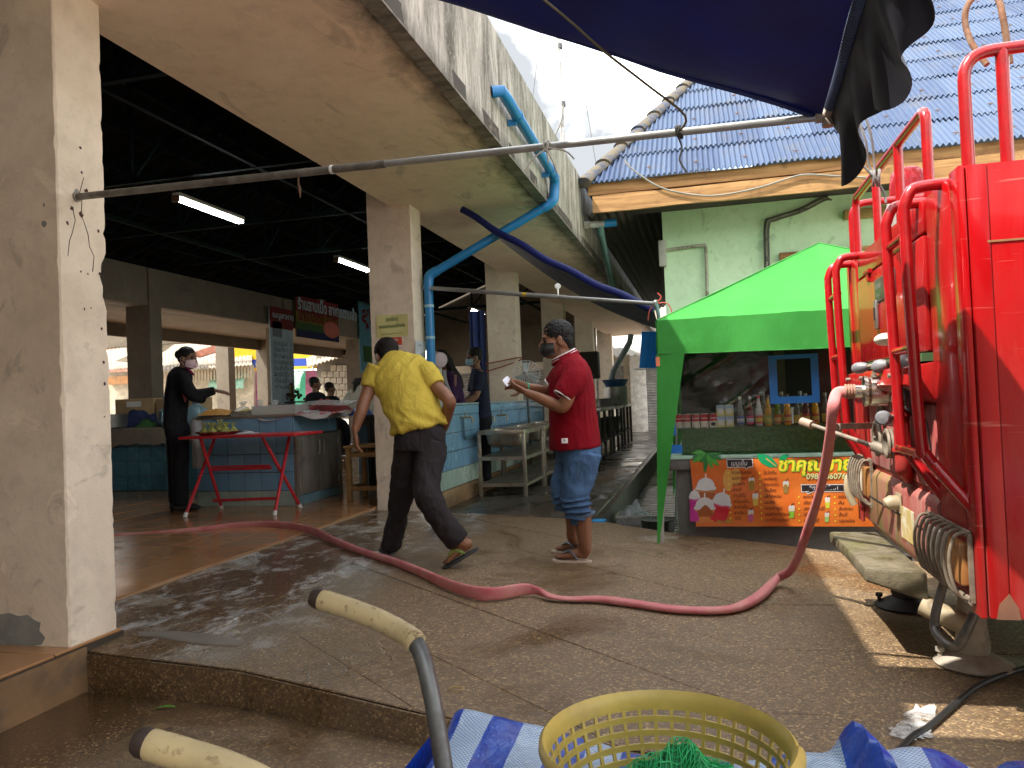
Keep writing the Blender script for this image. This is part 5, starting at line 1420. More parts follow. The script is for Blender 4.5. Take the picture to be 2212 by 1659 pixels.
# menu words
rows1 = ['กาแฟโบราณ', 'เนสกาแฟ', 'มอคค่า', 'ลาเต้', 'คาปูชิโน่', 'ชานมเย็น', 'ชาดำเย็น', 'ชาเขียว', 'โกโก้']
rows2 = ['โอวัลติน', 'นมชมพู', 'ชามะนาว', 'โอเลี้ยง', 'เผือกหอม', 'นมสด', 'แคนตาลูป', 'นมสดคาราเมล', 'มะพร้าวนมสด']
w1 = [225, 170, 140, 95, 145, 175, 160, 135, 70]; w2 = [150, 160, 170, 140, 195, 118, 200, 290, 275]
for k, (t_, w_) in enumerate(zip(rows1, w1)):
    btext(t_, 682 + 4 * k, 492 + 66.5 * k, 46, DKT, w_, .0046, .006, .2); shape(ell(642 + 3.5 * k, 477 + 66 * k, 10, 10, n=10), YEL, 'bullet', .0046)
for k, (t_, w_) in enumerate(zip(rows2, w2)):
    btext(t_, 1045 + 3 * k, 492 + 68.5 * k, 46, DKT, w_, .0046, .006, .2); shape(ell(1005 + 3 * k, 481 + 66 * k, 10, 10, n=10), YEL, 'bullet', .0046)
for k, (t_, w_) in enumerate(zip(['แดงโซดา', 'เขียวโซดา', 'สตรอเบอร์รี่', 'กีวี่', 'บลูเบอร์รี่'], [165, 190, 240, 52, 170])):
    btext(t_, 1512 + 2 * k, 772 + 69 * k, 46, DKT, w_, .0046, .006, .2); shape(ell(1460 + 2 * k, 758 + 68.5 * k, 10, 10, n=10), YEL, 'bullet', .0046)
for k, (t_, w_) in enumerate(zip(['องุ่น', 'ส้ม', 'สับปะรด', 'ลิ้นจี่', 'บลูเลม่อน'], [85, 62, 160, 95, 180])):
    btext(t_, 1915 + 2 * k, 772 + 69 * k, 46, DKT, w_, .0046, .006, .2); shape(ell(1876 + 2 * k, 760 + 69 * k, 10, 10, n=10), YEL, 'bullet', .0046)
btext('ชาคุณชาย', 1226, 446, 175, BLK, 850, .0044, .045, .15); btext('ชาคุณชาย', 1216, 456, 175, pm('lime', (.22, .52, .03)), 850, .0052, .06, .15); btext('ชาคุณชาย', 1216, 452, 175, YEL, 850, .0062, .022, .15)
btext('098-3860766', 1545, 550, 78, pm('lime', (.22, .52, .03)), 500, .0070, .035, .1); btext('098-3860766', 1545, 550, 78, pm('pale_yellow', (.85, .82, .45)), 500, .0078, .008, .1)
# ------------------------------------------------------------------ tiled counters
tile20 = MB(); tile20.box((0, 0, 0), (.1925, .012, .1925)); t20 = {}
for nm, mt in (('blue', M_BLUE), ('pale', M_PALE), ('dim', M_BLUE_SHADE)):
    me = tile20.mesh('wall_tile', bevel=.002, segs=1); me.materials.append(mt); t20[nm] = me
rw = random.Random(8)
def tile_face(parent, origin, right, n, rows, kind='blue', skip=(), pale_low=False):
    """square tiles on an upright face; origin is its lower left corner"""
    r = V(right).normalized(); ang = math.atan2(r.y, r.x)
    for i in range(n):
        for j in range(rows):
            if (i, j) in skip: continue
            o = put('wall_tile', t20['pale' if pale_low and j == 0 else kind], None, parent)
            p = V(origin) + r * (.2 * i + .1) + V((0, 0, .2 * j + .1))
            o.matrix_local = wm(parent).inverted() @ Matrix.Translation(p) @ Matrix.Rotation(ang, 4, 'Z') @ Matrix.Rotation(rw.uniform(-.004, .004), 4, 'X') @ Matrix.Rotation(rw.uniform(-.004, .004), 4, 'Z')
M_CEMT = mat_concrete('worn_counter_cement', (.17, .14, .11), (.26, .22, .17))
CXR, CYF = -4.32, 7.48
ct = thing('market_counter', 'blue tiled market counter with grey cabinet doors and trays of food on top', 'counter', (-4.95, 8.0, 0))
m = MB(); m.bb((-5.52, CYF, 0), (CXR, 8.55, .955)); m.build('core', M_GROUT, ct)
m = MB(); m.bb((-5.55, CYF - .03, .955), (CXR + .03, 8.58, .985)); m.build('top', M_CEMT, ct, bevel=.006)
tile_face(ct, (-5.52, CYF - .005, -.04), (1, 0, 0), 6, 5, pale_low=True)
tile_face(ct, (CXR + .005, CYF, .76), (0, 1, 0), 5, 1)
M_DOOR = mat_wood('grey_worn_door', (.17, .16, .14), (.27, .25, .22), (8, 8, 1))
for (ya, yb) in ((CYF + .05, CYF + .50), (CYF + .53, CYF + .98)):
    m = MB(); m.bb((CXR + .002, ya, .10), (CXR + .028, yb, .74)); dr = m.build('cabinet_door', M_DOOR, ct, bevel=.004)
    for z0, z1 in ((.14, .40), (.46, .70)):
        m = MB(); m.bb((CXR + .028, ya + .06, z0), (CXR + .034, yb - .06, z1)); m.build('raised_panel', M_DOOR, dr, bevel=.004)
    for z in (.2, .64):
        m = MB(); yy = ya + .01 if ya < CYF + .3 else yb - .01; m.cyl((CXR + .034, yy, z - .04), (CXR + .034, yy, z + .04), .008, 8); m.build('hinge', M('dull_steel', (.36, .35, .33), .4, .7), dr)
    m = MB(); yy = yb - .04 if ya < CYF + .3 else ya + .04; m.tube([(CXR + .03, yy, .52), (CXR + .06, yy, .53), (CXR + .06, yy, .67), (CXR + .03, yy, .68)], .008, 8, 3); m.build('handle', M('dull_steel', (.36, .35, .33), .4, .7), dr)
m = MB(); m.bb((CXR, CYF + .0, 0), (CXR + .03, CYF + .045, .76)); m.build('door_post', M_CEMT, ct); m = MB(); m.bb((CXR, CYF + .985, 0), (CXR + .03, CYF + 1.06, .76)); m.build('door_post', M_CEMT, ct)
m = MB(); m.bb((CXR, CYF + .05, .0), (CXR + .03, CYF + .98, .095)); m.build('plinth', M('painted_plinth', (.16, .30, .36), .6), ct)
cb = thing('back_counter', 'dim blue tiled counter with crumbling top at the left behind the black jacket woman', 'counter', (-8, 9.3, 0))
m = MB(); m.bb((-9.2, 9.06, 0), (-6.1, 9.9, .80)); m.build('core', M_GROUT, cb)
m = MB(); m.grid(lambda u, v: (-9.2 + 3.1 * u, 9.03, .74 + .10 * v - (1 - v) * (.10 + .10 * noise.noise((u * 14, 0, 3)))), 60, 1, -.05); m.build('broken_edge', M_CEMT, cb, smooth=False)
m = MB(); m.bb((-9.2, 9.02, .82), (-6.1, 9.9, .86)); m.build('top', M_CEMT, cb, bevel=.01)
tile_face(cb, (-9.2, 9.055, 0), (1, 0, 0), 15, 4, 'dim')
cc2 = thing('side_counter', 'blue tiled counter stub between the cabinet doors and the column with the yellow notice', 'counter', (-3.7, 9.1, 0))
m = MB(); m.bb((-4.25, 8.92, 0), (-3.35, 9.6, .93)); m.build('core', M_CEMT, cc2)
tile_face(cc2, (-4.25, 8.915, .0), (1, 0, 0), 4, 4, pale_low=True)

# sink wall
sw = thing('sink_wall', 'low blue tiled wall with pale bottom row and brown plinth behind the steel sinks', 'wall', (-2.75, 10, 0))
m = MB(); m.bb((-2.83, 7.66, -.1), (-2.735, 13.2, 1.005)); m.build('core', M_GROUT, sw)
m = MB(); m.bb((-2.84, 7.65, 1.005), (-2.715, 13.2, 1.03)); m.build('coping', M('blue_coping', (.26, .36, .40), .4), sw, bevel=.005)
tile_face(sw, (-2.73, 7.66, .10), (0, 1, 0), 27, 4, skip=[(i, 0) for i in range(27)]); 
tile_face(sw, (-2.73, 7.66, .10), (0, 1, 0), 27, 1, 'pale')
m = MB(); m.bb((-2.735, 7.66, .902), (-2.722, 13.1, 1.0)); m.build('top_tile_row', M_BLUE, sw, bevel=.003)
m = MB(); m.bb((-2.735, 7.66, -.1), (-2.700, 13.2, .10)); m.build('plinth', M_SIDE, sw, bevel=.01)
M_BRASS = M('old_tap', (.42, .33, .20), .35, .8, var=.3, scale=20)
def tap(y, z, lab):
    t_ = thing('water_tap', lab, 'tap', (-2.70, y, z), 'taps on the blue tiled wall')
    m = MB(); m.cyl((-2.73, y, z), (-2.64, y, z), .012, 10); m.tube([(-2.64, y, z), (-2.60, y, z + .005), (-2.585, y, z - .02), (-2.583, y, z - .06)], .011, 10, 4); m.build('spout', M_BRASS, t_)
    m = MB(); m.cyl((-2.655, y, z), (-2.655, y, z + .04), .008, 8); m.bar((-2.655, y - .03, z + .045), (-2.655, y + .03, z + .045), .012, .008); m.build('handle', M_BRASS, t_)
    return t_
tap(8.42, .86, 'dripping brass tap nearest the blue downpipe'); tap(9.35, .84, 'second brass tap above the joint of the two sinks'); tap(10.0, .84, 'third brass tap partly hidden by the man in red')
wp = MB(); wp.tube([(-2.69, 8.42, .86), (-2.69, 8.42, .66), (-2.685, 8.47, .62), (-2.68, 9.2, .655), (-2.68, 11.5, .70)], .015, 10)
wp.solo('water_pipe', M('faded_blue_pipe', (.07, .15, .20), .5), 'faded blue water pipe running along the tiled wall above the sinks', 'pipe')
M_SS = M('stained_steel', (.42, .38, .32), .32, .85, var=.25, scale=10, dirt=(.28, .18, .09), dscale=7)
SX0, SX1 = -2.60, -2.06
def sink(y0, lab, first=[None]):
    if first[0] is not None: return copy_tree(first[0], loc=(-2.33, y0 + .5, -.085), label=lab)
    s = thing('steel_sink', lab, 'sink', (-2.33, y0 + .5, -.085), 'steel sink stands along the tiled wall'); first[0] = s
    yb = y0 + 1.02; zt = .685
    for x in (SX0, SX1):
        for y in (y0, yb):
            m = MB(); m.bar((x, y, -.085), (x, y, zt), .04, .04, (0, 1, 0)); m.build('leg', M_SS, s, bevel=.003)
    m = MB()
    for (a, b) in (((SX0, y0), (SX1, y0)), ((SX0, yb), (SX1, yb)), ((SX0, y0), (SX0, yb)), ((SX1, y0), (SX1, yb))):
        m.bar((a[0], a[1], zt - .02), (b[0], b[1], zt - .02), .042, .05)
    m.build('top_rim', M_SS, s, bevel=.003)
    m = MB(); m.bb((SX0 + .05, y0 + .62, zt - .012), (SX1 - .05, yb - .02, zt + .004)); m.build('drainboard', M_SS, s)
    m = MB(); bx, by = (SX0 + SX1) / 2, y0 + .33
    rings = []
    for z, k in ((zt, 1), (zt - .05, .97), (zt - .16, .9), (zt - .20, .7), (zt - .205, .02)):
        rings.append([(bx + .235 * k * math.copysign(abs(math.cos(w)) ** .35, math.cos(w)), by + .28 * k * math.copysign(abs(math.sin(w)) ** .35, math.sin(w)), z) for w in (2 * math.pi * q / 28 for q in range(28))])
    m.loft(rings, cap=False); m.build('basin', M_SS, s, ang=60)
    for z in (.36, .05):
        m = MB()
        for y in (y0, yb): m.bar((SX0, y, z), (SX1, y, z), .03, .04)
        for x in (SX0, SX1): m.bar((x, y0, z), (x, yb, z), .03, .04)
        sh = m.build('shelf_frame', M_SS, s)
        for k in range(9):
            x = SX0 + .05 + (SX1 - SX0 - .1) * k / 8
            m = MB(); m.bar((x, y0 + .02, z + .01), (x, yb - .02, z + .01), .03, .012); m.build('shelf_slat', M_SS, sh)
    return s
sink(8.72, 'nearest steel sink stand with slatted shelves beside the man in red'); sink(9.85, 'second steel sink stand behind the first one and partly hidden by the man'); sink(10.98, 'third steel sink stand deepest in the row')

# ------------------------------------------------------------------ red folding table and what stands on it
M_REDT = M('table_red', (.52, .02, .03), .35, var=.2, scale=12, dirt=(.12, .03, .02), dscale=9, damt=(.6, .75), coat=.2)
ft = thing('folding_table', 'red folding table with crossed tube legs in front of the blue tiled counter', 'table', (-4.62, 6.98, 0))
TXa, TXb, TYa, TYb, TZt = -5.22, -3.90, 6.78, 7.36, .80
m = MB(); m.bb((TXa, TYa, TZt - .03), (TXb, TYb, TZt)); m.build('tabletop', M_REDT, ft, bevel=.008)
Q5 = zr(0, 1512, .6295)
def tleg(pts, yt, zft=.0):
    T = ony(*Q5(*pts[0]), yt); T.z = TZt - .03; F_ = onz(*Q5(*pts[-1]), zft)
    P = [T] + [T.lerp(F_, k) for k in (.33, .66)] + [F_]
    if len(pts) == 3:
        k = (pts[1][1] - pts[0][1]) / (pts[2][1] - pts[0][1]); m_ = T.lerp(F_, k); P = [T, ony(*Q5(*pts[1]), m_.y), F_]
    m = MB(); m.tube([*P[:-1], F_], .017, 10); lg = m.build('leg', M_REDT, ft); m = MB(); d = (P[-2] - F_).normalized(); m.cyl(F_ - d * .004, F_ + d * .045, .021, 10); m.build('foot_cap', M_WHITE, lg); return P
tleg([(533, 122), (458, 330)], 7.28); tleg([(497, 126), (550, 309)], 6.86); tleg([(718, 115), (680, 326)], 7.28); tleg([(650, 120), (745, 306)], 6.86)
for (qa_, qb_, yy, r_) in (((518, 213), (672, 208), 7.05, .014), ((518, 206), (668, 202), 7.08, .011), ((530, 289), (690, 283), 7.15, .016)):
    m = MB(); m.cyl(ony(*Q5(*qa_), yy), ony(*Q5(*qb_), yy), r_, 10); m.build('cross_bar', M_REDT, ft)
pl_ = MB(); pl_.lathe((-4.92, 7.03, TZt + .001), [(.001, .006), (.17, .006), (.225, .03), (.235, .034), (.22, .022), (.17, .0), (.001, 0)], n=28)
pl_.solo('steel_tray', M('polished_tray', (.5, .48, .44), .25, .9), 'round steel tray of leaf wrapped parcels on the red folding table', 'tray')
M_PARC = M('banana_leaf_parcel', (.36, .36, .10), .6, var=.4, scale=30, dirt=(.20, .20, .05), dscale=20)
rp = random.Random(6)
spots = [(-5.05, 6.98), (-4.98, 7.09), (-4.93, 6.95), (-4.86, 7.08), (-4.80, 6.97), (-4.79, 7.10), (-5.06, 7.10), (-4.88, 7.0)]
pp0 = None
for i, (x, y) in enumerate(spots):
    z = TZt + .012 + (.03 if i == 7 else 0)
    if pp0 is None:
        pp0 = thing('leaf_parcel', 'green leaf wrapped parcel tied at the top on the round steel tray', 'parcel', (x, y, z), 'leaf parcels on the steel tray')
        m = MB(); m.lathe((x, y, z), [(.03, 0), (.052, .008), (.05, .028), (.026, .052), (.013, .066), (.010, .072)], n=9); m.warp(lambda q: q + V((noise.noise(q * 40) * .008, noise.noise(q * 40 + V((3, 1, 0))) * .008, 0))); m.build('body', M_PARC, pp0)
        m = MB()
        for k in range(6):
            a = k * 1.05; m.grid(lambda u, v, a=a: (x + math.cos(a) * (.006 + .03 * v) + (u - .5) * .012 * math.sin(a), y + math.sin(a) * (.006 + .03 * v) - (u - .5) * .012 * math.cos(a), z + .068 + .05 * v), 1, 2, .001)
        m.build('leaf_tip', M_PARC, pp0)
    else: copy_tree(pp0, loc=(x, y, z), rz=rp.uniform(0, 6))
pb = MB(); pb.grid(lambda u, v: (-4.66 + .22 * u, 6.9 + .16 * v, TZt + .004 + .03 * math.sin(math.pi * u) * math.sin(math.pi * v) + .012 * noise.noise((u * 7, v * 7, 2))), 14, 10, .001)
M_BAG = (lambda t: (t.bsdf((.72, .74, .74), .15, 0, t.bump(t.noise(t.pos(), 28, 4), .5, .01), Transmission_Weight=.0, Alpha=.42), t.m)[1])(NT('thin_plastic_bag'))
pb.solo('plastic_bag', M_BAG, 'flat clear plastic bag lying on the red table right of the tray', 'bag')

# food on the counter
def heap(x, y, z, rx, ry, h, mat, name, label, cat, seed=0, group=None, n=16):
    m = MB(); m.grid(lambda u, v: (x + rx * (2 * u - 1), y + ry * (2 * v - 1), z + h * max(0, (math.sin(math.pi * u) * math.sin(math.pi * v))) ** .6 * (1 + .5 * noise.noise((u * 5, v * 5, seed)) + .25 * noise.noise((u * 13, v * 13, seed)))), n, n, .004)
    return m.solo(name, mat, label, cat, group)
M_NOOD = M('orange_noodles', (.55, .24, .03), .5, var=.4, scale=60, bump=.9, bscale=120)
M_YNOOD = M('yellow_noodles', (.52, .40, .10), .5, var=.4, scale=60, bump=.9, bscale=120)
CT = .986
m = MB(); m.lathe((-5.33, 7.62, CT), [(.001, 0), (.20, 0), (.24, .018), (.22, .012), (.001, .008)], n=24); m.solo('food_tray', M('polished_tray', (.5, .48, .44), .25, .9), 'round steel tray holding orange noodles at the left end of the counter', 'tray')
heap(-5.33, 7.62, CT + .012, .19, .16, .07, M_NOOD, 'noodle_heap', 'heap of orange noodles on the tray near the woman in black', 'noodles', 1)
m = MB(); m.bb((-5.09, 7.5, CT), (-4.85, 7.75, CT + .012)); m.bb((-5.09, 7.5, CT + .012), (-5.085, 7.75, CT + .05)); m.bb((-4.855, 7.5, CT + .012), (-4.85, 7.75, CT + .05)); m.bb((-5.085, 7.5, CT + .012), (-4.855, 7.505, CT + .05)); m.solo('steel_box', M('polished_tray', (.5, .48, .44), .25, .9), 'square steel box of bagged noodles beside the orange noodle tray', 'tray')
heap(-4.97, 7.62, CT + .02, .11, .11, .05, M_YNOOD, 'noodle_heap', 'pale yellow noodles in the square steel box', 'noodles', 4)
for i, (x, y, lab) in enumerate(((-5.13, 7.80, 'knotted clear bag of food standing behind the orange noodles'), (-4.93, 7.82, 'knotted clear bag of food standing behind the square steel box'), (-4.78, 7.9, 'knotted clear bag beside the long food box'))):
    m = MB(); m.lathe((x, y, CT), [(.07, 0), (.09, .03), (.075, .08), (.02, .105), (.05, .15), (.02, .16)], n=12); m.warp(lambda q, i=i: q + V((noise.noise(q * 22 + V((i, 0, 0))), noise.noise(q * 22 + V((0, i, 5))), noise.noise(q * 20))) * .02)
    m.solo('food_bag', M_BAG, lab, 'bag', 'bags of food on the counter')
M_FBOX = (lambda t: (t.bsdf((.66, .68, .68), .25, Alpha=.45), t.m)[1])(NT('milky_plastic'))
fb = thing('food_box', 'long milky plastic food box lying open along the front of the counter', 'box', (-4.55, 7.65, CT))
m = MB(); m.bb((-4.83, 7.5, CT), (-4.30, 7.51, CT + .10)); m.bb((-4.83, 7.80, CT), (-4.30, 7.81, CT + .10)); m.bb((-4.83, 7.51, CT), (-4.82, 7.80, CT + .10)); m.bb((-4.31, 7.51, CT), (-4.30, 7.80, CT + .10)); m.bb((-4.82, 7.51, CT + .001), (-4.31, 7.8, CT + .006)); m.build('tray', M_FBOX, fb)
m = MB(); m.grid(lambda u, v: (-4.42 + .62 * u, 7.74 + .25 * v, CT + .085 + .045 * v + .01 * math.sin(u * 5)), 10, 4, .006); m.build('lid', M_FBOX, fb)
heap(-4.64, 7.62, CT + .01, .15, .08, .045, M_YNOOD, 'noodle_heap', 'yellow noodles inside the long milky box', 'noodles', 9)
pc_ = MB(); pc_.grid(lambda u, v: (-4.72 + 1.0 * u, 7.44 + .30 * v, CT + .012 - .05 * (1 - v) ** 2 * (1 + .6 * math.sin(u * 11)) + .02 * noise.noise((u * 6, v * 3, 1))), 30, 8, .002)
pc_.solo('newspaper_sheet', M('red_grey_paper', (.48, .42, .42), .8, var=.2, dirt=(.45, .03, .03), dscale=4, damt=(.52, .56)), 'creased paper sheet hanging over the counter front edge under the food box', 'paper')
pc_ = MB(); pc_.grid(lambda u, v: (-4.26 + .10 * v, 7.6 + 1.0 * u, CT + .03 - .10 * v + .02 * noise.noise((u * 6, v * 3, 8))), 24, 6, .002)
pc_.solo('paper_sheet', M('pale_paper', (.50, .53, .58), .8), 'pale grey paper sheet hanging over the counter end above the cabinet doors', 'paper')
heap(-4.12 - .12, 8.15, CT, .26, .22, .13, M('red_cloth', (.34, .05, .06), .8), 'red_cloth', 'dull red cloth heaped on the counter end', 'cloth', 3)
heap(-4.05, 8.78, CT - .04, .36, .26, .34, M('white_sack', (.44, .40, .32), .8, var=.15), 'white_sack', 'creased off-white sack heaped behind the red cloth', 'sack', 5, n=24)
heap(-3.92, 8.35, CT - .05, .12, .10, .10, M('blue_wrapper', (.08, .16, .50), .3), 'blue_wrapper', 'crumpled blue wrapper near the yellow shirt man', 'wrapper', 6)
m = MB(); 
for k in range(3): m.bb((-4.35 + .02 * k, 9.0, 1.33 + .025 * k), (-3.45, 9.5, 1.35 + .025 * k))
m.solo('tray_stack', M('black_trays', (.02, .018, .03), .4), 'flat stack of dark plastic trays behind the white sack', 'trays', bevel=.004)
m = MB(); m.bb((-4.3, 8.95, .93), (-4.2, 9.05, 1.33)); m.bb((-3.6, 8.95, .93), (-3.5, 9.05, 1.33)); m.solo('tray_stand', M_DARK, 'dark stand under the stack of flat trays', 'stand')
m = MB(); m.bb((-5.05, 8.2, CT), (-4.6, 8.45, CT + .09)); m.grid(lambda u, v: (-5.04 + .42 * u, 8.21 + .22 * v, CT + .09 + .03 * abs(noise.noise((u * 12, v * 9, 0)))), 14, 8, .004); m.solo('egg_tray', M('dark_purple_tray', (.06, .02, .035), .6), 'dark tray of small goods at the back of the counter', 'tray')
m = MB(); m.sphere((-4.83, 8.08, CT + .05), (.06, .05, .05), 12, 8); m.solo('orange_fruit', M('orange_peel', (.55, .20, .03), .5), 'single orange beside the clear bags on the counter', 'fruit')
m = MB(); m.lathe((-4.42, 8.25, CT), [(.001, 0), (.13, 0), (.16, .05), (.165, .05), (.16, .04)], n=20); m.solo('white_dish', M_WHITE, 'shallow white dish at the back of the counter', 'dish')
m = MB(); m.grid(lambda u, v: (-5.56 + .16 * u, CYF - .02 - .012 * math.sin(u * 6), .97 - .55 * v + .0 * u), 10, 10, .003); m.solo('white_cloth', M('grey_white_cloth', (.48, .48, .50), .8), 'white cloth hanging down the left end of the tiled counter', 'cloth')
# left back counter goods
BT_ = .862
m = MB(); m.lathe((-8.28, 9.3, BT_), [(.001, .0), (.20, .0), (.235, .02), (.245, .20), (.255, .205), (.235, .20), (.22, .02)], n=24); m.solo('aluminium_pot', M('dull_aluminium', (.34, .33, .31), .4, .8), 'dull aluminium pot on the dim counter beside the near column', 'pot')
heap(-8.0, 9.6, BT_, .38, .2, .28, M('navy_cloth', (.02, .03, .10), .8), 'navy_cloth', 'dark navy cloth bundle behind the aluminium pot', 'cloth', 2)
heap(-7.65, 9.3, BT_, .14, .12, .1, M('green_leaves', (.04, .12, .03), .7, var=.5, scale=30), 'leafy_greens', 'small heap of green leaves beside the aluminium pot', 'vegetables', 7)
for i, (x, lab) in enumerate(((-7.25, 'pale blue knotted plastic bag left of the woman in black'), (-6.85, 'second blue plastic bag right behind the woman in black'))):
    m = MB(); m.lathe((x, 9.3, BT_), [(.12, 0), (.19, .08), (.16, .22), (.05, .30), (.05, .34), (.08, .42), (.03, .44)], n=14); m.warp(lambda q, i=i: q + V((noise.noise(q * 9 + V((i * 4, 0, 0))), noise.noise(q * 9 + V((0, 7 + i, 5))), 0)) * .05)
    m.solo('carrier_bag', (lambda t: (t.bsdf((.20, .34, .42), .3, Alpha=.75), t.m)[1])(NT('blue_bag_%d' % i)), lab, 'bag', 'blue carrier bags on the back counter')
for i, (x0, x1, h, lab) in enumerate(((-8.4, -7.75, .42, 'taped cardboard box at the left on the dim back counter'), (-7.7, -7.0, .40, 'cardboard box with red print beside the taped box'))):
    m = MB(); m.bb((x0, 9.55, BT_), (x1, 9.88, BT_ + h)); bxx = m.solo('cardboard_box', M_CARD, lab, 'box', 'cardboard boxes on the back counter', bevel=.004)
    m = MB(); m.bb((x0 + .2, 9.546, BT_ + h - .12), (x1 - .2, 9.549, BT_ + h - .04)); m.build('tape' if i == 0 else 'red_print', M_WHITE if i == 0 else M('print_red', (.40, .05, .04)), bxx)

# wooden stool, slatted crate by the column
M_STOOL = mat_wood('worn_stool_wood', (.30, .17, .06), (.42, .26, .10), (10, 10, 1.5))
st = thing('wooden_stool', 'rough wooden stool standing in front of the column with the yellow notice', 'stool', (-3.72, 8.15, 0))
a = ony(787, 1080, 7.85); 
for x in (-3.86, -3.40):
    for y in (7.85, 8.25):
        m = MB(); m.bar((x, y, 0), (x, y, .58), .055, .055, (0, 1, 0)); m.build('leg', M_STOOL, st, bevel=.004)
for (p, q, z) in (((-3.86, 7.85), (-3.40, 7.85), .50), ((-3.86, 8.25), (-3.40, 8.25), .50), ((-3.86, 7.85), (-3.86, 8.25), .50), ((-3.86, 7.85), (-3.40, 7.85), .13), ((-3.86, 7.85), (-3.86, 8.25), .13)):
    m = MB(); m.bar((*p, z), (*q, z), .03, .05); m.build('rail', M_STOOL, st, bevel=.003)
m = MB(); m.bb((-3.9, 7.8, .58), (-3.36, 8.3, .605)); m.build('seat', M_STOOL, st, bevel=.005)
cr = thing('black_crate', 'black slatted crate standing behind the wooden stool', 'crate', (-3.62, 8.6, 0))
for k in range(9):
    m = MB(); m.bar((-3.9 + k * .065, 8.5, .12), (-3.9 + k * .065, 8.5, .86), .03, .02, (0, 1, 0)); m.build('slat', M('black_wood', (.025, .02, .018)), cr)
m = MB(); m.bb((-3.94, 8.53, .08), (-3.34, 8.8, .9)); m.build('box', M_DARK, cr)
heap(-3.62, 8.62, .90, .16, .10, .12, M('green_bag', (.05, .30, .04), .35), 'green_bag', 'small bright green plastic bag beside the column', 'bag', 8)

# ------------------------------------------------------------------ signs hung inside and notices on the column
def panel(name, label, cat, c0, c1, z0, z1, mat, thick=.03, group=None):
    """upright sign between two plan points"""
    c0 = V((*c0, 0)); c1 = V((*c1, 0)); r = (c1 - c0).normalized(); n = r.cross(V((0, 0, 1)))
    t_ = thing(name, label, cat, ((c0 + c1) / 2 + V((0, 0, z0))))
    m = MB(); m.prism([c0 + V((0, 0, z0)), c1 + V((0, 0, z0)), c1 + V((0, 0, z1)), c0 + V((0, 0, z1))], -n, thick); m.build('board', mat, t_, smooth=False)
    def band(u0, u1, v0, v1, mt, nm='colour_band', lift=.004):
        P = lambda u, v: c0.lerp(c1, u) + V((0, 0, z0 + (z1 - z0) * v)) + n * lift
        m = MB(); m.prism([P(u0, v0), P(u1, v0), P(u1, v1), P(u0, v1)], -n, .003); return m.build(nm, mt, t_, smooth=False)
    def words(tx, size, u, v, mt, width=None, bold=0.):
        return lettering(tx, size, c0.lerp(c1, u) + V((0, 0, z0 + (z1 - z0) * v)), r, V((0, 0, 1)), mt, t_, width=width, lift=.009, bold=bold)
    return t_, band, words
MR = M('sign_red', (0.127, 0.011, 0.009), .6, Specular_IOR_Level=.1); MYL = M('sign_gold', (0.151, 0.099, 0.017), .6, Specular_IOR_Level=.1); MGN = M('sign_green', (0.033, 0.077, 0.022), .6, Specular_IOR_Level=.1); MNV = M('sign_navy', (0.011, 0.017, 0.055), .6, Specular_IOR_Level=.1); MPB = M('sign_pale_blue', (.26, .36, .40), .6); MINK = M('sign_ink', (.05, .06, .09), .5); MTL = M('sign_teal', (.05, .17, .22), .5)
def yat(px, x): return onx(px, 700, x).y
tb_, band, words = panel('menu_board', 'tall pale blue menu board with a red head hung on the inner column', 'sign', (-9.25, yat(583, -9.25)), (-9.25, yat(632, -9.25)), .95, 3.35, MPB)
band(.0, 1, .80, 1, MR, lift=.004); band(.10, .5, .72, .86, MINK)
for k, tx in enumerate(('ข้าวมันไก่', 'ก๋วยเตี๋ยว', 'ข้าวผัด', 'ข้าวราดแกง', 'ต้มยำกุ้ง', 'ผัดซีอิ๊ว', 'น้ำเปล่า', 'กาแฟ')):
    words(tx, .13, .10, .64 - .058 * k, MINK, .62, .01); words('30', .12, .80, .64 - .058 * k, MINK)
words('เมนูอาหาร', .18, .12, .90, MPB, .9, .02)
tb2, band, words = panel('shop_banner', 'wide red and gold shop banner hung on the inner beam', 'sign', (-9.28, yat(640, -9.28)), (-9.28, yat(731, -9.28)), 2.75, 3.75, MYL)
band(0, 1, .62, 1, MR); band(0, 1, .18, .36, MGN); band(0, 1, 0, .18, MNV)
words('ร้านลาบเป็ด อาหารตามสั่ง', .38, .04, .68, MPB, 3.2, .03); words('ลาบ น้ำตก ส้มตำ', .34, .06, .42, MR, 2.0, .03)
mm = MB(); mm.sphere(V((-9.27, yat(715, -9.28), 3.05)), (.02, .45, .22), 14, 8); mm.build('dish_picture', M('dish_red', (.40, .08, .05)), tb2)
tb3, band, words = panel('teal_banner', 'narrow teal banner half hidden behind the column with the yellow notice', 'sign', (-9.28, yat(776, -9.28)), (-9.28, yat(835, -9.28)), 2.0, 4.0, MTL)
words('สุกี้', .6, .08, .72, MR, 1.0, .04); band(.1, .6, .15, .38, MGN)
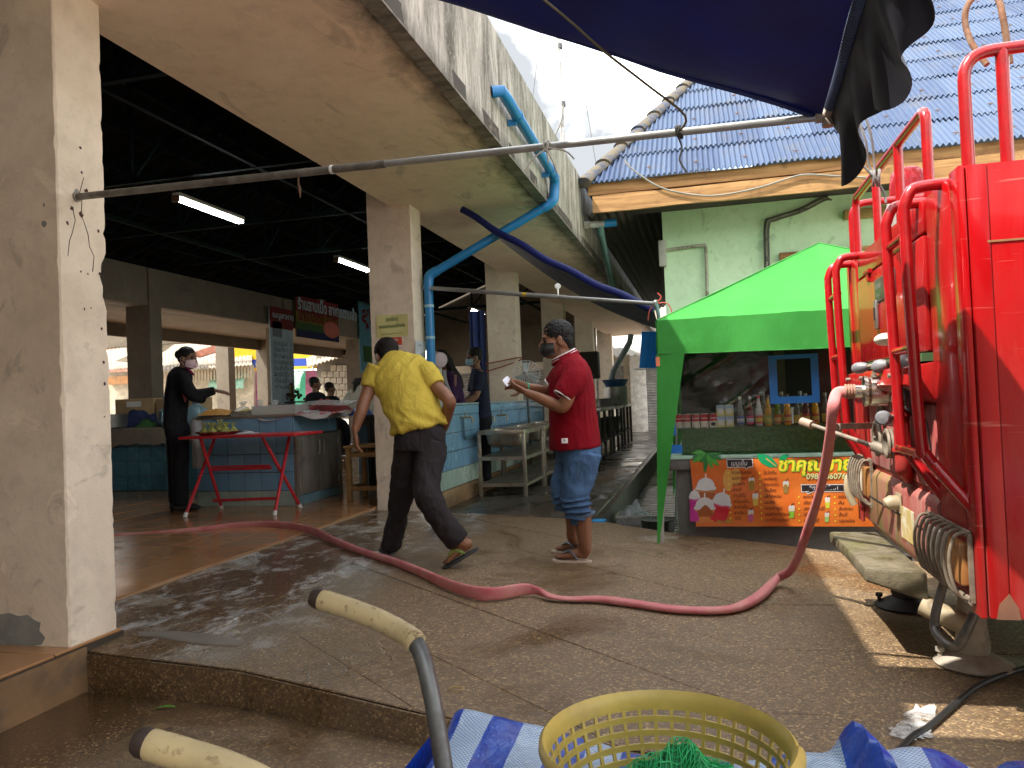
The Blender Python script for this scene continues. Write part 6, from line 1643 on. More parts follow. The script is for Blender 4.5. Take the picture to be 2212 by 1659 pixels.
# shrine shelf
sh = thing('spirit_shrine', 'small dark shrine shelf with a framed picture and flowers on the inner column', 'shrine', (-8.9, 16.0, 1.2))
q = ony(618, 868, 15.9)
m = MB(); m.bb((q.x - .35, 15.7, q.z - .03), (q.x + .45, 16.1, q.z)); m.build('shelf', M_DARK, sh)
m = MB(); m.box((q.x, 15.95, q.z + .22), (.34, .03, .42)); m.build('picture_frame', M('dark_frame', (.10, .05, .02)), sh, bevel=.01)
m = MB(); m.box((q.x, 15.932, q.z + .22), (.24, .01, .32)); m.build('picture', M('gold_picture', (.30, .20, .08)), sh)
m = MB(); rq = random.Random(1)
for k in range(26): m.sphere((q.x + rq.uniform(-.25, .5), 15.8 + rq.uniform(-.06, .06), q.z + rq.uniform(.02, .24)), rq.uniform(.025, .05), 6, 4)
fo = m.build('flowers', M('dry_flowers', (.06, .04, .02), .9), sh, smooth=False); fo['kind'] = 'stuff'
# notices
n1 = thing('yellow_notice', 'pale yellow printed notice taped to the second column', 'notice', ony(848, 726, 7.315))
Yc = 7.314
def corner(px, py, y=Yc): q = ony(px, py, y); return V((q.x, y, q.z))
m = MB(); P = [corner(814, 730), corner(882, 725), corner(881, 678), corner(813, 682)]; m.grid(lambda u, v: P[0].lerp(P[1], u).lerp(P[3].lerp(P[2], u), v) + V((0, -.004 * math.sin(u * 6 + v * 2), 0)), 10, 8, .001); m.build('paper', M('yellow_paper', (.60, .56, .24), .8, var=.05), n1)
up = (P[3] - P[0]).normalized(); rg_ = (P[1] - P[0]).normalized(); NGR = M('notice_ink', (.12, .20, .08), .7)
lettering('จุดบริการ', .055, P[0].lerp(P[1], .5).lerp(P[3].lerp(P[2], .5), .72), rg_, up, NGR, n1, width=.13, lift=.008, bold=.02, centre=True)
lettering('เจลแอลกอฮอล์ล้างมือ', .05, P[0].lerp(P[1], .5).lerp(P[3].lerp(P[2], .5), .42), rg_, up, NGR, n1, width=.285, lift=.008, bold=.02, centre=True)
lettering('ด้วยความปรารถนาดีจากเทศบาลตำบล', .022, P[0].lerp(P[1], .5).lerp(P[3].lerp(P[2], .5), .11), rg_, up, NGR, n1, width=.24, lift=.008, bold=.01, centre=True)
n2 = thing('red_notice', 'small red and white printed card below the yellow notice', 'notice', ony(845, 752, 7.314))
P = [corner(823, 752), corner(869, 750), corner(868, 728), corner(822, 730)]
m = MB(); m.prism(P, (0, -1, 0), .004); m.build('card', M('card_red', (.55, .07, .03), .6), n2, smooth=False)
m = MB(); m.prism([P[0].lerp(P[1], .12) + (P[3] - P[0]) * .1 - V((0, .005, 0)), P[0].lerp(P[1], .38) + (P[3] - P[0]) * .1 - V((0, .005, 0)), P[0].lerp(P[1], .36) + (P[3] - P[0]) * .6 - V((0, .005, 0)), P[0].lerp(P[1], .15) + (P[3] - P[0]) * .6 - V((0, .005, 0))], (0, -1, 0), .002); m.build('black_figure_print', MINK, n2, smooth=False)
m = MB(); m.prism([P[0].lerp(P[1], .3) - V((0, .0045, 0)), P[1] - V((0, .0045, 0)), P[1] + (P[2] - P[1]) * .22 - V((0, .0045, 0)), P[0].lerp(P[1], .3) + (P[3] - P[0]) * .22 - V((0, .0045, 0))], (0, -1, 0), .001); m.build('white_strip', M_WHITE, n2, smooth=False)
lettering('เว้นระยะห่าง', .03, P[0].lerp(P[1], .42) + (P[3] - P[0]) * .62, rg_, up, M_WHITE, n2, width=.10, lift=.008, bold=.02)
n3 = thing('white_notice', 'white sheet in a plastic sleeve on the side of the second column beside the pipe', 'notice', (XC + .003, 7.45, 1.3))
def cx_(px, py): q = onx(px, py, XC + .004); return q
P = [cx_(897, 795), cx_(919, 798), cx_(919, 738), cx_(897, 735)]
m = MB(); m.prism(P, (1, 0, 0), .003); m.build('sheet', M('sheet_white', (.60, .62, .64), .35), n3, smooth=False)
lettering('ประกาศ', .03, P[0] + (P[3] - P[0]) * .82 + (P[1] - P[0]) * .25, (P[1] - P[0]), (0, 0, 1), NGR, n3, lift=.006, bold=.01)
m = MB(); m.prism([P[0].lerp(P[1], .55) + (P[3] - P[0]) * .35 + V((.004, 0, 0)), P[0].lerp(P[1], .85) + (P[3] - P[0]) * .35 + V((.004, 0, 0)), P[0].lerp(P[1], .85) + (P[3] - P[0]) * .6 + V((.004, 0, 0)), P[0].lerp(P[1], .55) + (P[3] - P[0]) * .6 + V((.004, 0, 0))], (1, 0, 0), .001); m.build('stamp_print', M('stamp', (.35, .40, .34)), n3, smooth=False)

# ------------------------------------------------------------------ stalls deeper in the corridor
M_BLKW = M('dark_stall_wood', (.035, .03, .026), .8, var=.4)  # very dark wood for the corridor stalls
M_SSD = M('dim_steel', (.30, .29, .27), .35, .8)
for i, (y0, lab) in enumerate(((13.3, 'dark stall table with open shelves nearest the man in red'), (15.4, 'second dark stall table further down the corridor'), (17.6, 'third dark stall table with a steel pot at the corridor end'))):
    t_ = thing('stall_table', lab, 'table', (-2.2, y0 + .8, -.085), 'stall tables down the corridor')
    m = MB(); m.bb((-2.65, y0, .78), (-1.75, y0 + 1.7, .83)); m.build('tabletop', M_SSD, t_, bevel=.005)
    m = MB(); m.bb((-2.62, y0, .22), (-1.78, y0 + 1.7, .25)); m.build('shelf', M_BLKW, t_)
    for x in (-2.6, -1.8):
        for y in (y0 + .05, y0 + .85, y0 + 1.65):
            m = MB(); m.bar((x, y, -.085), (x, y, .78), .05, .05, (0, 1, 0)); m.build('leg', M_BLKW, t_)
    m = MB(); m.bb((-2.64, y0 + .02, .25), (-2.60, y0 + 1.68, .78)); m.build('back_board', M_BLKW, t_)
    for k in range(3):
        m = MB(); yy = y0 + .3 + k * .5; m.lathe((-2.2, yy, .25), [(.001, 0), (.15, 0), (.19, .28), (.20, .30), (.17, .3)], n=14); m.build('stored_pail', M_BLKW, t_)
def solo_at(mb, *a, **k): return mb.solo(*a, **k)
m = MB(); c = ony(1336, 870, 17.8); m.lathe((-1.98, 17.8, .831), [(.001, 0), (.26, 0), (.27, .02), (.27, .42), (.28, .43), (.001, .43)], n=26); m.solo('steel_pot', M_SSD, 'tall stainless steel stock pot at the end of the dark stalls', 'pot')
m = MB(); m.lathe((-1.98, 17.8, 1.262), [(.001, 0), (.22, 0), (.30, .15), (.31, .16), (.28, .15), (.2, .02)], n=26); m.solo('blue_basin', M('navy_basin', (.03, .09, .20), .4), 'dark blue plastic basin on top of the stock pot', 'basin')
for i, (x, y, lab) in enumerate(((-2.3, 13.6, 'small steel pot on the first dark stall table'), (-2.1, 14.3, 'pale bowl on the first dark stall table'), (-2.3, 15.8, 'brown tub on the second dark stall table'), (-2.05, 16.4, 'steel tub on the second dark stall table'))):
    m = MB(); r_ = .14 + .03 * (i % 2); m.lathe((x, y, .831), [(.001, 0), (r_ * .8, 0), (r_, .16), (r_ * 1.05, .17), (r_ * .9, .16)], n=18); m.solo(('steel_pot', 'bowl', 'tub', 'tub')[i], (M_SSD, M_CREAM, M('brown_tub', (.22, .15, .08), .5), M_SSD)[i], lab, ('pot', 'bowl', 'tub', 'tub')[i])
m = MB(); m.bb((-2.75, 16.9, 1.45), (-2.25, 17.3, 2.05)); m.solo('wall_fan_box', M_BLKW, 'black ventilator box hung on the fourth column above the stalls', 'ventilator', bevel=.02)
# electric fan
fa_ = thing('electric_fan', 'pale wire caged electric fan behind the hands of the man in red', 'fan', at(1136, 860, 11.4))
c = at(1137, 808, 11.4); ax = V((.25, -.95, 0)).normalized(); e1, e2 = frame(ax)
for k in range(20):
    w = 2 * math.pi * k / 20; d_ = e1 * math.cos(w) + e2 * math.sin(w)
    m = MB(); m.tube([c + ax * .10, c + d_ * .12 + ax * .085, c + d_ * .2, c + d_ * .12 - ax * .06, c - ax * .07], .003, 5); m.build('cage_wire', M('fan_white', (.52, .52, .50), .4), fa_)
m = MB(); m.tube([c + (e1 * math.cos(w) + e2 * math.sin(w)) * .2 for w in (2 * math.pi * k / 24 for k in range(24))], .006, 6, closed=True); m.build('cage_ring', M('fan_white', (.5, .5, .5)), fa_)
for k in range(3):
    w = k * 2.09; d_ = e1 * math.cos(w) + e2 * math.sin(w); n_ = ax.cross(d_)
    m = MB(); m.grid(lambda u, v: c + d_ * (.03 + .14 * u) + n_ * ((v - .5) * (.05 + .08 * u)) + ax * ((v - .5) * .03), 5, 3, .003); m.build('blade', M('fan_blade', (.35, .38, .38), .3), fa_)
m = MB(); m.cyl(c - ax * .16, c - ax * .05, .05, 14); m.cyl(c - ax * .1 - V((0, 0, 0)), V((c.x, c.y + .1, -.0)), .018, 8); m.build('motor_stand', M('fan_dark', (.06, .06, .06), .5), fa_)
# pale machine with a round pinkish head behind the yellow shirt man
pm_ = thing('dispenser_machine', 'pale pink and white machine with a rounded head behind the blue downpipe', 'machine', at(935, 860, 8.7))
R1z = zr(1344, 1100, 1.843)
a_ = at(*R1z(665, 580), 8.7); b_2 = at(*R1z(725, 585), 8.55)
m = MB(); m.cyl(a_, b_2, .095, 18, .085); m.build('head', M('pinkish_white', (.46, .36, .40), .35), pm_, bevel=.012)
p_ = at(*R1z(690, 640), 8.65); m = MB(); m.box((p_.x - .02, p_.y, p_.z - .25), (.14, .12, .62)); m.build('body', M('machine_white', (.52, .52, .54), .35), pm_, bevel=.02)
# rope round the third column, blue curtain beside it
m = MB(); p1 = onx(1046, 765, -2.815); m.tube([V((-3.32, 11.6, 1.62)), V((-2.815, 11.7, 1.70)), V((-2.80, 11.78, 1.66)), V((-3.32, 11.62, 1.50))], .010, 6, 3); m.solo('red_rope', M('red_rope', (.22, .05, .03), .9), 'thin red rope tied round the third column', 'rope')
m = MB(); m.grid(lambda u, v: (-3.62 + .25 * u, 11.85 + .03 * math.sin(u * 14), 2.5 - 1.9 * v), 14, 6, .004); m.solo('blue_curtain', M('navy_curtain', (.02, .04, .16), .8), 'narrow navy curtain hanging beside the third column', 'curtain')

# ------------------------------------------------------------------ drain beside the corridor
m = MB()
dg = thing('drain_grate', 'black slatted drain grating on the low ground between the corridor and the stall', 'grating', (-.62, 8, FL))
for k in range(34):
    y = 6.75 + k * .16
    m = MB(); m.bb((-.97, y, FL + .02), (-.34, y + .11, FL + .06)); m.build('slat', M('wet_black_slat', (.035, .035, .035), .3), dg, bevel=.006, segs=1)
ck = thing('plastic_crate', 'dirty white plastic crate in the drain beside the tent leg', 'crate', (-.74, 8.2, FL + .06))
cz = FL + .06
a = ony(1367, 1095, 8.0)
x0, x1, y0, y1 = a.x - .17, a.x + .17, 7.95, 8.25
M_CRT = M('dirty_crate', (.42, .38, .33), .6, dirt=(.2, .17, .13), dscale=8)
m = MB(); 
for z in (cz, cz + .17):
    m.bar((x0, y0, z + .012), (x1, y0, z + .012), .012, .024); m.bar((x0, y1, z + .012), (x1, y1, z + .012), .012, .024); m.bar((x0, y0, z + .012), (x0, y1, z + .012), .012, .024); m.bar((x1, y0, z + .012), (x1, y1, z + .012), .012, .024)
m.bb((x0, y0, cz - .002), (x1, y1, cz + .004)); m.build('frame', M_CRT, ck)
for k in range(14):
    for s in (-1, 1):
        m = MB(); xa = x0 + (x1 - x0) * (k + .5) / 14; m.bar((xa - s * .012, y0, cz + .024), (xa + s * .012, y0, cz + .17), .004, .006); m.build('lattice_bar', M_CRT, ck)
for y in (y1,):
    m = MB(); m.bb((x0, y - .004, cz + .02), (x1, y + .004, cz + .17)); m.build('back_wall', M_CRT, ck)
heap(a.x, 8.1, cz + .10, .19, .15, .17, (lambda t: (t.bsdf((.30, .32, .34), .2, 0, t.bump(t.noise(t.pos(), 20, 4), .6, .02), Alpha=.7), t.m)[1])(NT('grey_bag')), 'rubbish_bag', 'greyish clear rubbish bag stuffed into the plastic crate', 'bag', 12, n=20)
m = MB(); b_ = ony(1428, 1110, 7.6); m.lathe((b_.x - .02, 7.4, FL), [(.001, 0), (.13, 0), (.16, .30), (.172, .31), (.15, .30)], n=22); m.solo('dark_bucket', M('dark_bucket', (.05, .055, .05), .5), 'dark bucket standing behind the tent leg', 'bucket')
m = MB(); b_ = ony(1280, 1124, 6.6); m.lathe((b_.x, 6.97, zp(b_.x, 6.9) - .03), [(.001, .05), (.07, .04), (.075, .0), (.06, 0)], n=14); m.solo('plastic_bowl', M('bright_blue_plastic', (.02, .28, .62), .4), 'small bright blue plastic bowl on the kerb behind the jeans', 'bowl')
# ------------------------------------------------------------------ people
CR = CAM_M.to_3x3()
RT_ = V((math.cos(YAW), math.sin(YAW), 0)); FW = V((-math.sin(YAW), math.cos(YAW), 0)); UP = V((0, 0, 1))
def skin(name, c):
    t = NT(name); p = t.pos()
    n = t.noise(p, 14, 5)
    cc = t.mix(t.rng(n, .3, .7), tuple(v * .82 for v in c), tuple(v * 1.15 for v in c))
    t.bsdf(cc, .5, 0, t.bump(t.noise(p, 60, 3), .12, .003), Subsurface_Weight=.06, Subsurface_Radius=(.01, .004, .002)); return t.m
M_SKIN = skin('tan_skin', (.21, .088, .043)); M_SKIN2 = skin('brown_skin', (.19, .09, .05))
M_HAIR = M('black_hair', (.012, .011, .011), .45, var=.4, scale=60, bump=.8, bscale=160, Specular_IOR_Level=.2)
M_HAIRG = M('greying_hair', (.009, .0085, .0085), .5, var=.6, scale=70, bump=.8, bscale=160, Specular_IOR_Level=.2)
M_EYE = M('dark_eye', (.01, .008, .006), .15, bump=0)
def cloth(name, c, var=.12, rough=.85, weave=260.):
    t = NT(name); p = t.pos()
    n = t.noise(p, 5, 6, .6)
    cc = t.mix(t.rng(n, .3, .7), tuple(v * (1 - var) for v in c), tuple(min(1, v * (1 + var)) for v in c))
    h = t.math('ADD', t.math('MULTIPLY', t.noise(t.pos('pos', (1, 1, .45)), 16, 5, .6, .8), 1.), t.math('MULTIPLY', t.noise(p, weave, 2), .12))
    t.bsdf(cc, rough, 0, t.bump(h, .9, .02), Specular_IOR_Level=.18); return t.m

def head(mb, c, F, U, s=1., neck=None, S=None):
    """adds a head looking along F to a mesh builder; c is the point between the ears"""
    F = V(F).normalized(); S = F.cross(V(U)).normalized(); U = S.cross(F).normalized()
    M3 = Matrix((S, F, U)).transposed()
    P = lambda a, f, u: V(c) + (S * a + F * f + U * u) * s
    E = lambda a, f, u, r: mb.sphere(P(a, f, u), [q * s for q in r], 18, 12, M3)
    E(0, -.012, .040, (.077, .098, .084)); E(0, .022, -.022, (.066, .070, .088)); E(0, .036, -.080, (.047, .048, .036)); E(0, -.03, -.02, (.068, .06, .07))
    mb.tube([P(0, .080, .022), P(0, .096, -.005), P(0, .108, -.028), P(0, .088, -.040)], [.010 * s, .012 * s, .017 * s, .010 * s], 10, 3)
    E(0, .078, .028, (.048, .014, .012)); E(0, .082, -.064, (.024, .012, .012)); E(0, .07, -.095, (.022, .018, .016))
    for k in (-1, 1):
        E(k * .040, .052, -.028, (.024, .03, .022)); E(k * .076, -.010, -.012, (.011, .020, .032)); E(k * .082, -.016, .004, (.007, .014, .016))
    return P, M3
def hair(c, F, U, s, parent, mat, low=0., spike=.004, name='hair'):
    F = V(F).normalized(); S = F.cross(V(U)).normalized(); U = S.cross(F).normalized(); M3 = Matrix((S, F, U)).transposed()
    P = lambda a, f, u: V(c) + (S * a + F * f + U * u) * s
    mb = MB(); mb.sphere(P(0, -.020, .050), [q * s for q in (.083, .100, .084)], 22, 14, M3); mb.sphere(P(0, -.055, -.002 - low), [q * s for q in (.070, .052, .066)], 20, 12, M3)
    mb = fuse(mb, .006, 3); wrinkle(mb, spike, 55, seed=2.); return mb.build(name, mat, parent)
def mask(c, F, U, s, parent, mat, strap):
    F = V(F).normalized(); S = F.cross(V(U)).normalized(); U = S.cross(F).normalized()
    P = lambda a, f, u: V(c) + (S * a + F * f + U * u) * s
    mb = MB()
    def g(u, v):
        th = (u - .5) * R(165); ph = (v - .5)
        r = .072 + .004 * math.cos(ph * 9)
        f = .022 + (.088 - .022 * abs(ph) ** 1.5 - (.012 if v < .2 else 0)) * math.cos(th) ** .8 if abs(th) < R(90) else .02
        return P(r * math.sin(th), f + .006 * math.cos(th * 2), -.052 + ph * .098 * (1 - .25 * abs(u - .5) * 2))
    mb.grid(g, 22, 12, .003); o = mb.build('face_mask', mat, parent)
    for k in (-1, 1):
        m = MB(); m.tube([P(k * .071, .02, -.025), P(k * .079, -.01, -.004), P(k * .084, -.030, .004), P(k * .079, -.02, -.03), P(k * .068, .015, -.078)], .0022 * s, 6, 4); m.build('ear_loop', strap, o)
    return o
def eyes(c, F, U, s, parent):
    F = V(F).normalized(); S = F.cross(V(U)).normalized(); U = S.cross(F).normalized()
    for k in (-1, 1):
        q = V(c) + (S * .033 * k + F * .079 + U * .006) * s
        m = MB(); m.sphere(q, [.012 * s] * 3, 10, 8); m.build('eye', M_EYE, parent)
        m = MB(); m.tube([q + (S * .016 * k + F * -.002 + U * .018) * s, q + (F * .008 + U * .022) * s, q + (S * -.018 * k + F * .006 + U * .017) * s], .0035 * s, 6, 3); m.build('eyebrow', M_HAIR, parent)
def hand(mb, wrist, fwd, palm, s=1., curl=(.5, .5, .55, .6), thumb=1., spread=.12):
    """palm and five bent fingers; palm is the way the palm faces, thumb which side it sits"""
    f = V(fwd).normalized(); n = V(palm); n = (n - f * n.dot(f)).normalized(); w = f.cross(n)
    W = V(wrist)
    mb.tube([W - f * .02 * s, W + f * .02 * s, W + f * .06 * s, W + f * .092 * s], [(.017 * s, .026 * s), (.016 * s, .031 * s), (.015 * s, .041 * s), (.011 * s, .038 * s)], 14, 3, hint=n)
    for i, (off, L) in enumerate(((.030, .075), (.011, .083), (-.010, .077), (-.029, .062))):
        side = off * thumb; d = (f + w * (spread * off / .03 * thumb)).normalized(); p = W + f * .080 * s + w * side * s; pts = [p]; a = 0
        for j, k in enumerate((.45, .32, .26)):
            a += curl[i] * (.55, .9, .7)[j]
            p = p + (d * math.cos(a) + n * math.sin(a)) * L * k * s; pts.append(p)
        mb.tube(pts, [.0092 * s, .0090 * s, .0082 * s, .0068 * s], 10, 3)
    b = W + f * .018 * s + w * .026 * s * thumb + n * .006 * s; td = (f * .62 + w * .62 * thumb + n * .42).normalized()
    mb.tube([b, b + td * .04 * s, b + td * .064 * s + f * .010 * s, b + td * .075 * s + f * .030 * s], [.014 * s, .0115 * s, .0100 * s, .0078 * s], 10, 3)
def foot(mb, heel, toe, ankle, s=1., up=(0, 0, 1)):
    h, t = V(heel), V(toe); d = (t - h); L = d.length; d.normalize(); u = V(up); u = (u - d * u.dot(d)).normalized(); sd = d.cross(u)
    P = lambda f, z, a=0.: h + d * (L * f) + u * z * s + sd * a * s
    mb.tube([P(-.01, .030), P(.08, .038), P(.30, .040), P(.55, .030), P(.75, .020), P(.84, .016)], [(.020 * s, .022 * s), (.036 * s, .030 * s), (.036 * s, .031 * s), (.028 * s, .038 * s), (.018 * s, .043 * s), (.012 * s, .040 * s)], 14, 3, hint=u)
    mb.tube([V(ankle), P(.16, .085), P(.22, .05)], [.037 * s, .036 * s, .036 * s], 12, 3)
    for k, (a, L2, r_) in enumerate(((.030, .20, .012), (.012, .19, .0095), (-.004, .16, .009), (-.019, .12, .0085), (-.031, .08, .008))):
        mb.tube([P(.78, .014, a), P(.80 + L2 * .5, .014, a * 1.02), P(.80 + L2, .011, a * 1.0)], [r_ * s, r_ * s, r_ * .8 * s], 8, 2)
def flipflop(heel, toe, parent, sole, strap, s=1., up=(0, 0, 1)):
    h, t = V(heel), V(toe); d = (t - h); L = d.length + .04; d.normalize(); u = V(up); u = (u - d * u.dot(d)).normalized(); sd = d.cross(u); h = h - d * .02
    out = []
    for k in range(28):
        w = 2 * math.pi * k / 28; f = .5 - .5 * math.cos(w); wd = (.036 + .014 * math.sin(f * 2.6 - .6)) * s
        out.append(h + d * L * f + sd * (math.copysign(abs(math.sin(w)) ** .6, math.sin(w)) * wd))
    m = MB(); m.prism([q - u * .004 for q in out], -u, .018); so = m.build('sandal_sole', sole, parent, bevel=.003)
    for k in (-1, 1):
        m = MB(); m.tube([h + d * L * .80 + u * .004, h + d * L * .70 + u * .040 * s + sd * .012 * k, h + d * L * .52 + u * .058 * s + sd * .034 * k * s, h + d * L * .34 + sd * .046 * k * s + u * .010], [(.006, .008), (.005, .010), (.005, .012), (.005, .010)], 8, 4); m.build('sandal_strap', strap, so)

# ---- man in the red polo shirt
Zr = zr(1900, 1200, 1.508)
dM = 5.31
Pm = lambda x, y, d=0.: at(*Zr(x, y), dM + d)
man = thing('person', 'man in red polo shirt and rolled blue jeans looking at papers in his hands', 'person', onp(1242, 1218))
HC = Pm(438, 212); HF = -RT_ + FW * -.10 + UP * -.10; HU = UP + RT_ * .03
b = MB(); head(b, HC, HF, HU, 1.06)
b.tube([Pm(452, 260), Pm(478, 320), Pm(505, 380)], [(.058, .062), (.060, .064), (.085, .075)], 14, 4, hint=FW)
b.tube([Pm(505, 350), Pm(525, 420), Pm(530, 600), Pm(545, 800)], [(.12, .07), (.16, .10), (.15, .11), (.13, .11)], 16, 4, hint=FW)
# near arm
NA = [Pm(560, 405, -.19), Pm(515, 520, -.24), Pm(482, 602, -.24), Pm(440, 598, -.22), Pm(350, 558, -.16), Pm(262, 522, -.10)]
b.tube(NA, [.055, .050, .043, .043, .037, .027], 12, 4)
FA = [Pm(500, 410, .18), Pm(430, 500, .22), Pm(405, 520, .20), Pm(330, 502, .12), Pm(252, 484, .05)]
b.tube(FA, [.052, .046, .042, .036, .026], 12, 4)
hand(b, Pm(262, 521, -.10), Pm(185, 486, -.06) - Pm(262, 521, -.10), UP * .8 + FW * .5, 1.05, (.55, .5, .5, .5), 1., .1)
hand(b, Pm(252, 484, .05), Pm(165, 468, .02) - Pm(252, 484, .05), UP * -.35 + FW * -.9, 1.02, (.45, .5, .6, .65), -1., .1)
# lower legs and feet
fn_h, fn_t = onp(*Zr(632, 1530)), onp(*Zr(428, 1524)); ff_h, ff_t = onp(*Zr(560, 1476)), onp(*Zr(428, 1470))
for q in (fn_h, fn_t, ff_h, ff_t): q.z += .020
fn_t = fn_h + (fn_t - fn_h).normalized() * .235; ff_h = ff_t + (ff_h - ff_t).normalized() * .235
b.tube([Pm(590, 1180, -.06), Pm(598, 1290, -.06), Pm(604, 1370, -.06), Pm(612, 1450, -.06), fn_h + V((0, 0, .07)) + (fn_t - fn_h) * .12], [.060, .058, .052, .040, .040], 12, 4)
b.tube([Pm(505, 1150, .1), Pm(530, 1240, .12), Pm(538, 1310, .12), Pm(535, 1390, .12), ff_h + V((0, 0, .07)) + (ff_t - ff_h) * .12], [.056, .054, .050, .038, .038], 12, 4)
foot(b, fn_h, fn_t, Pm(612, 1450, -.06)); foot(b, ff_h, ff_t, Pm(535, 1390, .12))
b.tube([Pm(545, 790), Pm(590, 900, -.08), Pm(560, 1110, -.08), Pm(590, 1200, -.06)], [.09, .075, .06, .055], 12, 3)
b.tube([Pm(540, 790), Pm(540, 900, .08), Pm(490, 1090, .10), Pm(510, 1170, .1)], [.09, .07, .058, .052], 12, 3)
b = fuse(b, .0058, 4); b.build('body', M_SKIN, man)
hair(HC, HF, HU, 1.06, man, M_HAIRG, 0., .007)
mask(HC, HF, HU, 1.06, man, M('black_mask', (.012, .012, .014), .7), M('black_mask', (0, 0, 0))); eyes(HC, HF, HU, 1.06, man)
flipflop(fn_h, fn_t, man, M('sandal_cream', (.45, .36, .28), .7), M('sandal_grey', (.10, .11, .14), .5)); flipflop(ff_h, ff_t, man, M('sandal_cream', (0, 0, 0)), M('sandal_grey', (0, 0, 0)))
M_POLO = cloth('red_polo', (.19, .0012, .008))
s_ = MB()
s_.tube([Pm(498, 300), Pm(512, 345), Pm(522, 400), Pm(528, 500), Pm(532, 600), Pm(537, 700), Pm(545, 800), Pm(549, 845)],
        [(.075, .075), (.155, .095), (.205, .138), (.200, .156), (.195, .156), (.188, .163), (.190, .170), (.194, .172)], 26, 4, hint=FW)
s_.tube([Pm(556, 372, -.13), Pm(545, 440, -.20), Pm(505, 500, -.235), Pm(478, 540, -.245)], [(.075, .075), (.080, .085), (.066, .074), (.058, .066)], 16, 4)
s_.tube([Pm(500, 380, .13), Pm(450, 440, .2), Pm(408, 478, .215)], [(.07, .07), (.075, .075), (.058, .062)], 16, 4)
s_ = fuse(s_, .0075, 3); wrinkle(s_, .010, 6.5, (1, 1, .45), 3.); wrinkle(s_, .005, 15, (1, 1, .5), 8.); s_.build('polo_shirt', M_POLO, man)
# white trims: sleeve bands, collar stripes, hem label
def ring(c, ax, ra, rb, hint, r_, mat, name, parent, n=26):
    ax = V(ax).normalized(); a, bb = frame(ax, hint); m = MB(); m.tube([V(c) + a * math.cos(w) * ra + bb * math.sin(w) * rb for w in (2 * math.pi * k / n for k in range(n))], r_, 8, closed=True); return m.build(name, mat, parent)
M_TRIM = M('white_trim', (.70, .66, .66), .8)
ax = NA[2] - NA[1]
ring(Pm(476, 543, -.245), Pm(478, 540, -.245) - Pm(505, 500, -.235), .056, .062, FW, .0065, M_TRIM, 'sleeve_band', man)
ring(Pm(405, 480, .216), Pm(408, 478, .215) - Pm(450, 440, .2), .056, .058, FW, .006, M_TRIM, 'sleeve_band', man)
cax = (Pm(455, 235) - Pm(490, 305))
for k, (mt, r_, off) in enumerate(((M_POLO, .014, .0), (M_TRIM, .0062, .016), (M_POLO, .0075, .027), (M_TRIM, .0062, .038))):
    c0 = Pm(487, 308) + cax.normalized() * (off * .75 - .012)
    ring(c0, cax, .083 - off * .25, .094 - off * .2, FW, r_, mt, 'collar' if k == 0 else 'collar_stripe', man)
q = Pm(488, 808, -.20); m = MB(); m.box(q + FW * .008, (.042, .006, .034), YAW); lb = m.build('hem_label', M_TRIM, man, bevel=.002)
m = MB(); m.box(q + FW * .003 + V((0, 0, .004)), (.008, .003, .012), YAW); m.build('label_print', MINK, lb)
ring(Pm(258, 492, .05), Pm(330, 502, .12) - Pm(252, 484, .05), .032, .034, FW, .006, M('green_wristband', (.05, .36, .18), .5), 'wristband', man)
M_JEAN = cloth('blue_jeans', (.055, .112, .22), .35)
j = MB()
j.tube([Pm(560, 800), Pm(570, 860), Pm(572, 930)], [(.160, .135), (.172, .148), (.165, .140)], 22, 4, hint=FW)
j.tube([Pm(598, 880, -.08), Pm(578, 1000, -.085), Pm(552, 1120, -.08), Pm(565, 1210, -.07), Pm(588, 1240, -.06)], [(.105, .125), (.098, .108), (.088, .098), (.086, .092), (.078, .084)], 18, 4, hint=FW)
j.tube([Pm(545, 880, .08), Pm(505, 1000, .09), Pm(478, 1100, .10), Pm(495, 1160, .11), Pm(508, 1188, .12)], [(.105, .118), (.096, .102), (.085, .092), (.080, .086), (.073, .078)], 18, 4, hint=FW)
j = fuse(j, .0075, 3)
j.warp(lambda q: q)
wrinkle(j, .011, 8, (1, 1, 1.2), 5.)
kz = Pm(550, 1120).z
me_ = j.mesh('tmp', smooth=False); nr = [v.normal.copy() for v in me_.vertices]; bpy.data.meshes.remove(me_)
j.v = [q + n * (.013 * math.sin(q.z * 150 + 3 * noise.noise(q * 9)) * max(0, min(1, (kz - q.z) / .06))) for q, n in zip(j.v, nr)]
j.build('jeans', M_JEAN, man)
M_CUFF = cloth('jean_cuff', (.09, .13, .20), .2)
ring(Pm(591, 1246, -.06), UP + RT_ * -.2, .076, .080, FW, .014, M_CUFF, 'rolled_cuff', man); ring(Pm(509, 1190, .12), UP + RT_ * -.3, .070, .074, FW, .012, M_CUFF, 'rolled_cuff', man)
m = MB(); m.tube([Pm(580, 870, -.185), Pm(565, 1000, -.185), Pm(540, 1110, -.168)], .003, 6, 4); m.build('side_seam', M_CUFF, man)
pp = thing('paper_slips', 'folded white paper slips held by the man in red', 'paper', Pm(150, 480, -.04))
for k in range(3):
    m = MB(); a0, a1, a2, a3 = Pm(118 + 6 * k, 450 - 3 * k, -.05 + .012 * k), Pm(150 + 4 * k, 424 + 2 * k, .0 + .012 * k), Pm(172, 470, .0 + .012 * k), Pm(146, 488, -.05 + .012 * k)
    m.grid(lambda u, v: a0.lerp(a1, u).lerp(a3.lerp(a2, u), v) + UP * .006 * math.sin(u * 3 + k), 4, 4, .001); m.build('slip', M('paper_white', (.68, .68, .74), .7), pp)

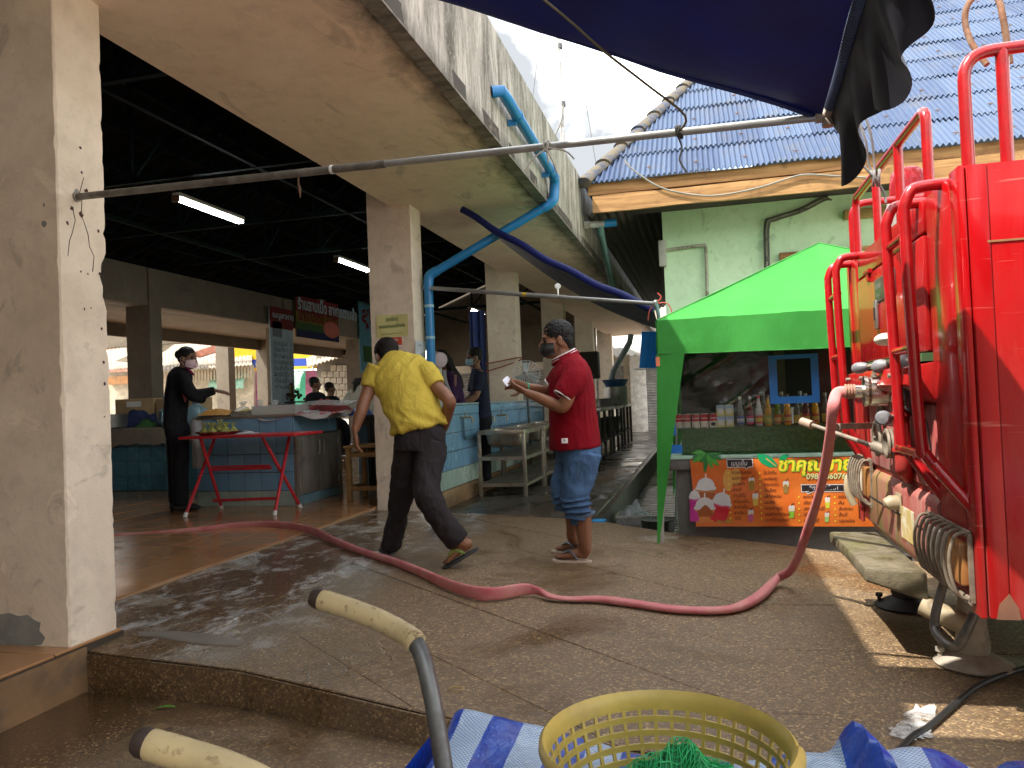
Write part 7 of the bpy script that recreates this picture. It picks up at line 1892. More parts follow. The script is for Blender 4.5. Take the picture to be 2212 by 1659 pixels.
# ---- man in the yellow shirt walking away
Zy = zr(1300, 1250, 1.58); dY = 5.3
Py = lambda x, y, d=0.: at(*Zy(x, y), dY + d)
ym = thing('person', 'man in yellow T-shirt and dark trousers striding away with bowed head over the red hose', 'person', onp(960, 1225))
HC = Py(352, 250, .30); HF = FW * .75 - RT_ * .45 - UP * .45; HU = UP * .9 + FW * .4 - RT_ * .2
b = MB(); head(b, HC, HF, HU, 1.06)
b.tube([Py(362, 240, .26), Py(385, 275, .20), Py(410, 330, .12)], [.058, .062, .08], 14, 4)
b.tube([Py(420, 340, .1), Py(500, 540, .04), Py(555, 740)], [(.14, .09), (.13, .09), (.13, .1)], 16, 4, hint=RT_)
b.tube([Py(280, 330, .12), Py(248, 430, .08), Py(218, 510, .02), Py(190, 590, -.02), Py(152, 705, -.06)], [.055, .050, .045, .042, .029], 12, 4)
hand(b, Py(152, 703, -.06), Py(158, 800, -.06) - Py(152, 703, -.06), RT_ * .75 - FW * -.35, 1.08, (.6, .55, .5, .45), -1., .1)
b.tube([Py(600, 340, .08), Py(660, 430, .02), Py(738, 512, -.04), Py(735, 570, .0), Py(712, 670, .10), Py(690, 720, .16)], [.055, .050, .046, .044, .033, .030], 12, 4)
hand(b, Py(695, 710, .15), Py(660, 800, .18) - Py(695, 710, .15), -RT_, .95, (.4, .4, .4, .4), 1., .05)
lh, lt_ = onp(*Zy(385, 1476)), onp(*Zy(330, 1440)); lt_ = lh + (lt_ - lh).normalized() * .24
rt2 = onp(*Zy(708, 1562)); rh = Py(905, 1420, -.16); rh = rt2 + (rh - rt2).normalized() * .245
for q in (lh, lt_, rt2): q.z += .018
upr = V((0, 0, 1)) * .8 - (rh - rt2).normalized() * .6
b.tube([Py(385, 1380, .35), lh + V((0, 0, .075)) + (lt_ - lh) * .12], [.040, .038], 10, 3)
b.tube([Py(800, 1390, -.18), rh + (rt2 - rh) * .12 + upr * .06], [.042, .038], 10, 3)
foot(b, lh, lt_, lh + V((0, 0, .08)) + (lt_ - lh) * .14); foot(b, rh, rt2, rh + (rt2 - rh) * .16 + upr * .08, 1., upr)
b.tube([Py(555, 730), Py(485, 830, .03), Py(452, 1060, .15), Py(385, 1390, .35)], [.08, .07, .055, .042], 12, 4)
b.tube([Py(560, 730), Py(628, 830, -.03), Py(602, 1090, -.17), Py(805, 1400, -.18)], [.08, .07, .055, .042], 12, 4)
b = fuse(b, .0058, 4); b.build('body', M_SKIN, ym)
hair(HC, HF, HU, 1.06, ym, M('cropped_hair', (.012, .009, .008), .7, var=.4, scale=90, bump=.6, bscale=200, Specular_IOR_Level=.15), .004, .002)
mask(HC, HF, HU, 1.06, ym, M('pale_mask', (.42, .46, .50), .8), M('pale_mask', (0, 0, 0)))
flipflop(lh, lt_, ym, M('sandal_black', (.02, .02, .02), .6), M('sandal_black', (0, 0, 0)))
flipflop(rh - upr * .012, rt2, ym, M('sandal_black', (0, 0, 0)), M('sandal_green', (.20, .28, .06), .6), 1., upr)
M_YEL = cloth('yellow_tshirt', (.52, .39, .06), .07)
s_ = MB()
s_.tube([Py(392, 262, .17), Py(408, 300, .14), Py(435, 360, .11), Py(470, 440, .08), Py(505, 540, .04), Py(535, 630, .01), Py(548, 692, 0)],
        [(.085, .075), (.175, .10), (.205, .128), (.196, .138), (.186, .138), (.180, .142), (.182, .148)], 28, 4, hint=RT_)
s_.tube([Py(300, 315, .11), Py(272, 370, .10), Py(255, 435, .08)], [.080, .074, .068], 16, 4)
s_.tube([Py(580, 335, .09), Py(625, 375, .05), Py(658, 424, .02)], [.082, .076, .064], 16, 4)
s_ = fuse(s_, .0075, 3)
wrinkle(s_, .0085, 5.5, (1, 1, .7), 4.); wrinkle(s_, .004, 14, (1, 1, .7), 5.)
zc = Py(540, 600).z
me_ = s_.mesh('tmp', smooth=False); nr = [v.normal.copy() for v in me_.vertices]; bpy.data.meshes.remove(me_)
ax_ = (RT_ * .5 + UP * .85)
s_.v = [q + n * (.017 * (1 - abs(noise.noise(V((q.dot(ax_) * 17, q.dot(RT_) * 4, 2.)))) * 2.4) * max(0, min(1, (zc + .10 - q.z) / .15)) + .005 * (1 - abs(noise.noise(V((q.dot(UP * .6 - RT_ * .8) * 14, q.z * 2, 9.)))) * 2.2)) for q, n in zip(s_.v, nr)]
s_.build('t_shirt', M_YEL, ym)
ring(Py(390, 268, .165), Py(362, 240, .26) - Py(410, 330, .12), .072, .072, RT_, .011, M_YEL, 'neck_rib', ym)
M_TRS = cloth('charcoal_trousers', (.026, .022, .0235), .3)
j = MB()
j.tube([Py(548, 670, .02), Py(558, 740), Py(562, 820)], [(.155, .118), (.172, .135), (.172, .138)], 22, 4, hint=RT_)
j.tube([Py(492, 800, .03), Py(465, 950, .10), Py(452, 1060, .15), Py(415, 1250, .28), Py(378, 1425, .36)], [(.098, .105), (.090, .095), (.082, .085), (.072, .075), (.066, .066)], 18, 4, hint=RT_)
j.tube([Py(628, 800, -.03), Py(612, 950, -.10), Py(600, 1090, -.17), Py(690, 1245, -.18), Py(796, 1388, -.165)], [(.102, .112), (.094, .102), (.084, .088), (.080, .080), (.076, .074)], 18, 4, hint=RT_)
j = fuse(j, .0075, 3); wrinkle(j, .014, 6, (1, 1, .6), 6.); wrinkle(j, .006, 15, (1, 1, 1.), 2.); j.build('trousers', M_TRS, ym)
m = MB(); P_ = [Py(520, 715, -.16), Py(632, 712, -.15), Py(628, 800, -.165), Py(585, 838, -.165), Py(535, 812, -.165)]
m = MB(); m.tube([Py(512, 712, -.128), Py(520, 790, -.142), Py(575, 838, -.15), Py(618, 800, -.15), Py(632, 705, -.13)], .0028, 6, 3); m.build('pocket_seam', M('seam_black', (.012, .011, .012), .9), ym)

# ---- woman in the black jacket behind the red table
Zw = zr(380, 1300, 3.318); dW = 8.25
Pw = lambda x, y, d=0.: at(*Zw(x, y), dW + d)
wo = thing('person', 'woman in black jacket and pink face mask reaching across the food counter', 'person', V((*Pw(1150, 2000).xy, 0)))
HC = Pw(1190, 372); HF = RT_ - FW * .25 - UP * .12; HU = UP
b = MB(); head(b, HC, HF, HU, .98)
b.tube([Pw(1165, 440), Pw(1135, 510), Pw(1110, 580)], [.052, .055, .075], 12, 4)
b.tube([Pw(1105, 560), Pw(1060, 900), Pw(1040, 1250)], [(.12, .08), (.11, .09), (.12, .09)], 14, 4, hint=FW)
b.tube([Pw(1440, 815, -.10), Pw(1560, 788, -.09)], [.033, .025], 10, 2)
hand(b, Pw(1560, 790, -.09), Pw(1700, 815, -.06) - Pw(1560, 790, -.09), -UP + FW * .3, 1., (.35, .3, .25, .3), 1., .15)
b.tube([Pw(1115, 590, -.1), Pw(1190, 750, -.2), Pw(1265, 850, -.2), Pw(1440, 815, -.10)], [.05, .045, .04, .033], 10, 4)
b = fuse(b, .007, 4); b.build('body', M_SKIN2, wo)
hm = hair(HC, HF, HU, .98, wo, M_HAIR, .0, .003)
m = MB(); m.sphere(Pw(1075, 320, .0), (.045, .045, .05), 14, 10); m.build('hair_bun', M_HAIR, wo)
mask(HC, HF, HU, .98, wo, M('pink_mask', (.62, .45, .50), .8), M_TRIM); eyes(HC, HF, HU, .98, wo)
M_BLK = cloth('black_jacket', (.010, .010, .013), .3)
s_ = MB(); s_.tube([Pw(1125, 490), Pw(1115, 540), Pw(1090, 640), Pw(1060, 800), Pw(1045, 950), Pw(1030, 1120), Pw(1022, 1280)], [(.07, .07), (.15, .09), (.185, .115), (.180, .112), (.172, .11), (.175, .105), (.180, .105)], 24, 4, hint=FW)
s_.tube([Pw(1120, 590, -.13), Pw(1180, 740, -.2), Pw(1260, 850, -.2), Pw(1330, 850, -.18), Pw(1450, 815, -.11), Pw(1545, 790, -.09)], [.072, .070, .066, .064, .050, .042], 16, 4)
s_.tube([Pw(1110, 590, .13), Pw(1190, 760, .2), Pw(1270, 860, .18), Pw(1380, 900, .05)], [.07, .065, .06, .05], 14, 4)
s_ = fuse(s_, .009, 3); wrinkle(s_, .006, 7, (1, 1, .7), 9.); s_.build('jacket', M_BLK, wo)
m = MB(); m.prism([Pw(1118, 805, -.188), Pw(1210, 848, -.2), Pw(1160, 942, -.188)], -FW, .012); m.build('pink_side_panel', cloth('coral_cloth', (.42, .09, .11)), wo)
m = MB(); m.tube([Pw(1160, 470, -.05), Pw(1225, 540, -.06), Pw(1275, 590, -.03)], [.012, .016, .008], 8, 3); m.build('shirt_collar', cloth('plum_cloth', (.16, .02, .07)), wo)
j = MB(); fx = Pw(1085, 2240); zf = .07
j.tube([Pw(1040, 1230), Pw(1060, 1330), Pw(1080, 1400)], [(.155, .11), (.165, .12), (.16, .11)], 18, 3, hint=FW)
for dd, xo in ((-.08, 1095), (.08, 1040)):
    e = Pw(xo, 2190, dd); j.tube([Pw(xo - 10, 1380, dd), Pw(xo, 1800, dd), V((e.x, e.y, zf))], [.095, .085, .075], 14, 4)
j = fuse(j, .010, 3); wrinkle(j, .006, 6, (1, 1, .5), 1.); j.build('trousers', M_BLK, wo)
for dd, xo in ((-.08, 1095), (.08, 1040)):
    e = Pw(xo, 2190, dd); m = MB(); c0 = V((e.x, e.y, .035)); m.tube([c0 - RT_ * .06, c0 + RT_ * .05, c0 + RT_ * .17, c0 + RT_ * .21], [(.035, .035), (.04, .04), (.028, .042), (.012, .03)], 12, 3, hint=UP); m.build('shoe', M('black_shoe', (.015, .015, .017), .4), wo)

# ---- two people behind the sink wall
Z1 = zr(1344, 1100, 1.843)
def bystander(label, hx_, hy, d, face, shirt, hairm, maskm, tall, sleeves, bend=0., extra=None, face_up=0.):
    P = lambda x, y, o=0.: at(*Z1(x, y), d + o)
    HC = P(hx_, hy); t_ = thing('person', label, 'person', V((HC.x, HC.y, 0)))
    HF = V(face); b = MB(); head(b, HC, HF, UP, .98); top = V((HC.x, HC.y, HC.z - .17)) - HF.normalized() * (.03 + bend)
    hip = V((top.x, top.y, .88)) - HF.normalized() * (.05 + bend * 1.2); sd = HF.cross(UP).normalized()
    b.tube([HC - UP * .05, top + UP * .03, top - UP * .06], [.05, .054, .07], 12, 4)
    for k in (-1, 1):
        sh_ = top - UP * .05 + sd * .17 * k; el = sh_ - UP * .27 + HF.normalized() * .06 + sd * .04 * k; wr = el + HF.normalized() * .22 - UP * .05
        b.tube([sh_, el, wr], [.046, .042, .028], 12, 4); hand(b, wr, HF - UP * .3, -UP, .95, (.5, .5, .5, .5), k, .1)
    b.tube([top, hip], [(.12, .08), (.12, .09)], 12, 3, hint=sd)
    b = fuse(b, .009, 4); b.build('body', M_SKIN2, t_)
    hair(HC, HF, UP, .98, t_, hairm, .0, .005)
    if maskm: mask(HC, HF, UP, .98, t_, maskm, M_TRIM)
    eyes(HC, HF, UP, .98, t_)
    s_ = MB(); s_.tube([top + UP * .02, top - UP * .04, top.lerp(hip, .25), top.lerp(hip, .6), hip - UP * .05], [(.07, .06), (.15, .085), (.185, .11), (.17, .11), (.17, .115)], 20, 4, hint=sd)
    for k in (-1, 1):
        sh_ = top - UP * .055 + sd * .15 * k; el = sh_ - UP * .27 + HF.normalized() * .06 + sd * .05 * k; wr = el + HF.normalized() * .20 - UP * .05
        s_.tube([sh_, el, wr] if sleeves else [sh_, sh_.lerp(el, .75)], [.066, .056, .045] if sleeves else [.068, .066], 14, 4)
    s_ = fuse(s_, .010, 3); wrinkle(s_, .006, 7, (1, 1, .7), tall); s_.build('shirt', shirt, t_)
    j = MB(); j.tube([hip, hip - UP * .15], [(.16, .11), (.165, .12)], 14, 2, hint=sd)
    for k in (-1, 1): j.tube([hip - UP * .1 + sd * .085 * k, hip - UP * .45 + sd * .09 * k, V((hip.x, hip.y, .07)) + sd * .09 * k], [.09, .08, .07], 12, 3)
    j = fuse(j, .012, 3); j.build('trousers', M_BLK, t_)
    for k in (-1, 1):
        m = MB(); c0 = V((hip.x, hip.y, .035)) + sd * .09 * k; m.tube([c0 - HF.normalized() * .06, c0 + HF.normalized() * .1, c0 + HF.normalized() * .18], [(.035, .035), (.03, .042), (.012, .03)], 10, 3, hint=UP); m.build('shoe', M('black_shoe', (0, 0, 0)), t_)
    return t_, P, HC, top, hip
t_, P, HC, top, hip = bystander('man in dark navy shirt and blue face mask behind the blue tiled wall', 963, 568, 9.7, -RT_ - FW * .2 - UP * .12, cloth('navy_stripe', (.018, .022, .045), .4), M_HAIR, M('blue_mask', (.30, .48, .58), .8), 2., False)
t_, P, HC, top, hip = bystander('woman with long dark hair in a purple and grey top behind the blue tiled wall', 722, 590, 9.3, -RT_ * .8 - FW * .5 - UP * .35, cloth('purple_top', (.045, .018, .065), .3), M_HAIR, None, 5., True, .06)
m = MB(); m.tube([P(740, 545, .03), P(775, 590, .02), P(800, 650, .02), P(850, 720, .03), P(878, 790, .04)], [(.05, .07), (.055, .08), (.05, .07), (.045, .06), (.02, .03)], 12, 4); m = fuse(m, .008, 3); wrinkle(m, .006, 30, (1, 1, .2)); m.build('long_hair', M_HAIR, t_)
m = MB(); m.tube([P(745, 660, -.14), P(752, 740, -.15), P(790, 830, -.16)], [(.05, .03), (.07, .03), (.07, .03)], 12, 3, hint=FW); m.build('grey_panel', cloth('grey_top', (.30, .28, .32)), t_)
# ---- two distant figures against the bright opening
Z5 = zr(900, 1000, 2.37)
for lab, hx_, hy, d in (('dark seated figure seen against the green shutter beyond the counter', 808, 1212, 15.), ('second small dark head low behind the dim glasses tray', 948, 1255, 16.5)):
    HC = at(*Z5(hx_, hy), d); t_ = thing('person', lab, 'person', V((HC.x, HC.y, 0)))
    b = MB(); HF = RT_ * .7 + FW * .3; head(b, HC, HF, UP, 1.05); b.tube([HC - UP * .05, HC - UP * .2], [.055, .08], 10, 2); b = fuse(b, .012, 3); b.build('body', M_SKIN2, t_)
    hair(HC, HF, UP, 1.05, t_, M_HAIR)
    s_ = MB(); s_.tube([HC - UP * .16, HC - UP * .22, HC - UP * .4, HC - UP * .75], [(.08, .07), (.19, .10), (.22, .13), (.20, .14)], 16, 3, hint=RT_)
    s_.tube([HC - UP * .75, HC - UP * .8 + HF * .3, V((HC.x, HC.y, .4)) + HF * .42, V((HC.x, HC.y, .05)) + HF * .4], [.14, .13, .09, .06], 12, 3)
    s_ = fuse(s_, .016, 3); s_.build('clothes', M_BLK, t_)
    m = MB(); m.bb((HC.x - .22, HC.y - .2, 0), (HC.x + .22, HC.y + .2, HC.z - .88)); m.solo('dark_stool', M_DARK, 'dark stool under the ' + ('seated figure by the green shutter' if d < 16 else 'second small distant figure'), 'stool')
# ------------------------------------------------------------------ grey pipe, blue awning and its hanging flap
M_GALV = M('galvanised_pipe', (.20, .19, .17), .45, .55, var=.3, scale=14, dirt=(.12, .10, .08), dscale=5)
M_GALV2 = M('pale_galvanised', (.34, .34, .33), .38, .5, var=.15, scale=10)
PE = V((.425, 2.76, 1.945)); PS = V((XC - .02, 3.0, 2.07))
gp = thing('awning_pipe', 'long grey pipe from the near column to the corner of the big blue awning', 'pipe', (PS + PE) / 2)
mid = PS.lerp(PE, .50); rest = PE
m = MB(); m.cyl(PS, mid, .0165, 14); m.build('thick_section', M_GALV, gp)
m = MB(); m.cyl(mid, PE, .0138, 14); m.build('thin_section', M_GALV2, gp)
m = MB(); m.cyl(PS + (PE - PS).normalized() * .0, PS + (PE - PS).normalized() * .03, .024, 10); m.build('wall_end', M('chipped_mortar', (.24, .21, .18)), gp)
m = MB(); d = (PE - PS).normalized(); m.cyl(PE - d * .02, PE + V((.035, 0, .005)), .021, 14); m.cyl(PE + V((.02, .0, .025)), PE + V((.02, 0, -.035)), .020, 14); m.build('elbow', M('tan_elbow', (.40, .33, .26), .5), gp)
for t_, mt in ((.425, M_WHITE),):
    m = MB(); c = PS.lerp(PE, t_); m.cyl(c - d * .006, c + d * .006, .0185, 12); m.build('white_tie', mt, gp)
hk = MB(); c = PS.lerp(PE, .375); hk.tube([c - V((0, 0, .01)), c - V((0, 0, .045)), c + V((.004, 0, -.065)), c + V((.006, 0, -.105))], [.005, .004, .007, .002], 8, 3); hk.solo('rusty_hook', M('rusty_hook', (.12, .06, .03), .8), 'small rusty hook hanging from the middle of the long grey pipe', 'hook')
def knot(c, r_, mat, lab, tails, name='string_knot', cat='string'):
    t_ = thing(name, lab, cat, c); m = MB(); rk = random.Random(int(c.x * 1000))
    pts = [c + V((rk.uniform(-1, 1) * r_ * .6, math.cos(k * 1.3) * r_, math.sin(k * 1.3) * r_)) for k in range(16)]
    m.tube(pts, r_ * .18, 6, 3); m.build('wrap', mat, t_)
    for tl in tails:
        m = MB(); m.tube([c + V(q) for q in tl], r_ * .16, 6, 4); m.build('tail', mat, t_)
M_ROPE = M('dark_rope', (.035, .035, .03), .9, var=.4, scale=60); M_STRING = M('pale_string', (.42, .40, .36), .8)
knot(PS.lerp(PE, .855), .022, M_ROPE, 'dark rope knot with a short frayed tail on the pale pipe', [[(0, 0, -.02), (.01, 0, -.06), (.0, 0, -.10), (.022, 0, -.145)]], 'rope_knot', 'rope')
knot(PS.lerp(PE, .707), .020, M_STRING, 'pale plastic string tied round the grey pipe in front of the roof hip', [[(0, -.02, -.015), (.02, -.02, -.06), (.035, -.01, -.11)], [(0, -.02, -.015), (-.05, -.02, -.045), (-.085, -.02, -.09)], [(0, -.02, -.01), (.07, -.01, -.03), (.10, 0, -.06)], [(0, -.02, -.015), (.005, -.02, -.07)]])
def mat_awn():
    t = NT('navy_tarpaulin'); p = t.pos()
    n = t.noise(p, 4, 6, .6)
    c = t.mix(t.rng(n, .3, .7), (.004, .010, .10), (.007, .017, .17))
    sp = t.noise(p, 90, 3, .6); c = t.mix(t.rng(sp, .62, .7, 0, .7), c, (.004, .004, .02))
    d_ = t.n('ShaderNodeBsdfPrincipled', i_Base_Color=c, i_Roughness=.5)
    t.set(d_.inputs['Normal'], t.bump(t.noise(p, 7, 4), .3, .01))
    tr = t.n('ShaderNodeBsdfTranslucent', i_Color=c); mx = t.n('ShaderNodeMixShader', i_0=.3)
    t.t.links.new(d_.outputs[0], mx.inputs[1]); t.t.links.new(tr.outputs[0], mx.inputs[2]); t.t.links.new(mx.outputs[0], t.out.inputs[0]); return t.m
M_AWN = mat_awn()
AB = (at(980, 0, 2.62) - PE); AB = AB / AB.x * -1          # along the far edge, per metre to the left
BK = V((0, -.62, .105)) / .62                              # along the sleeve, per metre towards the viewer
aw = thing('blue_awning', 'big navy blue tarpaulin awning overhead with its sleeve pole at the right', 'awning', PE)
def awn(u, v, y0, y1, W=2.6):
    s = u * W; b_ = y0 + (y1 - y0) * v
    p = PE + AB * s + BK * b_
    return p + V((0, 0, -.05 * math.sin(math.pi * min(1, u * 1.0)) * (1 if b_ > .05 else b_ * 20) + .012 * noise.noise((s * 3, b_ * 3, 0))))
m = MB(); m.grid(lambda u, v: awn(u, v, 0, .62 - .22 * max(0, min(1, (u * 2.6 - .35) / .2))), 52, 14, .002); m.build('sheet', M_AWN, aw)
m = MB(); m.tube([awn(k / 20, 0, 0, .8) + V((0, .0, -.004)) for k in range(21)], [(.013, .007)] * 21, 8); m.build('hem', M_AWN, aw)
m = MB(); m.cyl(PE + V((.02, 0, .0)), PE + V((.02, 0, 0)) + BK * 3.2, .0145, 12); m.build('sleeve_pole', M('tan_elbow', (.40, .33, .26), .5), aw)
# gathered sleeve round the pole
m = MB(); pts = []; rs_ = []
for k in range(160):
    t_ = k / 159; pts.append(PE + V((.02, 0, .002)) + BK * (.06 + .75 * t_)); rs_.append(.019 + .0035 * math.sin(k * 2.1))
m.tube(pts, rs_, 12); m.build('gathered_sleeve', M('dusty_navy', (.03, .04, .085), .6), aw)
# ragged hanging flap
def flap(u, v):
    b_ = 1.25 * u
    low = .22 + .05 * math.sin(u * 17) + .06 * noise.noise((u * 9, 3, 1)) - .04 * u
    if u < .06: low = .10 + u * 2.6
    p = PE + V((.028, 0, -.01)) + BK * b_
    z = -low * v
    return p + V((.025 * math.sin(u * 40 + v * 2) * v + .10 * v * (.3 + u), .02 * math.sin(v * 5 + u * 25) * v, z))
m = MB(); m.grid(flap, 90, 14, .002); m.build('hanging_flap', M('black_navy_cloth', (.008, .008, .014), .55, var=.3, bump=.4, bscale=30), aw)
# second awning above the viewer's own stall, leaving a slit of sun between the two
a2 = thing('rear_awning', 'second dark blue awning above the stall in the foreground', 'awning', (.2, .4, 2.3))
m = MB(); m.grid(lambda u, v: PE + AB * (3.2 * u - 1.4) + BK * (.72 + 1.5 * v + .2 * max(0, 1 - abs(3.2 * u - 1.4) / .4)) + V((0, 0, .02)), 12, 12, .002); m.build('sheet', M_AWN, a2)
rs_h = thing('added_sky_blocker', 'plain unseen wall added behind the viewer to block sky light', 'shop', (2, -5.3, FL))
m = MB(); m.bb((-9, -5.6, FL), (14, -5.1, 5.2)); m.build('wall', M_CREAM, rs_h, smooth=False)  # out of view, added to keep sky light off the column fronts
# cord from the awning to the pipe, the guy to the roof
m = MB(); m.tube([at(1165, -8, 2.2), at(1230, 45, 2.3), at(1310, 115, 2.4), at(1400, 185, 2.55), at(1480, 250, 2.65), PS.lerp(PE, .855)], .0042, 8, 4)
m.solo('guy_rope', M('olive_cord', (.09, .075, .04), .8), 'twisted cord running from under the blue awning down to the pale pipe', 'rope')
# frayed strings by the fire engine rail
knot(at(1890, 385, 3.0), .03, M('grey_fibre', (.20, .19, .18), .9), 'tangled grey string knot hanging at the fire engine rail below the flap', [[(0, 0, .0), (-.02, 0, .06), (-.03, -.02, .14), (-.05, -.02, .22)], [(0, 0, 0), (.0, 0, .07), (-.01, -.02, .16), (-.03, -.03, .24)], [(0, 0, 0), (.03, 0, -.06), (.035, 0, -.10)], [(0, 0, 0), (-.045, 0, .06), (-.09, 0, .10)]])

# smaller awning further back with its pale pole
ba = thing('rear_stall_awning', 'smaller navy awning strip slanting from the gutter soffit to the green tent', 'awning', (-1.2, 8, 2))
qa, qb = V((-2.36, 7.62, 3.04)), at(1412, 668, 7.3); qc, qd = at(1425, 712, 9.8), V((-2.36, 8.5, 3.03))
def ba_f(u, v):
    p = qa.lerp(qb, u).lerp(qd.lerp(qc, u), v); return p + V((0, 0, -.06 * math.sin(math.pi * u) * (1 + 1.6 * v)))
m = MB(); m.grid(ba_f, 30, 14, .003); m.build('sheet', M('dull_navy_tarp', (.008, .009, .024), .6, var=.4, scale=5), ba)
m = MB(); m.tube([ba_f(k / 24, 0) + V((0, -.02, .01 * math.sin(k))) for k in range(25)], [(.035, .02)] * 25, 10); m.build('rolled_hem', M_AWN, ba)
p0, p1 = onx(912, 621, XC + .005), at(1416, 656, 6.6)
m = MB(); md = p0.lerp(p1, .66); m.cyl(p0, md, .0205, 12); m.build('thick_pole', M_GALV2, ba); m = MB(); m.cyl(md, p1, .017, 12); m.build('thin_pole', M_GALV2, ba)
m = MB(); m.cyl(p1 - (p1 - p0).normalized() * .01, p1 + (p1 - p0).normalized() * .012, .032, 14); m.build('end_ring', M('ring_metal', (.36, .38, .36), .4, .5), ba)
m = MB(); c = p0.lerp(p1, .49); m.cyl(c - (p1 - p0).normalized() * .02, c + (p1 - p0).normalized() * .02, .0215, 12); m.build('yellow_band', M('band_yellow', (.62, .42, .03)), ba)
m = MB(); c = p0.lerp(p1, .63); m.cyl(c, c + V((0, 0, .085)), .008, 8); m.lathe(c + V((0, .012, .10)), [(.008, 0), (.026, .002), (.022, .012), (.026, .022), (.008, .024)], (0, -1, 0), 14); m.build('insulator', M_WHITE, ba)
m = MB(); m.tube([p1, p1 + V((.05, 0, .05)), p1 + V((.02, 0, .09))], .005, 6, 3); m.tube([p1, p1 + V((.09, 0, 0)), p1 + V((.13, 0, -.06)), p1 + V((.13, 0, -.14))], .005, 6, 4); m.tube([p1, p1 + V((-.05, 0, -.05)), p1 + V((-.07, 0, -.14))], .005, 6, 4)
m.solo('red_string', M('red_string', (.42, .06, .04), .7), 'thin red string tied round the open pole end above the green tent corner', 'string')
m = MB(); m.tube([p1, p1 + V((.02, .0, -.1)), p1 + V((.03, .05, -.5))], [.02, .016, .014], 10, 3); m.solo('pole_stub', M('teal_rag', (.14, .22, .24)), 'greyish rag wrapped post below the open pole end', 'post')

# ------------------------------------------------------------------ pink fire hose
def mat_hose():
    t = NT('faded_red_hose'); p = t.pos()
    n = t.noise(p, 6, 6, .6, .4)
    x = t.sep(p)[0]
    c = t.mix(t.rng(n, .32, .68), (.46, .10, .12), (.54, .23, .22))
    c = t.mix(t.rng(t.noise(t.pos('pos', (1, 1, 3)), 14, 5), .5, .7, 0, .5), c, (.44, .22, .165))
    wv = t.noise(p, 160, 2); t.bsdf(c, .75, 0, t.bump(wv, .25, .002)); return t.m
def onpz(px, py, dz=.02): q = onp(px, py); return V((q.x, q.y, q.z + dz))
oc2 = V(oc) + OUT_DIR * .10
H = [(oc2 - OUT_DIR * .0, .030, .030), (oc2 + OUT_DIR * .035, .031, .030), (oc2 + OUT_DIR * .068 + V((0, 0, -.008)), .028, .030), (ony(1801, 874, 3.71), .022, .031),
     (ony(1795, 920, 3.78), .026, .025), (ony(1787, 985, 3.92), .021, .028), (ony(1771, 1060, 4.12), .026, .024), (ony(1746, 1140, 4.40), .023, .028),
     (ony(1713, 1225, 4.66), .026, .026), (onpz(1680, 1268, .05), .026, .030), (onpz(1640, 1300, .03), .026, .036), (onpz(1590, 1322, .022), .022, .038), (onpz(1530, 1328, .022), .020, .040),
     (onpz(1450, 1324, .022), .020, .040), (onpz(1380, 1314, .022), .022, .038), (onpz(1300, 1304, .024), .020, .036), (onpz(1230, 1302, .022), .012, .036), (onpz(1190, 1299, .028), .014, .030), (onpz(1160, 1291, .040), .028, .012), (onpz(1130, 1290, .044), .040, .012), (onpz(1070, 1300, .044), .044, .012),
     (onpz(1020, 1296, .044), .044, .013), (onpz(960, 1274, .040), .040, .014), (onpz(910, 1248, .034), .034, .018), (onpz(850, 1222, .030), .030, .022), (onpz(790, 1203, .030), .028, .024),
     (onpz(730, 1182, .036), .036, .016), (onpz(680, 1160, .042), .042, .014), (onpz(630, 1147, .040), .040, .014), (onpz(570, 1142, .036), .036, .018), (onpz(500, 1144, .032), .032, .02), (onpz(420, 1150, .024), .022, .03), (onpz(330, 1155, .018), .016, .034), (onpz(250, 1160, .016), .014, .034), (onpz(150, 1164, .016), .014, .034), (onpz(40, 1168, .016), .014, .034)]
m = MB(); hv = catmull([(*p, a, b_) for p, a, b_ in H], 8)
rh_ = random.Random(9)
pts = [V(q[:3]) for q in hv]; rr_ = [(max(.007, q[3] * .86), max(.007, q[4] * .86)) for q in hv]
# hint: keeps the flat side turned the right way
rings = []
n_ = 16
for i, p in enumerate(pts):
    t_ = (pts[min(i + 1, len(pts) - 1)] - pts[max(i - 1, 0)]).normalized(); k_ = max(0, min(1, (i - 64) / 20)); a, bb = frame(t_, (.2 * (1 - k_), 1 - k_, k_))
    kk = 1 + .06 * noise.noise((i * .21, 0, 0))
    rings.append([p + a * (math.copysign(abs(math.cos(w)) ** .8, math.cos(w)) * rr_[i][0] * kk) + bb * (math.copysign(abs(math.sin(w)) ** .8, math.sin(w)) * rr_[i][1] * kk) for w in (2 * math.pi * j / n_ for j in range(n_))])
hose = thing('fire_hose', 'flat faded red fire hose lying across the paving from fire engine to near column', 'hose', onp(1200, 1300))
m.loft(rings); m.build('hose_skin', mat_hose(), hose, ang=60)
m = MB(); 
for k in range(4): m.cyl(oc2 + OUT_DIR * (-.006 + .012 * k), oc2 + OUT_DIR * (.001 + .012 * k), .034, 16)
m.build('binding', M('hose_binding', (.30, .17, .11), .6), hose)

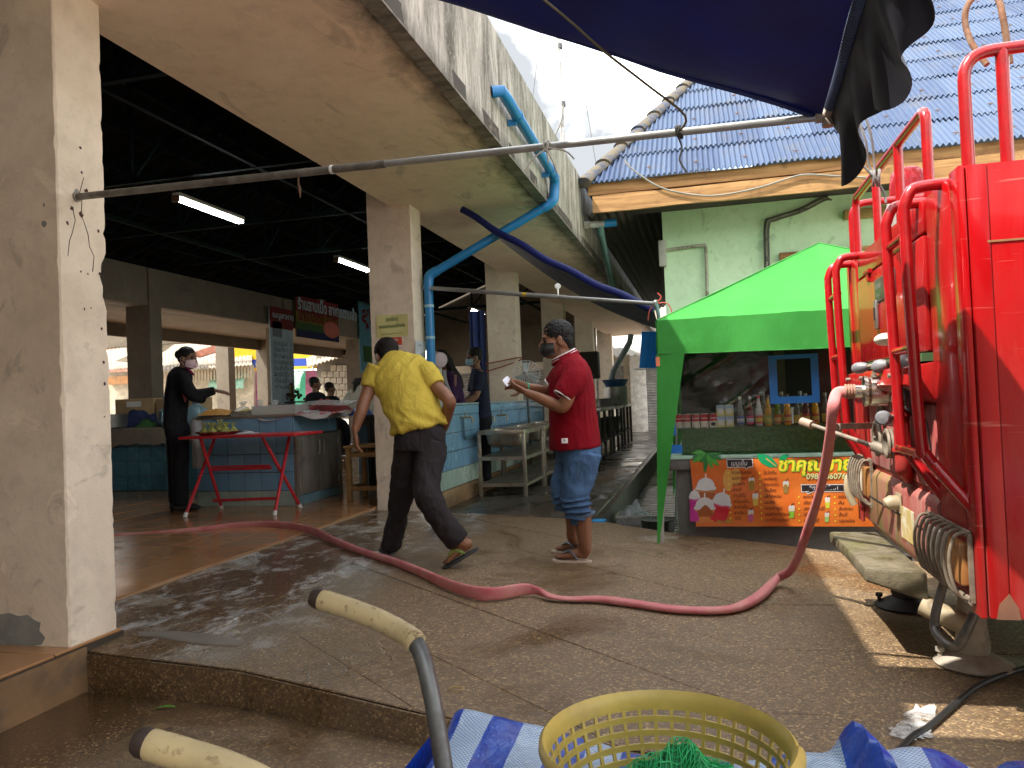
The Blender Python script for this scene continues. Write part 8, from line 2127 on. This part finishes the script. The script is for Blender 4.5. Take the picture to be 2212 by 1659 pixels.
# ------------------------------------------------------------------ black cable, water, litter
m = MB(); m.tube([onp(2250, 1440) + V((0, 0, .012)), onp(2180, 1460) + V((0, 0, .012)), onp(2110, 1490) + V((0, 0, .012)), onp(2055, 1535) + V((0, 0, .012)), onp(2010, 1575) + V((0, 0, .012)), onp(1965, 1605) + V((0, 0, .012)), onp(1900, 1680) + V((0, 0, .012))], .011, 8, 6)
m.solo('black_cable', M('black_rubber', (.018, .018, .018), .5), 'black cable lying on the paving below the fire engine corner', 'cable')
M_FOAM = (lambda t: (t.bsdf((.66, .66, .66), .5, 0, t.bump(t.noise(t.pos(), 60, 4), .8, .01), Alpha=t.rng(t.noise(t.pos(), 9, 8, .7), .40, .60, 0, .85)), t.m)[1])(NT('soap_foam'))
fo = MB()
for (px, py, rx, ry, rz, sd_) in ((1985, 1560, .05, .16, -.4, 2), (1965, 1590, .07, .05, 0, 3)):
    q = onp(px, py); n = 26; vs = [V((0, 0, 0))]
    for k in range(n):
        w = 2 * math.pi * k / n; r_ = 1 + .7 * noise.noise((math.cos(w) * 2.5, math.sin(w) * 2.5, sd_)); x, y = math.cos(w) * rx * r_, math.sin(w) * ry * r_
        vs.append(V((x * math.cos(rz) - y * math.sin(rz), x * math.sin(rz) + y * math.cos(rz), 0)))
    fo.add([V((q.x + p.x, q.y + p.y, zp(q.x + p.x, q.y) + .0095)) for p in vs], [(0, i + 1, (i + 1) % n + 1) for i in range(n)])
o = fo.build('soap_foam', M_FOAM, None, smooth=False, fix=False); o['kind'] = 'stuff'; o['label'] = 'patches of white soap foam on the wet paving'
M_LEAF = M('fresh_leaf', (.10, .26, .03), .6); M_DRY = M('dry_leaf', (.12, .075, .03), .7)
def zs(px, py): return onz(px, py, -.213)
m = MB(); q = zs(350, 1535); m.grid(lambda u, v: q + V((.10 * u - .05, .02 * (v - .5) * math.sin(math.pi * u) + .03 * u, .004 + .01 * math.sin(u * 3))), 8, 2, .001); m.solo('green_leaf', M_LEAF, 'small fresh green leaf on the lower step slab', 'leaf')
for i, (px, py, lab) in enumerate(((340, 1580, 'curled brown leaf on the step slab near the bottom left'), (880, 1500, 'dark curled leaf at the foot of the kerb'))):
    q = zs(px, py) if i == 0 else zs(500, 1510); m = MB(); m.tube([q + V((-.05, 0, .012)), q + V((0, .01, .022)), q + V((.04, 0, .02)), q + V((.07, .02, .03))], [(.003, .014), (.004, .022), (.003, .012), .002][:3] + [(.002, .002)], 8, 4); m.solo('dry_leaf', M_DRY, lab, 'leaf')
for i, (px, py, lab) in enumerate(((985, 1492, 'faint yellow rubber band on the paving in front of the cart handle'), )):
    q = onp(px, py); m = MB(); m.tube([q + V((.028 * math.cos(w), .02 * math.sin(w), .008)) for w in (2 * math.pi * k / 20 for k in range(20))], .0022, 6, closed=True); m.solo('rubber_band', M('band_rubber', (.34, .22, .07)), lab, 'rubber band')

# ------------------------------------------------------------------ foreground: striped tarpaulin, basket, cart
TZ_ = .235
def mat_stripe():
    t = NT('blue_white_striped_tarpaulin'); uv = t.n('ShaderNodeUVMap').outputs[0]
    s = t.sep(uv); x, y = s[0], s[1]
    fr = t.math('FRACT', t.math('MULTIPLY', x, 1 / .155)); st = t.math('GREATER_THAN', fr, .5)
    ch = t.n('ShaderNodeTexChecker', i_Vector=uv, i_Scale=1 / .0052, i_Color1=(.15, .30, .60), i_Color2=(.52, .60, .65)).outputs[0]
    n = t.noise(uv, 14, 6, .7, .8)
    bl = t.mix(t.rng(n, .35, .65), (.004, .03, .34), (.014, .09, .5))
    c = t.mix(st, bl, ch)
    w = t.noise(uv, 30, 5, .65, 1.); t.bsdf(c, .28, 0, t.bump(w, .45, .012), Specular_IOR_Level=.5); return t.m
tp = thing('striped_tarpaulin', 'blue and white striped woven plastic sheet spread under the yellow basket', 'tarpaulin', (0, 1.3, TZ_))
TX = [(-.80), (1.15)]
def tarp(u, v):
    x = -.66 + 1.75 * u
    yf = 1.82 + .02 * math.sin(x * 7) - .02 * x
    y = yf - 1.35 * v
    z = TZ_ + .035 * noise.noise((x * 2.5, y * 2.5, 0)) + .016 * noise.noise((x * 8, y * 8, 4)) + .05 * max(0, 1 - abs(x + .5) / .35) * max(0, 1 - v * 3)
    # a raised fold at the right
    z += .085 * math.exp(-((x - .27 - .35 * v) / .035) ** 2) * max(0, 1 - v * 1.6) + .045 * math.exp(-((x - .40 - .5 * v) / .08) ** 2) * max(0, 1 - v * 1.3)
    if v < .03: z -= .05 * (1 - v / .03)
    if u < .02: z -= .12 * (1 - u / .02)
    return (x, y, z)
nu, nv = 110, 80
m = MB(); m.grid(tarp, nu, nv); o = m.build('sheet', mat_stripe(), tp, fix=False)
uvl = o.data.uv_layers.new(name='UVMap')
for lp in o.data.loops:
    i, j_ = divmod(lp.vertex_index, nv + 1); uvl.data[lp.index].uv = (1.75 * i / nu + .25 * j_ / nv * 0 + .02, 1.35 * j_ / nv)
# corner that hangs down at the left
m = MB(); m.grid(lambda u, v: (-.665 - .035 * u + .03 * math.sin(v * 9) * u, 1.80 - 1.2 * v, TZ_ + .01 - .32 * u), 10, 40); o2 = m.build('hanging_side', bpy.data.materials['blue_white_striped_tarpaulin'], tp, fix=False)
uvl = o2.data.uv_layers.new(name='UVMap')
for lp in o2.data.loops:
    i, j_ = divmod(lp.vertex_index, 41); uvl.data[lp.index].uv = (.07 - .03 * i, 1.2 * j_ / 40)
tt = thing('stall_table', 'low wooden stall table hidden under the striped sheet', 'table', (.2, 1.2, FL))
m = MB(); m.bb((-.62, .4, TZ_ - .14), (1.05, 1.74, TZ_ - .09)); m.build('tabletop', M_BOARD, tt)
for x in (-.55, .98):
    for y in (.5, 1.66):
        m = MB(); m.bar((x, y, FL), (x, y, TZ_ - .14), .06, .06, (0, 1, 0)); m.build('leg', M_BOARD, tt)
# yellow basket
M_BASK = M('yellow_basket_plastic', (.50, .375, .09), .42, var=.15, scale=10, dirt=(.42, .30, .10), dscale=6, damt=(.5, .7), Subsurface_Weight=.0)
BR = onz(1172, 1600, .40); BL_ = onz(1712, 1600, .40); bc = (BR + BL_) / 2; brad = (BL_ - BR).length / 2
RIMZ = .40; bc.z = RIMZ
bk = thing('yellow_basket', 'round yellow plastic lattice basket holding green netting on the striped sheet', 'basket', (bc.x, bc.y, TZ_ + .02))
HB = .19
rad = lambda z: brad * (.80 + .18 * (z + HB) / HB)
m = MB(); prof_ = [(brad * .965, -.030), (brad * 1.0, -.026), (brad * 1.035, -.010), (brad * 1.03, .002), (brad * 1.0, .008), (brad * .975, .0), (brad * .955, -.012), (brad * .955, -.03)]
rings = [[(bc.x + math.cos(2 * math.pi * k / 64) * r_, bc.y + math.sin(2 * math.pi * k / 64) * r_, RIMZ + h) for r_, h in prof_] for k in range(64)]
m.loft(rings, closed=True); m.build('rim', M_BASK, bk, ang=60)
NB = 40
for k in range(NB):
    w = 2 * math.pi * k / NB; dv = V((math.cos(w), math.sin(w), 0))
    m = MB(); m.bar(V((bc.x, bc.y, RIMZ - .028)) + dv * rad(-.028), V((bc.x, bc.y, RIMZ - HB)) + dv * rad(-HB), .0075, .0045, dv); m.build('upright_rib', M_BASK, bk, smooth=False)
for z in (-.046, -.072, -.098, -.124, -.150, -.176):
    m = MB(); rings = []
    for k in range(64):
        w = 2 * math.pi * k / 64; dv = V((math.cos(w), math.sin(w), 0)); r_ = rad(z)
        rings.append([V((bc.x, bc.y, RIMZ + z)) + dv * (r_ - .0025) + V((0, 0, .006)), V((bc.x, bc.y, RIMZ + z)) + dv * (r_ + .0025) + V((0, 0, .006)), V((bc.x, bc.y, RIMZ + z)) + dv * (r_ + .0025) - V((0, 0, .006)), V((bc.x, bc.y, RIMZ + z)) + dv * (r_ - .0025) - V((0, 0, .006))])
    m.loft(rings, closed=True); m.build('hoop', M_BASK, bk)
m = MB(); m.lathe((bc.x, bc.y, RIMZ - HB), [(.001, 0), (rad(-HB), 0), (rad(-HB), .006), (.001, .006)], n=40); m.build('base', M_BASK, bk)
m = MB(); 
for k in range(12):
    w = R(-62) + R(50) * k / 11; 
    m.box((bc.x + math.cos(w) * brad * 1.0, bc.y + math.sin(w) * brad * 1.0, RIMZ - .02), (.03, .03, .055), w)
m = MB(); m.tube([(bc.x + math.cos(w) * brad * 1.015, bc.y + math.sin(w) * brad * 1.015, RIMZ - .004 - .006 * math.cos((w + R(38)) * 3)) for w in (R(-72) + R(66) * k / 20 for k in range(21))], [(.022, .012)] * 21, 10, hint=(0, 0, 1)); m.build('grip', M_BASK, bk, ang=60)
# green netting
M_NET = M('green_net_thread', (.03, .46, .16), .5, var=.3, scale=30, bump=0)
net = thing('green_netting', 'heap of bright green plastic netting inside the yellow basket', 'netting', (bc.x, bc.y, RIMZ - HB))
def nz_(u, v):
    x = bc.x + .03 + (u - .5) * .37; y = bc.y - .02 + (v - .5) * .36
    r_ = math.hypot((u - .5), (v - .5)) * 2
    h = max(0, 1 - r_ ** 1.6) * .155 * (1 + .5 * noise.noise((u * 2.6, v * 2.6, 3))) + .045 * (1 - abs(noise.noise((u * 4.5, v * 4.5, 7))) * 2.6) * max(0, 1 - r_ ** 2)
    return V((x, y, RIMZ - HB + .012 + max(0, h)))
m = MB(); m.grid(lambda u, v: nz_(u, v) - V((0, 0, .006)), 40, 40, .002); m.build('net_body', M('green_net_shade', (.01, .20, .07), .7), net)
th = MB(); NN = 64
def strand(f, n):
    """thin three-sided thread"""
    th.tube([f(k / n) for k in range(n + 1)], .0011, 3, cap=False)
for i in range(NN):
    o_ = i / (NN - 1)
    strand(lambda s, o_=o_: nz_(s, min(1, max(0, o_ + .10 * s - .05 + .006 * math.sin(s * 60 + i)))) + V((0, 0, .0035)), 48)
    strand(lambda s, o_=o_: nz_(min(1, max(0, o_ + .006 * math.sin(s * 70 + i * 2))), s) + V((0, 0, .0022)), 48)
o = th.build('net_threads', M_NET, net, smooth=False, fix=False); o['kind'] = 'stuff'
# pale green lid peeping in at the bottom edge
m = MB(); q = onz(1885, 1672, .36); m.lathe((q.x, q.y - .05, .30), [(.001, .05), (.05, .055), (.075, .045), (.08, .0)], n=26); m.solo('lime_bowl', M('lime_plastic', (.28, .60, .05), .4), 'lime green plastic bowl at the bottom edge right of the basket', 'bowl')
m = MB(); m.bb((.30, 1.0, .255), (.55, 1.3, .30)); 
m = MB(); q = onz(2190, 1652, .30); m.lathe((q.x + .02, q.y - .03, .22), [(.001, .085), (.05, .08), (.07, .06), (.075, 0)], n=22); m.solo('blue_bag_corner', M('shiny_blue', (.01, .07, .36), .25), 'shiny dark blue bundle at the bottom right corner', 'bundle')
# push cart handles
M_GRIP = M('cream_rubber_grip', (.46, .36, .19), .5, var=.15, scale=12, bump=.2, bscale=80, dirt=(.20, .13, .06), dscale=60, damt=(.56, .68))
M_STL = M('grey_worn_steel', (.13, .135, .135), .42, .55, var=.3, scale=12, dirt=(.07, .06, .055), dscale=5)
cart = thing('push_cart', 'push cart with two bent steel handles and cream rubber grips in the foreground', 'cart', (-.5, .9, FL))
def handle(pts, r_, gi, ds):
    P = [at(x, y, d) for (x, y), d in zip(pts, ds)]
    sm = [V(q) for q in catmull(P, 6)]; k = gi * 6
    m = MB(); g_ = sm[:k + 1]; rr2 = [r_ * (1 + .03 * noise.noise((i * .7, 0, 0))) for i in range(len(g_))]; rr2[0] = r_ * .85
    m.tube(g_, rr2, 18); gp_ = m.build('grip', M_GRIP, cart, ang=60)
    d_ = (g_[0] - g_[1]).normalized(); m = MB(); m.tube([g_[0] + d_ * q for q in (-.004, .006, .013, .017)], [r_ * .98, r_ * .97, r_ * .8, r_ * .3], 18); m.build('dark_tip', M('worn_black_tip', (.035, .02, .016), .6), gp_)
    m = MB(); m.tube([g_[-1] - (sm[k] - sm[k - 1]).normalized() * .006, g_[-1] + (sm[k + 1] - sm[k]).normalized() * .006], r_ * 1.05, 18); m.build('lip', M_GRIP, gp_)
    m = MB(); m.tube(sm[k - 1:], r_ * .78, 18); m.build('steel_tube', M_STL, cart, ang=60)
handle([(690, 1294), (755, 1315), (820, 1340), (865, 1364), (895, 1385), (914, 1425), (930, 1490), (945, 1570), (962, 1680), (985, 1850)], .0172, 4, [1.28, 1.26, 1.24, 1.22, 1.20, 1.18, 1.16, 1.14, 1.12, 1.10])
handle([(318, 1606), (400, 1630), (480, 1655), (560, 1690), (620, 1730), (660, 1800), (690, 1900)], .0172, 4, [.86, .85, .84, .83, .82, .81, .80])
c0 = at(985, 1850, 1.10); c1 = at(690, 1900, .80)
m = MB(); m.tube([c0, V((c0.x + .15, c0.y + .05, FL + .22))], .0134, 10); m.tube([c1, V((c1.x + .2, c1.y - .05, FL + .22))], .0134, 10); m.build('lower_frame', M_STL, cart)
m = MB(); a_, b_ = V((c0.x + .15, c0.y + .05, FL + .22)), V((c1.x + .2, c1.y - .05, FL + .22)); m.bar(a_, b_, .03, .03); m.bb((min(a_.x, b_.x), min(a_.y, b_.y), FL + .16), (max(a_.x, b_.x) + .5, max(a_.y, b_.y), FL + .2)); m.build('platform', M_STL, cart)
for q in (a_, b_):
    m = MB(); m.lathe((q.x, q.y, FL + .1), [(.03, -.02), (.1, -.02), (.105, 0), (.1, .02), (.03, .02)], (b_ - a_), 20); m.build('wheel', M('tyre', (.02, .02, .02), .8), cart)
# cracks, holes and a patch on the near column
M_HOLE = M('brown_hole', (.07, .03, .025), .9); M_CRK = M('crack_dark', (.10, .07, .055), .9)
zc1 = zr(0, 0, 1.646)
def oncol(x, y): return onx(*zc1(x, y), XC + .0012)
m = MB()
for pts in ([(543, 1150), (525, 1215), (515, 1255), (530, 1300), (528, 1370), (525, 1390), (545, 1440), (570, 1520), (580, 1600), (610, 1660), (600, 1760)], [(465, 1335), (475, 1370), (488, 1430), (465, 1520), (450, 1560), (440, 1660)]):
    P = [oncol(*q) for q in pts]; rk = random.Random(3)
    m.tube(P, [(.0012, rk.uniform(.0012, .0035)) for _ in P], 6)
m.build('crack', M_CRK, hall)
for k, (x, y, r_) in enumerate(((521, 957, .008), (530, 1118, .008), (525, 1388, .014), (468, 1350, .012), (438, 1445, .009), (560, 1240, .012), (500, 1255, .022), (637, 1497, .010))):
    p = oncol(x, y); m = MB(); n = 9; rk = random.Random(k)
    m.add([p] + [p + V((0, math.cos(w) * r_ * rk.uniform(.6, 1.2), math.sin(w) * r_ * rk.uniform(.6, 1.3))) for w in (2 * math.pi * q / n for q in range(n))], [(0, i + 1, (i + 1) % n + 1) for i in range(n)]); m.build('plaster_chip', M_HOLE if k != 6 else M('grey_chip', (.22, .21, .19)), hall, smooth=False, fix=False)
zc4 = zr(300, 1000, 1.843)
for k, (x, y, r_) in enumerate(((172, 143, .009), (35, 128, .006), (85, 145, .006), (60, 400, .007), (108, 392, .005), (185, 540, .009), (198, 787, .009), (206, 940, .010), (205, 1180, .005))):
    p = onx(*zc4(x, y), XC + .0012); m = MB(); n = 8; rk = random.Random(k + 40)
    m.add([p] + [p + V((0, math.cos(w) * r_ * rk.uniform(.6, 1.2), math.sin(w) * r_ * rk.uniform(.6, 1.3))) for w in (2 * math.pi * q / n for q in range(n))], [(0, i + 1, (i + 1) % n + 1) for i in range(n)]); m.build('plaster_chip', M_HOLE, hall, smooth=False, fix=False)
yf = 2.8885
for k, (x, y, r_, mt) in enumerate(((285, 1450, .016, 'grey_chip'), (283, 1328, .008, 'grey_chip'))):
    p = ony(*zc1(x, y), yf); m = MB(); n = 8; rk = random.Random(k + 70)
    m.add([p] + [p + V((math.cos(w) * r_ * rk.uniform(.6, 1.1), 0, math.sin(w) * r_ * rk.uniform(.8, 1.5))) for w in (2 * math.pi * q / n for q in range(n))], [(0, i + 1, (i + 1) % n + 1) for i in range(n)]); m.build('plaster_chip', bpy.data.materials['grey_chip'], hall, smooth=False, fix=False)
P = [ony(x, y, yf) for x, y in ((-20, 1330), (20, 1324), (40, 1331), (60, 1328), (75, 1340), (88, 1345), (85, 1362), (98, 1378), (90, 1392), (50, 1400), (-20, 1398))]
m = MB(); c = sum(P, V()) / len(P); m.add([c] + P, [(0, i + 1, (i + 1) % len(P) + 1) for i in range(len(P))]); m.build('cement_patch', M('grey_cement_patch', (.20, .20, .18), .9, var=.3, scale=9), hall, smooth=False, fix=False)
